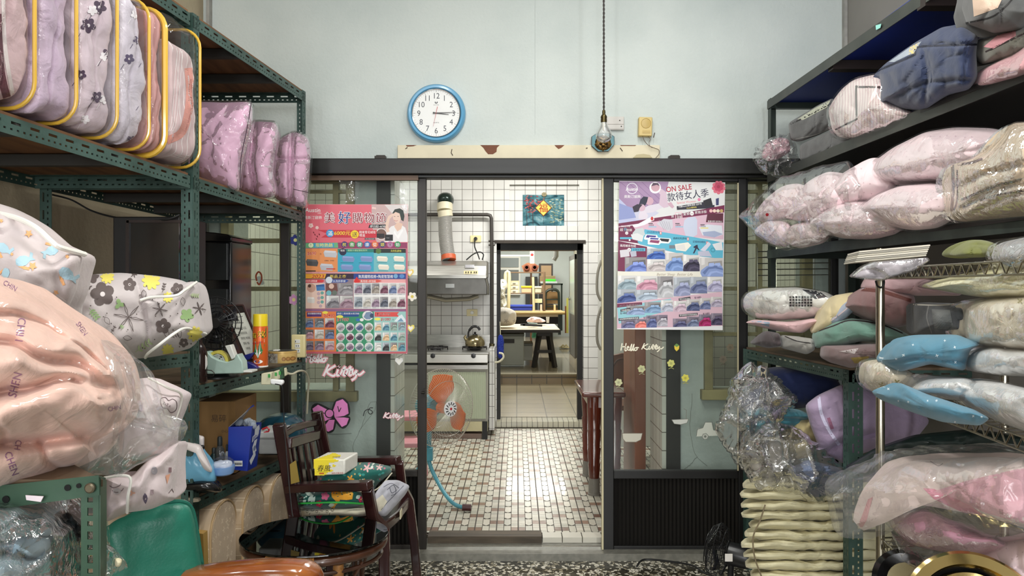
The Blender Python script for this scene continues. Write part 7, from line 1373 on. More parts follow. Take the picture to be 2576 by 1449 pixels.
for x in(1325,1345):m=MB();m.lathe([(.052,0),(.05,-.02),(.03,-.02),(.026,0)],P(x,673,13.34),(0,1,0),20);m.build('round_rim',M('dark_wicker',(104,50,34),rough=.7),t)
pr=Print(plane_map(12.9));pr.p(rect(1333,630,1344,663),(236,228,206));pr.p(disk(1338.5,641,3.6),(200,50,50));pr.p(txt('A',1336,652,6),(60,60,60));pr.p(txt('L',1336.5,659,6),(60,60,60));tag(pr.build('hanging_banner',printed,smooth=False,solid=.001),'narrow white paper strip with a red round mark hanging over the rack','banner')
t=thing('metal_shelf','dark green metal stand with folded chair shapes at the right of the back room','shelf');d=14.3;dg=M('dark_green_metal')
for x in(1366,1411):bb('upright',dg,t,x,714,x+4,832,d,.05);bb('upright',dg,t,x,714,x+4,828,d+.6,.05)
m=MB();m.box((P(1364,0,d).x,d,P(0,717,d).z),(P(1416,0,d).x,d+.65,P(0,713,d).z));m.build('stand_top',dg,t,smooth=False);m=MB();m.tube(spline([tuple(P(x,y,d-.05))for x,y in((1373,825),(1372,745),(1378,731),(1390,728),(1402,731),(1406,745),(1406,825))],40,False),.025,8);m.build('chair_hoop',dg,t)
for y in(752,770):bb('cross_bar',dg,t,1372,y,1406,y+3,d-.04,.03)
for x0,y0,x1,y1,c_,lb in((1374,734,1404,764,(150,118,76),'brown carton behind the hooped frame of the dark green stand'),(1374,768,1404,790,(136,108,70),'lower brown carton in the dark green stand')):
 t=thing('cardboard_box',lb,'box');bb('carton',M('carton_%d'%y0,c_,rough=.8),t,x0,y0,x1,y1,14.45,.3)
for x0,y0,x1,y1,d,c_,nm,lb,cat in((1371,702,1398,708,14.4,(70,210,50),'green_tray','bright green tray on the dark stand','tray'),(1358,694,1397,712,14.7,(168,138,104),'flat_carton','flat brown carton on the dark stand behind the green tray','box'),(1360,708,1402,713,14.35,(196,206,206),'white_board','pale flat pack lying on the dark stand under the green tray','package'),(1359,766,1364,783,13.2,(226,206,190),'paper_tube','short pale tube standing on the workbench','tube'),(1394,767,1398,783,13.2,(226,200,150),'paper_tube','small cream tube standing at the right end of the workbench','tube'),(1346,752,1364,762,13.2,(236,226,180),'paper_pack','cream paper pack tilted on the clutter of the workbench','paper')):
 m=pbox(MB(),x0,y0,x1,y1,d,.2 if y1-y0<40 else.05);tag(m.build(nm,M(nm+str(x0),c_,rough=.5),smooth=False,bevel=.004),lb,cat)
t=thing('dark_cabinet','dark framed cabinet with a brown panel on the far wall','cabinet');bb('frame',bw_,t,1357,663,1391,854,16.6,.5);bb('panel',M('brown_panel',(128,106,78),rough=.5),t,1361,668,1387,735,16.58,.02)
t=thing('clutter_heap','heap of white plastic bags hanging left of the rack','bags');puff_mb([(1254,720),(1257,706),(1266,702),(1275,710),(1276,720),(1270,740),(1275,765),(1270,783),(1254,783)],12.9,.12,n=50,rings=12,wr=.03,ws=14).build('bag_film',M('white_bag',(216,214,200),rough=.4,bump=.8,bs=18),t)
def fbox(nm,mat,x0,y0,x1,y1,d,th):m=pbox(MB(),x0,y0,x1,y1,d,th);return struct(nm,m,mat)
w3=fbox('window_3',M('white_frame',(214,214,206),rough=.5),1240,645,1309,742,17.42,.06);bb('window_pane',M('grey_pane',(132,140,140),rough=.2),w3,1240,649,1305,672,17.4,.01);bb('window_pane',M('dark_grey_pane',(104,108,106),rough=.2),w3,1240,679,1305,737,17.4,.01)
fbox('door_6',M('dark_opening',(60,62,62),rough=.8),1322,696,1352,850,17.4,.05)
fbox('trim_16',M('white_light_rail',(226,228,222),rough=.4),1240,641,1333,645,12.6,.05)
t=thing('grey_door_leaf','open half glazed grey door leaf at the right side of the back room','door');d=12.4;dg2=M('grey_door',(92,90,86),rough=.45);m=MB();q=[P(1432,0,13.3),P(1446,0,12.2)];a,b_=q[0],q[1];z0,z1_=.26,1.94
def dp(f0,f1,z0,z1,nm,mt,off=0):m=MB();p0,p1=a.lerp(b_,f0),a.lerp(b_,f1);m.prism([(p0.x-off,p0.y,z0),(p1.x-off,p1.y,z0),(p1.x-off,p1.y,z1),(p0.x-off,p0.y,z1)],(.03+off*2,0,0));return m.build(nm,mt,t,smooth=False)
dp(0,1,z0,.95,'lower_panel',dg2);dp(0,.1,.95,z1_,'stile',dg2);dp(.9,1,.95,z1_,'stile',dg2);dp(0,1,1.86,z1_,'top_rail',dg2);dp(.1,.9,.95,1.86,'glass',M('frosted_door_glass',(176,186,176),rough=.2));m=MB();m.tube([P(1430,751,12.9),P(1436,751,12.9)],.03,8);m.build('handle',M('silver_bezel'),t)
m=pbox(MB(),1425,750,1430,838,12.9,.02);tag(m.build('yellow_board',M('yellow_green_board',(190,186,90),rough=.5),smooth=False),'yellow green board leaning beside the open grey door','board');m=pbox(MB(),1421,770,1425,838,13.0,.02);tag(m.build('wood_plank',M('red_plank',(120,76,50),rough=.5),smooth=False),'brown plank leaning beside the yellow green board','plank')
for i,x in enumerate((1416,1424)):
 t=thing('slipper',('left cream slipper of the pair by the leaning boards','right cream slipper of the pair by the leaning boards')[i],'slipper','pair of slippers by the boards');c=P(x,838,14.2);c.z=F2+.02;blob_mb(c,(.045,.11,.014),p=3,n=8,wr=0,rotz=.4).build('sole',M('cream_pvc'),t);m=MB();m.tube([c+Vector((-.045,-.03,0)),c+Vector((0,-.03,.05)),c+Vector((.045,-.03,0))],.014,8);m.build('strap',M('cream_pvc'),t)
m=MB();m.tube([Vector((P(1401,0,15.5).x,15.5,2.9)),P(1399,645,15.5),P(1393,654,15.5)],.05,8);tag(m.build('hanging_bundle',M('grey_bundle',(100,100,94),rough=.7)),'small grey bundle hanging from the ceiling by the right wall','bundle')
# right shelving
rg=M('grey_green_steel',(66,68,63),rough=.45,var=.25,vs=6,vc=(50,54,50));rg2=M('worn_green_steel',(70,82,76),rough=.5,var=.35,vs=9,vc=(48,58,54))
xr=lambda d:1.342-.0158*d
DR=lambda px,k=0:(1.30+k)*FX/(px-1300)
t=thing('storage_shelf','dark grey steel shelving along the right wall with a blue board at the top','shelf')
for y in(3.85,1.3):
 for x,s in((xr(y),1),(1.73,-1)):m=MB();m.box((x,y,0),(x+s*.04,y+.003,2.37));m.box((x,y-.04,0),(x+s*.003,y,2.37));m.build('post',M('dark_green_metal',(34,46,38),rough=.4),t,smooth=False)
for z,mt,bd in((2.362,rg,M('blue_board',(24,52,150),rough=.5)),(1.988,rg,bw_),(1.602,rg2,bw_)):
 m=MB();m.beam((xr(3.85)-.003,3.85,z-.02),(xr(1.3)-.003,1.3,z-.02),.004,.042);m.build('front_beam',mt,t,smooth=False);m=MB();m.box((xr(3.85),3.82,z-.042),(1.73,3.85,z));m.build('end_beam',M('dark_green_metal'),t,smooth=False)
 m=MB();m.box((xr(3)+.004,1.3,z-.012),(1.73,3.82,z+.004));m.build('shelf_board',bd,t,smooth=False)
 if z>2.3:
  for y in(3.1,2.4):m=MB();m.box((xr(3)+.004,y,z-.05),(1.73,y+.05,z-.013));m.build('cross_brace',M('dark_brown_wood'),t,smooth=False)
m=MB();m.prism([P(x,y,DR(x)-.02)for x,y in((2203,64),(2217,60),(2215,70),(2204,76))],(-.001,-.001,0));m.build('mint_sticker',M('mint_sticker',(150,216,206),rough=.5),t,smooth=False)
t=thing('low_slotted_shelf','low green slotted steel shelf at the right holding zipped bags over the plastic bundles','shelf')
q0,q1=Vector((1.15,3.78,1.105)),Vector((1.245,2.83,1.105));m=MB();slotted(m,q0,q1,(0,0,-1),.045,(1,.1,0),.03,.05);m.build('front_beam',green,t,smooth=False,solid=.0025)
m=MB();slotted(m,q1,q1+Vector((.46,.0,0)),(0,0,-1),.045);m.build('end_beam',green,t,smooth=False,solid=.0025);m=MB();m.prism([q0,q1,q1+Vector((.46,0,0)),q0+Vector((.55,0,0))],(0,0,.01));m.build('shelf_board',desk_ply,t,smooth=False)
for q in(q0,q1,q0+Vector((.5,0,0))):m=MB();slotted(m,(q.x,q.y,0),(q.x,q.y,1.105),(1,0,0),.052,(-.1,1,0),.04);m.build('post',green,t,smooth=False,solid=.0025)
t=thing('wire_shelf_rack','chrome wire shelving rack with round posts in front of the right shelves','shelf');ch=M('worn_chrome',(176,170,154),rough=.22,metal=1)
p0,p1=Vector((1.155,2.4,0)),Vector((1.06,1.45,0));w_=Vector((.42,.04,0))
for a in(p0,p1,p0+w_,p1+w_):m=MB();m.lathe([(.0135,0),(.0135,1.53),(.011,1.54)],a,seg=16);m.build('post',ch,t)
for z in(1.475,1.10,.62):
 m=MB()
 for a,b_ in((p0,p1),(p0+w_,p1+w_),(p0,p0+w_)):
  for zz in(z,z-.03):m.tube([a+Vector((0,0,zz)),b_+Vector((0,0,zz))],.003,6)
  n=int((b_-a).length/.022);m.tube([a.lerp(b_,i/n)+Vector((0,0,z-(.03 if i%2 else 0)))for i in range(n+1)],.0022,5)
 for i in range(1,24):a=p0.lerp(p1,i/24)+Vector((0,0,z+.002));m.tube([a,a+w_],.0018,5)
 m.build('wire_shelf',ch,t)
m=pxtube([(2203,707,2.33),(2208,720,2.32),(2218,723,2.31),(2224,712,2.31),(2222,700,2.32)],.003,6,20);m.build('hook',M('black_rubber'),t)
t=thing('drying_rack','thin chrome wire rack hanging behind the end of the right shelf','rack');m=MB()
for y in(633,648,663,678,693):m.tube([P(1903,y,4.08),P(2105,y-2,4.08)],.003,5)
for x in(1905,1952,2105):m.tube([P(x,622,4.07),P(x,730,4.07)],.004,5)
m.build('wires',ch,t)
# soft goods on the right
pc=M('printed_cloth')
def soft(nm,lb,cat,pts,d,T,mt,g=None,cov=None,st=(),**k):
 t=thing(nm,lb,cat,g);k.setdefault('cr',-.009);k.setdefault('wr',.007);k.setdefault('n',90);k.setdefault('rings',20);b_=puff_mb(pts,d,T,**k);o=b_.build('body',mt,t)
 if st:
  pr=Print(wrap_map(b_),fine=1)
  for s_ in st:pr.p(stroke(s_[0],s_[1],n=24)if s_[1]else[s_[0]],s_[2],.3)
  pr.build('trim',pc,o,smooth=False)
 if cov:
  k.update(off=.013,grow=4,cr=.009,cs=11,rings=k['rings']+4);k['creases']=[(a,b,c*.5)for a,b,c in k.get('creases',())];puff_mb(pts,d,T,**k).build('plastic_cover',cov,t)
 return t
cl=lambda k,c,**a:cloth(k,c,axes='uv',**{'wr':.6,**a})
gz,nv,br_,wt=cl('grey_zip_cloth',(84,84,84),wr=.4),cl('navy_cloth',(38,50,82),wr=.5),(60,34,32),(226,222,212)
pkp=cl('pale_pink_print',(240,216,221),layers=[(5,.12,3,.5,[(206,176,184)],.3)],wr=.35)
cream2=cl('cream_stamped',(224,212,188),layers=[(2,.14,4,.5,[(150,140,90),(180,170,140)],.4)],wr=.6)
soft('plastic_bag','gathered clear plastic bag end with pink cloth, hanging at the shelf corner over the header','plastic bag',[(1915,395),(1925,362),(1960,345),(1985,350),(1990,380),(1960,400),(1935,408)],3.62,.05,cl('dusty_pink',(214,170,180)),corner=8);
puff_mb([(1898,395),(1905,365),(1940,345),(1985,332),(2004,370),(2010,395),(2000,425),(1975,440),(1955,447),(1925,436),(1905,420)],3.6,.09,wr=.006,ws=18,edge=9,corner=6,seed=3,cr=.03,cs=20).build('gathered_end',wrap,[r for r in ROOTS][-1])
soft('zip_bag','dark grey zip bag, upper of two at the far end of the right shelf','storage bag',[(1985,308),(2055,266),(2096,246),(2108,262),(2104,318),(2060,340),(2012,356),(1990,352)],(3.6,3.15),.09,gz,'grey zip bags on the right top shelf',corner=8,st=[([(1990,312),(2050,282),(2100,256)],3,(34,30,30)),([(2006,300),(2050,272),(2090,252),(2080,270),(2020,302)],0,(176,178,160)),([(1992,352),(2060,336),(2102,314)],2,(170,170,166))])
soft('zip_bag','dark grey zip bag, lower of two at the far end of the right shelf','storage bag',[(2013,364),(2060,342),(2104,322),(2170,340),(2190,356),(2130,378),(2070,396),(2014,404)],(3.45,2.85),.07,gz,'grey zip bags on the right top shelf',corner=8,st=[([(2015,402),(2070,388),(2120,372)],2,(190,190,186))])
soft('quilt','pink striped quilt in a clear bag with dark brown edging on the right top shelf','quilt',[(2096,262),(2128,216),(2164,196),(2220,192),(2240,250),(2302,284),(2285,304),(2230,326),(2150,348),(2112,332),(2098,300)],(3.08,2.55),.15,cl('pink_striped_quilt',(230,204,204),stripes=[(0,14,.3,(248,236,230))],wr=.7),cov=wrap_soft,st=[([(2155,300),(2154,222),(2160,219),(2214,219)],5,br_),([(2155,300),(2130,312),(2102,326)],4,br_)])
soft('zip_bag','large navy zipped storage bag bulging in the middle of the right top shelf','storage bag',[(2212,178),(2240,150),(2300,108),(2370,68),(2430,58),(2462,88),(2456,130),(2460,196),(2440,226),(2385,240),(2325,280),(2262,272),(2225,256),(2208,264),(2216,225)],(2.72,2.15),.17,nv,corner=10,e=3.4,n=130,rings=30,creases=[([(2215,178),(2300,142),(2312,116),(2458,108)],5,.014),([(2322,120),(2330,200),(2324,275)],7,.02),([(2225,252),(2322,210),(2440,200)],5,.014)],st=[([(2216,174),(2300,138),(2310,118),(2456,112)],5,(22,26,44)),([(2236,156),(2290,118),(2318,104),(2300,132),(2250,156)],0,(150,158,168)),([(2288,120),(2312,106),(2300,134),(2286,138)],0,(206,184,120))])
soft('zip_bag','grey zip bag with a clear window showing beige cloth, at the top right corner','storage bag',[(2426,-30),(2560,-30),(2610,30),(2570,74),(2500,84),(2432,60),(2418,20)],(2.15,1.9),.12,gz,corner=8,st=[([(2445,-20),(2530,-20),(2510,20),(2450,42)],0,(206,180,160)),([(2430,58),(2500,40),(2545,0)],4,(26,22,22))])
soft('zip_bag','grey zipped bag with a clear window showing pink cloth, right of the navy bag','storage bag',[(2446,140),(2462,98),(2500,88),(2600,62),(2600,118),(2530,150),(2470,162)],(2.2,1.92),.09,cl('khaki_grey',(112,110,100),wr=.4),corner=8,st=[([(2474,118),(2520,80),(2552,38),(2556,90),(2500,122)],0,(226,160,168)),([(2480,130),(2560,92),(2590,78)],4,(40,24,24))])
soft('pillow','pink wrapped pillow under the grey window bags at the right edge','pillow',[(2460,198),(2480,172),(2540,140),(2600,108),(2600,172),(2520,205),(2464,216)],(2.15,1.9),.1,cl('rose_pillow',(224,168,174)),cov=wrap_soft)
g='pale pink pillows on the right middle shelf'
for i,(pts,d,T,lb)in enumerate((([(1896,548),(1925,502),(1970,466),(2012,460),(2044,478),(2024,522),(1984,552),(1930,562)],(3.55,3.2),.13,'pale pink pillow at the far left top of the pile, by the red dot'),([(1970,548),(2000,492),(2042,450),(2084,430),(2134,438),(2154,480),(2124,540),(2044,562)],(3.3,2.9),.15,'pale pink pillow, second from the left in the top row of the pile'),([(2080,478),(2126,432),(2190,396),(2246,400),(2262,476),(2200,506),(2120,520)],(3.0,2.65),.15,'pale pink pillow just left of the largest one in the top row'),([(2190,436),(2206,404),(2258,366),(2326,332),(2400,320),(2490,322),(2540,332),(2520,410),(2430,446),(2370,462),(2280,464),(2222,454)],(2.7,2.1),.2,'largest pale pink pillow, upper one left of the beige quilt'),([(1894,584),(1924,556),(1976,556),(2010,590),(1990,622),(1940,614)],(3.45,3.2),.1,'pale pink pillow with pointed corner at the far left bottom of the pile'),([(1962,604),(1990,566),(2050,556),(2096,586),(2074,612),(2010,626)],(3.25,3.0),.1,'small pale pink pillow, second from the left in the bottom row'),([(2034,562),(2090,522),(2150,506),(2230,510),(2290,560),(2262,588),(2200,602),(2130,600),(2066,584)],(3.0,2.55),.15,'pale pink pillow in the bottom row left of the one beside the beige quilt'),([(2172,522),(2206,492),(2262,468),(2340,462),(2410,470),(2420,540),(2360,574),(2310,579),(2240,562)],(2.6,2.2),.18,'pale pink pillow directly under the largest one, beside the beige quilt'))):
 soft('pillow',lb,'pillow',pts,d,T,pkp,g,cov=wrap_soft if i>2 else None,wr=.004,e=2.1,corner=16,n=110,rings=26)
t=thing('plastic_bag','large clear plastic bag with a red dot around the left end of the pillow pile','plastic bag');b_=puff_mb([(1858,545),(1900,500),(1960,448),(2060,418),(2140,404),(2180,470),(2160,560),(2080,606),(1970,632),(1912,596)],(3.5,2.72),.17,wr=.004,ws=9,corner=6,edge=4,seed=6,e=2,cr=.02,cs=10,n=120);b_.build('film',wrap_soft,t);pr=Print(wrap_map(b_));pr.p(disk(1930,540,4),(200,20,40));pr.build('red_dot',pc,t,smooth=False)
soft('quilt','beige folded quilt with dark brown borders in a clear bag at the right edge','quilt',[(2388,450),(2400,412),(2470,392),(2520,350),(2548,310),(2620,305),(2620,540),(2510,550),(2424,558),(2392,538),(2394,490)],(2.1,1.75),.14,cl('beige_quilt',(222,200,172),wr=.8),cov=wrap,corner=10,creases=[([(2400,470),(2480,440),(2600,400)],8,.03),([(2420,520),(2500,480),(2600,450)],8,.03),([(2440,540),(2520,505),(2600,480)],6,.02)],st=[([(2396,412),(2398,470),(2394,530)],8,(84,62,52)),([(2404,414),(2440,410),(2470,400)],6,(84,62,52)),([(2408,428),(2408,500),(2400,528)],4,(84,62,52)),([(2420,502),(2500,470),(2570,452)],6,(84,62,52)),([(2424,520),(2510,490),(2590,478)],5,(84,62,52))])
soft('pillow','black and white checked pillow in a clear zip bag with white edging','pillow',[(1872,752),(1884,736),(1916,726),(2000,722),(2076,734),(2108,750),(2104,772),(2064,798),(1960,806),(1900,800),(1874,780)],(3.45,3.0),.14,cl('off_white_cotton',(230,228,222)),cov=wrap_soft,corner=12,st=[([(2018,728),(2060,732),(2082,748),(2050,752)],0,(44,46,54)),([(1872,750),(1920,756),(1956,762),(1956,798)],3,wt),([(1872,750),(1870,778)],3,wt),([(1956,798),(2040,800)],3,wt)]+[([(1986+7.4*i,745+1.4*j*5),(1991.5+7.4*i,745+1.4*j*5),(1991.5+7.4*i,750+1.4*j*5),(1986+7.4*i,750+1.4*j*5)],0,(30,30,34))for i in range(8)for j in range(4)])
for nm,lb,pts,d,T,c_,st in(('zip_bag','flat pale pink zip bag under the checked pillow',[(1874,812),(1898,804),(1990,810),(2050,800),(2070,806),(2020,838),(1960,834),(1910,822)],(3.35,3.0),.09,(216,178,180),[([(1888,808),(1940,806),(1934,822)],0,(150,166,184))]),('zip_bag','dark brown grey limp bag at the far end of the low green shelf',[(1886,864),(1905,846),(1925,832),(1962,838),(1968,872),(1930,876)],(3.3,3.1),.07,(72,62,64),[]),('zip_bag','small grey zip bag with white piping lying on the low green shelf',[(1964,842),(2000,846),(2046,852),(2052,880),(2030,892),(1966,876)],(3.15,2.95),.08,(150,148,142),[([(1966,842),(1966,876),(2030,890)],3,wt),([(1968,843),(2005,858),(2046,864)],2.5,(40,36,36))]),('zip_bag','cream ribbed pillow bag leaning behind the sage green pillow bag',[(2040,838),(2070,776),(2104,742),(2150,734),(2162,760),(2120,810),(2062,846)],(3.0,2.8),.1,(214,198,156),[]),('zip_bag','pale blue window bag leaning in front of the cream ribbed one',[(2072,816),(2104,776),(2150,746),(2176,720),(2172,760),(2130,800),(2096,820)],(2.9,2.7),.06,(170,180,200),[([(2084,812),(2130,776),(2170,730)],3,(226,206,206))]),('zip_bag','sage green pillow bag with dark zip lying on the low green shelf',[(2046,840),(2096,808),(2140,800),(2214,810),(2256,826),(2300,850),(2230,866),(2170,858),(2106,872),(2050,876)],(2.95,2.5),.12,(104,142,128),[([(2050,836),(2096,820),(2140,806),(2214,816),(2270,838)],3,(44,34,36))]),('zip_bag','mauve brown bag in clear plastic under the sage green bag',[(2068,870),(2120,868),(2210,864),(2260,872),(2240,900),(2200,916),(2140,926),(2094,914),(2066,900)],(2.85,2.5),.1,(126,104,104),[([(2110,884),(2160,876),(2150,890)],0,(190,180,180)),([(2140,900),(2186,896),(2184,912),(2150,914)],0,(150,130,70))]),('zip_bag','brown and mauve zip bag standing behind the chrome post',[(2118,772),(2150,738),(2176,722),(2230,720),(2300,742),(2310,812),(2250,826),(2180,802)],(2.8,2.5),.14,(140,106,106),[([(2168,728),(2220,734),(2290,756)],9,(100,56,50))]),('zip_bag','pale pink patterned bag hanging over the mauve bag behind the chrome post',[(2166,724),(2178,700),(2220,694),(2330,702),(2420,716),(2420,744),(2300,744),(2200,732)],(2.75,2.3),.1,(206,170,176),[]),('zip_bag','charcoal zip bag with a clear window and white piping beside the cream pillow',[(2296,764),(2330,760),(2440,766),(2452,800),(2440,842),(2380,846),(2300,842)],(2.3,2.0),.12,(74,76,80),[([(2298,766),(2360,768),(2420,764)],3,wt),([(2336,770),(2332,800),(2344,838)],3,(150,150,150)),([(2344,778),(2390,780),(2400,830),(2350,826)],0,(120,122,122))])):
 soft(nm,lb,'storage bag',pts,d,T,cl('bag_%d_%d'%c_[:2],c_,wr=.5),'zipped bags on the low green shelf',corner=8,st=st)
t=thing('magazine_stack','small stack of magazines on top of the chrome rack post corner','magazines')
for i in range(6):
 m=MB();q=[P(x+i*2,y-i*5,2.3-(x-2150)*.0009)for x,y in((2152,660),(2330,644),(2326,640),(2156,655))];m.prism([q[0],q[1],q[1]+Vector((.06,.22,0)),q[0]+Vector((.06,.22,0))],(0,0,.0045));m.build('magazine',M('paper_%d'%(i%3),[(206,200,184),(170,166,156),(226,220,206)][i%3],rough=.6),t,smooth=False)
soft('plastic_bag','clear zip pouch of printed sheets sagging off the chrome rack corner','pouch',[(2142,696),(2170,672),(2200,660),(2330,648),(2338,655),(2300,680),(2220,704),(2170,700)],(2.25,2.1),.02,M('pouch_paper',(196,188,196),rough=.4,var=.4,vs=30),cov=wrap,corner=5,st=[([(2142,697),(2190,660)],2.5,wt)])
soft('cloth','olive green crumpled cloth on the chrome rack top','cloth',[(2390,640),(2420,612),(2466,602),(2510,616),(2530,640),(2460,646)],(2.0,1.8),.1,cl('olive',(112,116,58)),wr=.012)
soft('pillow','clear wrapped grey round cushion at the right edge of the rack top','pillow',[(2510,640),(2528,612),(2570,600),(2620,600),(2620,670),(2545,674),(2516,660)],(1.75,1.65),.08,cl('pale_grey',(188,188,190)),cov=wrap)
soft('pillow','pale yellow pillow in glossy wrap lying on the charcoal bag at the right','pillow',[(2335,722),(2370,706),(2420,694),(2500,674),(2620,660),(2620,745),(2520,750),(2440,742),(2380,731)],(2.1,1.7),.15,cl('pale_yellow',(238,232,186),wr=.5),cov=wrap_soft,st=[([(2306,706),(2340,722),(2350,724),(2334,716)],0,wt)],creases=[([(2430,720),(2500,706),(2600,700)],12,.02)])
soft('pillow','cream pillow printed with small olive emblems at the right edge','pillow',[(2424,832),(2428,772),(2450,758),(2500,752),(2620,744),(2620,885),(2500,872),(2430,860)],(1.98,1.6),.14,cream2,cov=wrap_soft,corner=18,e=3.4)
sb=cl('blue_star_cloth',(84,136,160),layers=[(2.6,.09,4,.9,[(236,242,246)],.5)],wr=.5)
soft('zip_bag','sky blue bag with tiny white stars, upper of two around the white pillows','storage bag',[(2212,912),(2240,872),(2270,852),(2320,843),(2410,842),(2470,866),(2440,880),(2428,934),(2340,916),(2262,936)],(2.14,1.84),.12,sb,'sky blue star bags',corner=10,creases=[([(2222,912),(2300,902),(2424,906)],6,.02)])
soft('zip_bag','sky blue bag with tiny white stars, lower of two around the white pillows','storage bag',[(2200,988),(2262,962),(2330,990),(2450,1030),(2492,1052),(2466,1072),(2370,1062),(2280,1032),(2222,1008)],(2.06,1.66),.11,sb,'sky blue star bags',corner=10)
soft('pillow','small cream floral pillow end poking out left of the sky blue bags','pillow',[(2175,936),(2184,912),(2225,906),(2262,922),(2296,946),(2262,984),(2206,988),(2178,966)],(2.25,2.1),.1,cream2,cov=wrap_soft)
wc=cl('white_cotton',(230,230,230),wr=.5)
for lb,pts,d in(('white wrapped pillow under the cream emblem pillow, uppermost white one',[(2424,908),(2446,884),(2500,874),(2620,884),(2620,950),(2520,944),(2440,934)],(1.95,1.6)),('white ribbed pillow poking from the lower sky blue bag',[(2284,982),(2310,956),(2360,950),(2440,952),(2480,975),(2440,1010),(2350,1002)],(2.05,1.8)),('plump white wrapped pillow, lowest white one at the right edge',[(2396,990),(2430,962),(2520,962),(2620,985),(2620,1100),(2530,1066),(2450,1026)],(1.88,1.55))):soft('pillow',lb,'pillow',pts,d,.14,wc,'white pillows on the chrome rack',cov=wrap_soft,corner=14)
# under the low shelf
soft('quilt','dark navy blue quilt under the low green shelf','quilt',[(1862,1010),(1890,950),(1940,925),(2040,928),(2110,960),(2100,1010),(1990,1030),(1900,1040)],(3.5,3.35),.12,cl('deep_blue',(28,42,88)))
for lb,pts,d,c_ in(('folded teal cloth in plastic below the navy quilt',[(1862,1040),(1930,1022),(2010,1030),(2046,1046),(2010,1080),(1900,1092),(1864,1080)],3.1,(52,112,124)),('folded straw coloured cloths left of the lilac towel',[(1958,1080),(2000,1052),(2052,1050),(2070,1100),(2040,1150),(1980,1160)],3.12,(188,172,124)),('grey beige cloth bundle in the crumpled plastic at the left',[(1868,1100),(1930,1086),(1966,1120),(1970,1200),(1900,1210),(1872,1160)],3.1,(168,160,146)),('folded denim blue quilt corner below the lilac towel',[(1985,1184),(2040,1160),(2110,1176),(2144,1196),(2096,1240),(2054,1252),(2010,1224)],2.9,(92,108,144))):soft('quilt',lb,'quilt',pts,d,.1,cl('fold_%d'%c_[0],c_,wr=.9),'bundles under the low shelf',corner=8,wr=.012,creases=[([(pts[0][0],pts[0][1]+8),(pts[3][0],pts[3][1]+14)],6,.03)])
soft('towel_quilt','folded lilac terry quilt with a white woven stripe behind the green post','quilt',[(2027,1020),(2058,996),(2120,966),(2200,978),(2300,1010),(2340,1060),(2300,1110),(2170,1140),(2130,1172),(2094,1150),(2062,1130),(2040,1070)],(2.97,3.08),.10,cl('lilac_terry',(168,148,176),wr=.5,bump=.8),corner=10,creases=[([(2070,1140),(2150,1100),(2200,1090)],8,.03)],st=[([(2060,1000),(2066,1040),(2084,1080),(2110,1118)],8,(206,200,226)),([(2080,1052),(2088,1050),(2098,1078),(2090,1080)],0,(140,90,116))])
for i,(lb,pts,d)in enumerate((('crumpled clear plastic bag bulging left of the low green shelf',[(1796,1084),(1830,1010),(1846,950),(1880,914),(1930,922),(1960,960),(2000,1000),(1960,1070),(1930,1150),(1870,1190),(1840,1150)],2.98),('crumpled clear plastic bag draped over the cream pack stack',[(1862,1130),(1930,1060),(2000,1070),(2050,1110),(2130,1180),(2110,1240),(2060,1270),(2000,1240),(1900,1230),(1868,1180)],2.84),('clear plastic film over the navy quilt under the low green shelf',[(1850,1010),(1900,940),(1960,950),(2010,1010),(1960,1060),(1880,1070)],3.0))):
 t=thing('plastic_bag',lb,'plastic bag','crumpled plastic bags at the right');puff_mb(pts,d,.08,wr=.012,ws=8,corner=6,edge=8,seed=50+i,n=150,rings=44,cr=.05,cs=8).build('film',film('crumpled_film',veil=.05,gloss=.34,bs=12,bump=.8,rough=.05),t)
cy=cl('cream_yellow_pack',(236,228,188),wr=.7,bump=.7,rough=.5)
for i in range(10):
 y=1222+i*25;l=1872-10*sin(i*1.1)+(-10 if i in(3,5,6)else 0)+i*1.5;w_=13.5
 soft('bedding_pack',('topmost','second from top','third from top','fourth from top','fifth from top','sixth from top','fourth from bottom','third from bottom','second from bottom','bottom')[i]+' of the stacked cream yellow bedding packs on the floor','bedding pack',[(l,y-w_*.4),(l+60,y-w_),(2000,y-w_),(2130,y-w_+3),(2240,y-w_),(2250,y+w_),(2100,y+w_),(1960,y+w_),(l+40,y+w_*.8),(l-4,y+w_*.3)],(3.0,3.04),.12,cy,'cream yellow packs stacked on the floor',corner=6,e=3.4,wr=.010,ws=7,cr=-.006,cs=6,edge=4,seed=i,n=130,rings=18)
m=pxtube([(1925,1270,2.88),(1912,1310,2.86),(1895,1350,2.86),(1898,1400,2.86),(1915,1449,2.86)],.003,5,24);tag(m.build('string',M('twine',(130,116,90),rough=.8)),'brown twine tied around the cream yellow pack stack','string')
t_=soft('quilt_bundle','big pink and cream quilt bundle in thick clear plastic on the lower rack','quilt',[(2150,1322),(2178,1252),(2240,1178),(2300,1158),(2420,1150),(2620,1150),(2620,1340),(2480,1300),(2330,1272),(2230,1276),(2180,1340)],(2.2,1.65),.17,cl('cream_pink',(232,210,204),wr=.4),corner=14,st=[([(2322,1228),(2350,1230),(2440,1270),(2480,1300),(2420,1288),(2350,1256)],0,(228,150,170)),([(2350,1236),(2430,1210),(2560,1180),(2620,1178),(2620,1330),(2480,1290),(2420,1262)],0,(226,172,184)),([(2184,1256),(2196,1250),(2180,1310),(2168,1330),(2160,1320)],0,(222,166,170)),([(2340,1160),(2360,1172),(2372,1166)],1.5,(150,130,130))])
puff_mb([(2086,1232),(2180,1192),(2260,1150),(2400,1138),(2620,1130),(2620,1352),(2480,1352),(2320,1296),(2240,1340),(2190,1357),(2110,1350),(2096,1290)],(2.2,1.65),.235,wr=.006,ws=8,corner=8,edge=4,seed=70,n=140,rings=34,cr=.02,cs=9).build('plastic_cover',wrap_milky,t_)
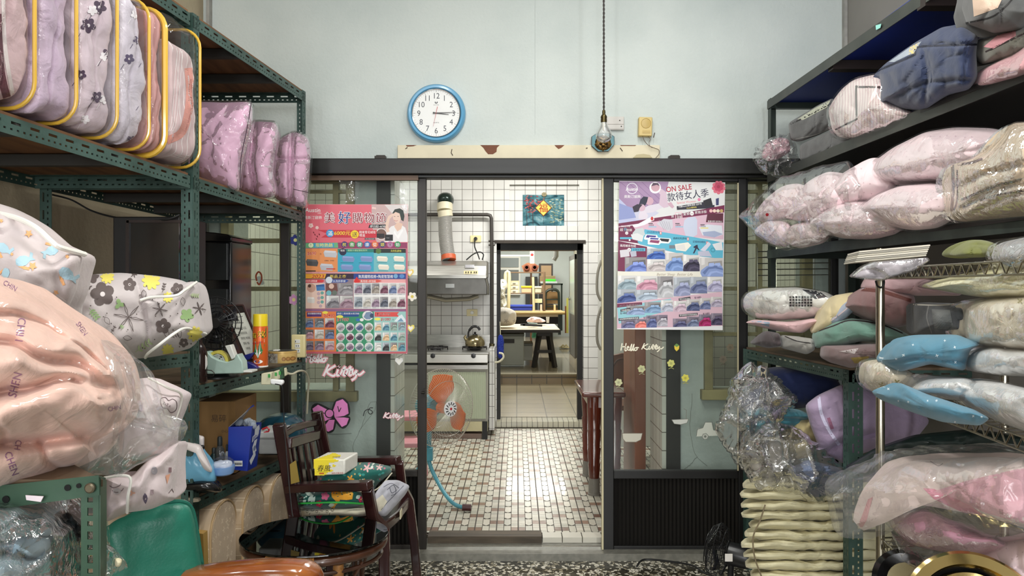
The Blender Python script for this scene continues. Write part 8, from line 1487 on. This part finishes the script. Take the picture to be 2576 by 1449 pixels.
soft('pillow','rose pink wrapped pillow under the big pink bundle','pillow',[(2240,1306),(2330,1286),(2440,1330),(2548,1376),(2480,1398),(2400,1392),(2290,1366)],(2.1,1.8),.12,cl('rose_pink2',(214,158,178)),cov=wrap);soft('pillow','pale pink printed pillow behind the round metal tray','pillow',[(2420,1404),(2500,1370),(2620,1345),(2620,1500),(2420,1500)],(1.95,1.7),.1,pkp,corner=14)
soft('plastic_bag','dark green black bag between the blue star bags and the pink bundle','bag',[(2120,1180),(2200,1130),(2300,1096),(2450,1080),(2620,1100),(2620,1150),(2400,1150),(2200,1200)],(2.75,2.2),.07,M('dark_green_poly',(22,36,34),rough=.3),corner=10)
soft('plastic_bag','brown tinted plastic sheet hanging below the rose pillow','plastic bag',[(2240,1340),(2290,1366),(2360,1385),(2380,1410),(2330,1430),(2318,1442),(2270,1400)],2.05,.02,wrap,corner=6,wr=.02)
t=thing('round_metal_tray','round gold and chrome rimmed metal lid standing at the bottom right corner','lid');ax=Vector((-.12,-.85,.5)).normalized();c=P(2462,1572,1.62);m=MB();m.lathe([(.155,-.02),(.153,0),(.146,.006),(.124,.004),(.121,-.004)],c,ax,72,caps=False);m.build('outer_rim',M('gold_chrome',(214,190,128),rough=.12,metal=1),t)
m=MB();m.lathe([(.121,-.004),(.112,-.02),(.10,-.008)],c,ax,64,caps=False);m.build('groove',gb,t);m=MB();m.lathe([(.112,-.012),(.107,.0),(.098,-.002),(.094,-.012)],c,ax,64,caps=False);m.build('inner_ring',M('gold_chrome'),t);m=MB();m.lathe([(.096,-.012),(.0,-.014)],c,ax,64,caps=False);m.build('plate',M('dark_mirror',(60,54,60),rough=.08,metal=.8),t)
t=thing('floor_fan','small black wire-cage fan lying on the floor before the dark ribbed panel','fan');fc=P(1806,1384,3.35);n_=Vector((-.85,.45,.1)).normalized();u=n_.cross(Vector((0,0,1))).normalized();v_=u.cross(n_).normalized();m=MB()
for r_,h in((.12,0),(.10,.03),(.07,.045),(.04,.05),(.10,-.03),(.06,-.045)):m.tube([fp(r_,2*pi*i/36,h)for i in range(36)],.002,5,True)
for i in range(36):a=2*pi*i/36;m.tube([fp(.02,a,.05),fp(.10,a,.03),fp(.12,a,0),fp(.10,a,-.03),fp(.03,a,-.05)],.0012,4)
m.build('cage',bk,t)
for k in range(4):a=k*pi/2;m=MB();m.poly([fp(.02,a-.3,.0),fp(.09,a-.35,.01),fp(.095,a+.35,-.012),fp(.02,a+.3,0)]);m.build('blade',M('black_blade'),t,solid=.002)
m=MB();m.lathe([(.045,-.14),(.05,-.12),(.05,-.05),(.03,-.03)],fc,n_,20);m.build('motor',bk,t);m=MB();q=P(1834,1400,3.24);m.box((q.x-.018,q.y-.004,q.z-.02),(q.x+.014,q.y,q.z+.012));m.build('white_label',M('white_rim'),t,smooth=False);m=MB();m.lathe([(.09,0),(.085,.015),(.02,.03)],(fc.x+.05,fc.y,0),seg=24);m.tube([(fc.x+.05,fc.y,.02),tuple(fc-n_*.06)],.014,8);m.build('base',bk,t)
tag(pxtube([(1602,1425,3.62),(1620,1408,3.75),(1680,1412,3.7),(1740,1422,3.6),(1770,1440,3.45),(1800,1452,3.3)],.005,6,40).build('fan_cord',M('black_rubber')),'black power cord curling over the terrazzo floor to the small fan','cable')
t=thing('cable_reel','black round reel with a cream hub on the floor behind the chrome post','reel');m=MB();m.lathe([(.075,-.02),(.085,0),(.075,.02),(.05,.02)],P(2275,1462,2.1),(-.2,-1,.3),28,caps=False);m.build('reel',gb,t);m=MB();m.lathe([(.055,.0),(.05,.022),(.0,.022)],P(2275,1462,2.1),(-.2,-1,.3),24);m.build('hub',M('cream_pvc'),t)
for _r in list(ROOTS):place_root(_r)
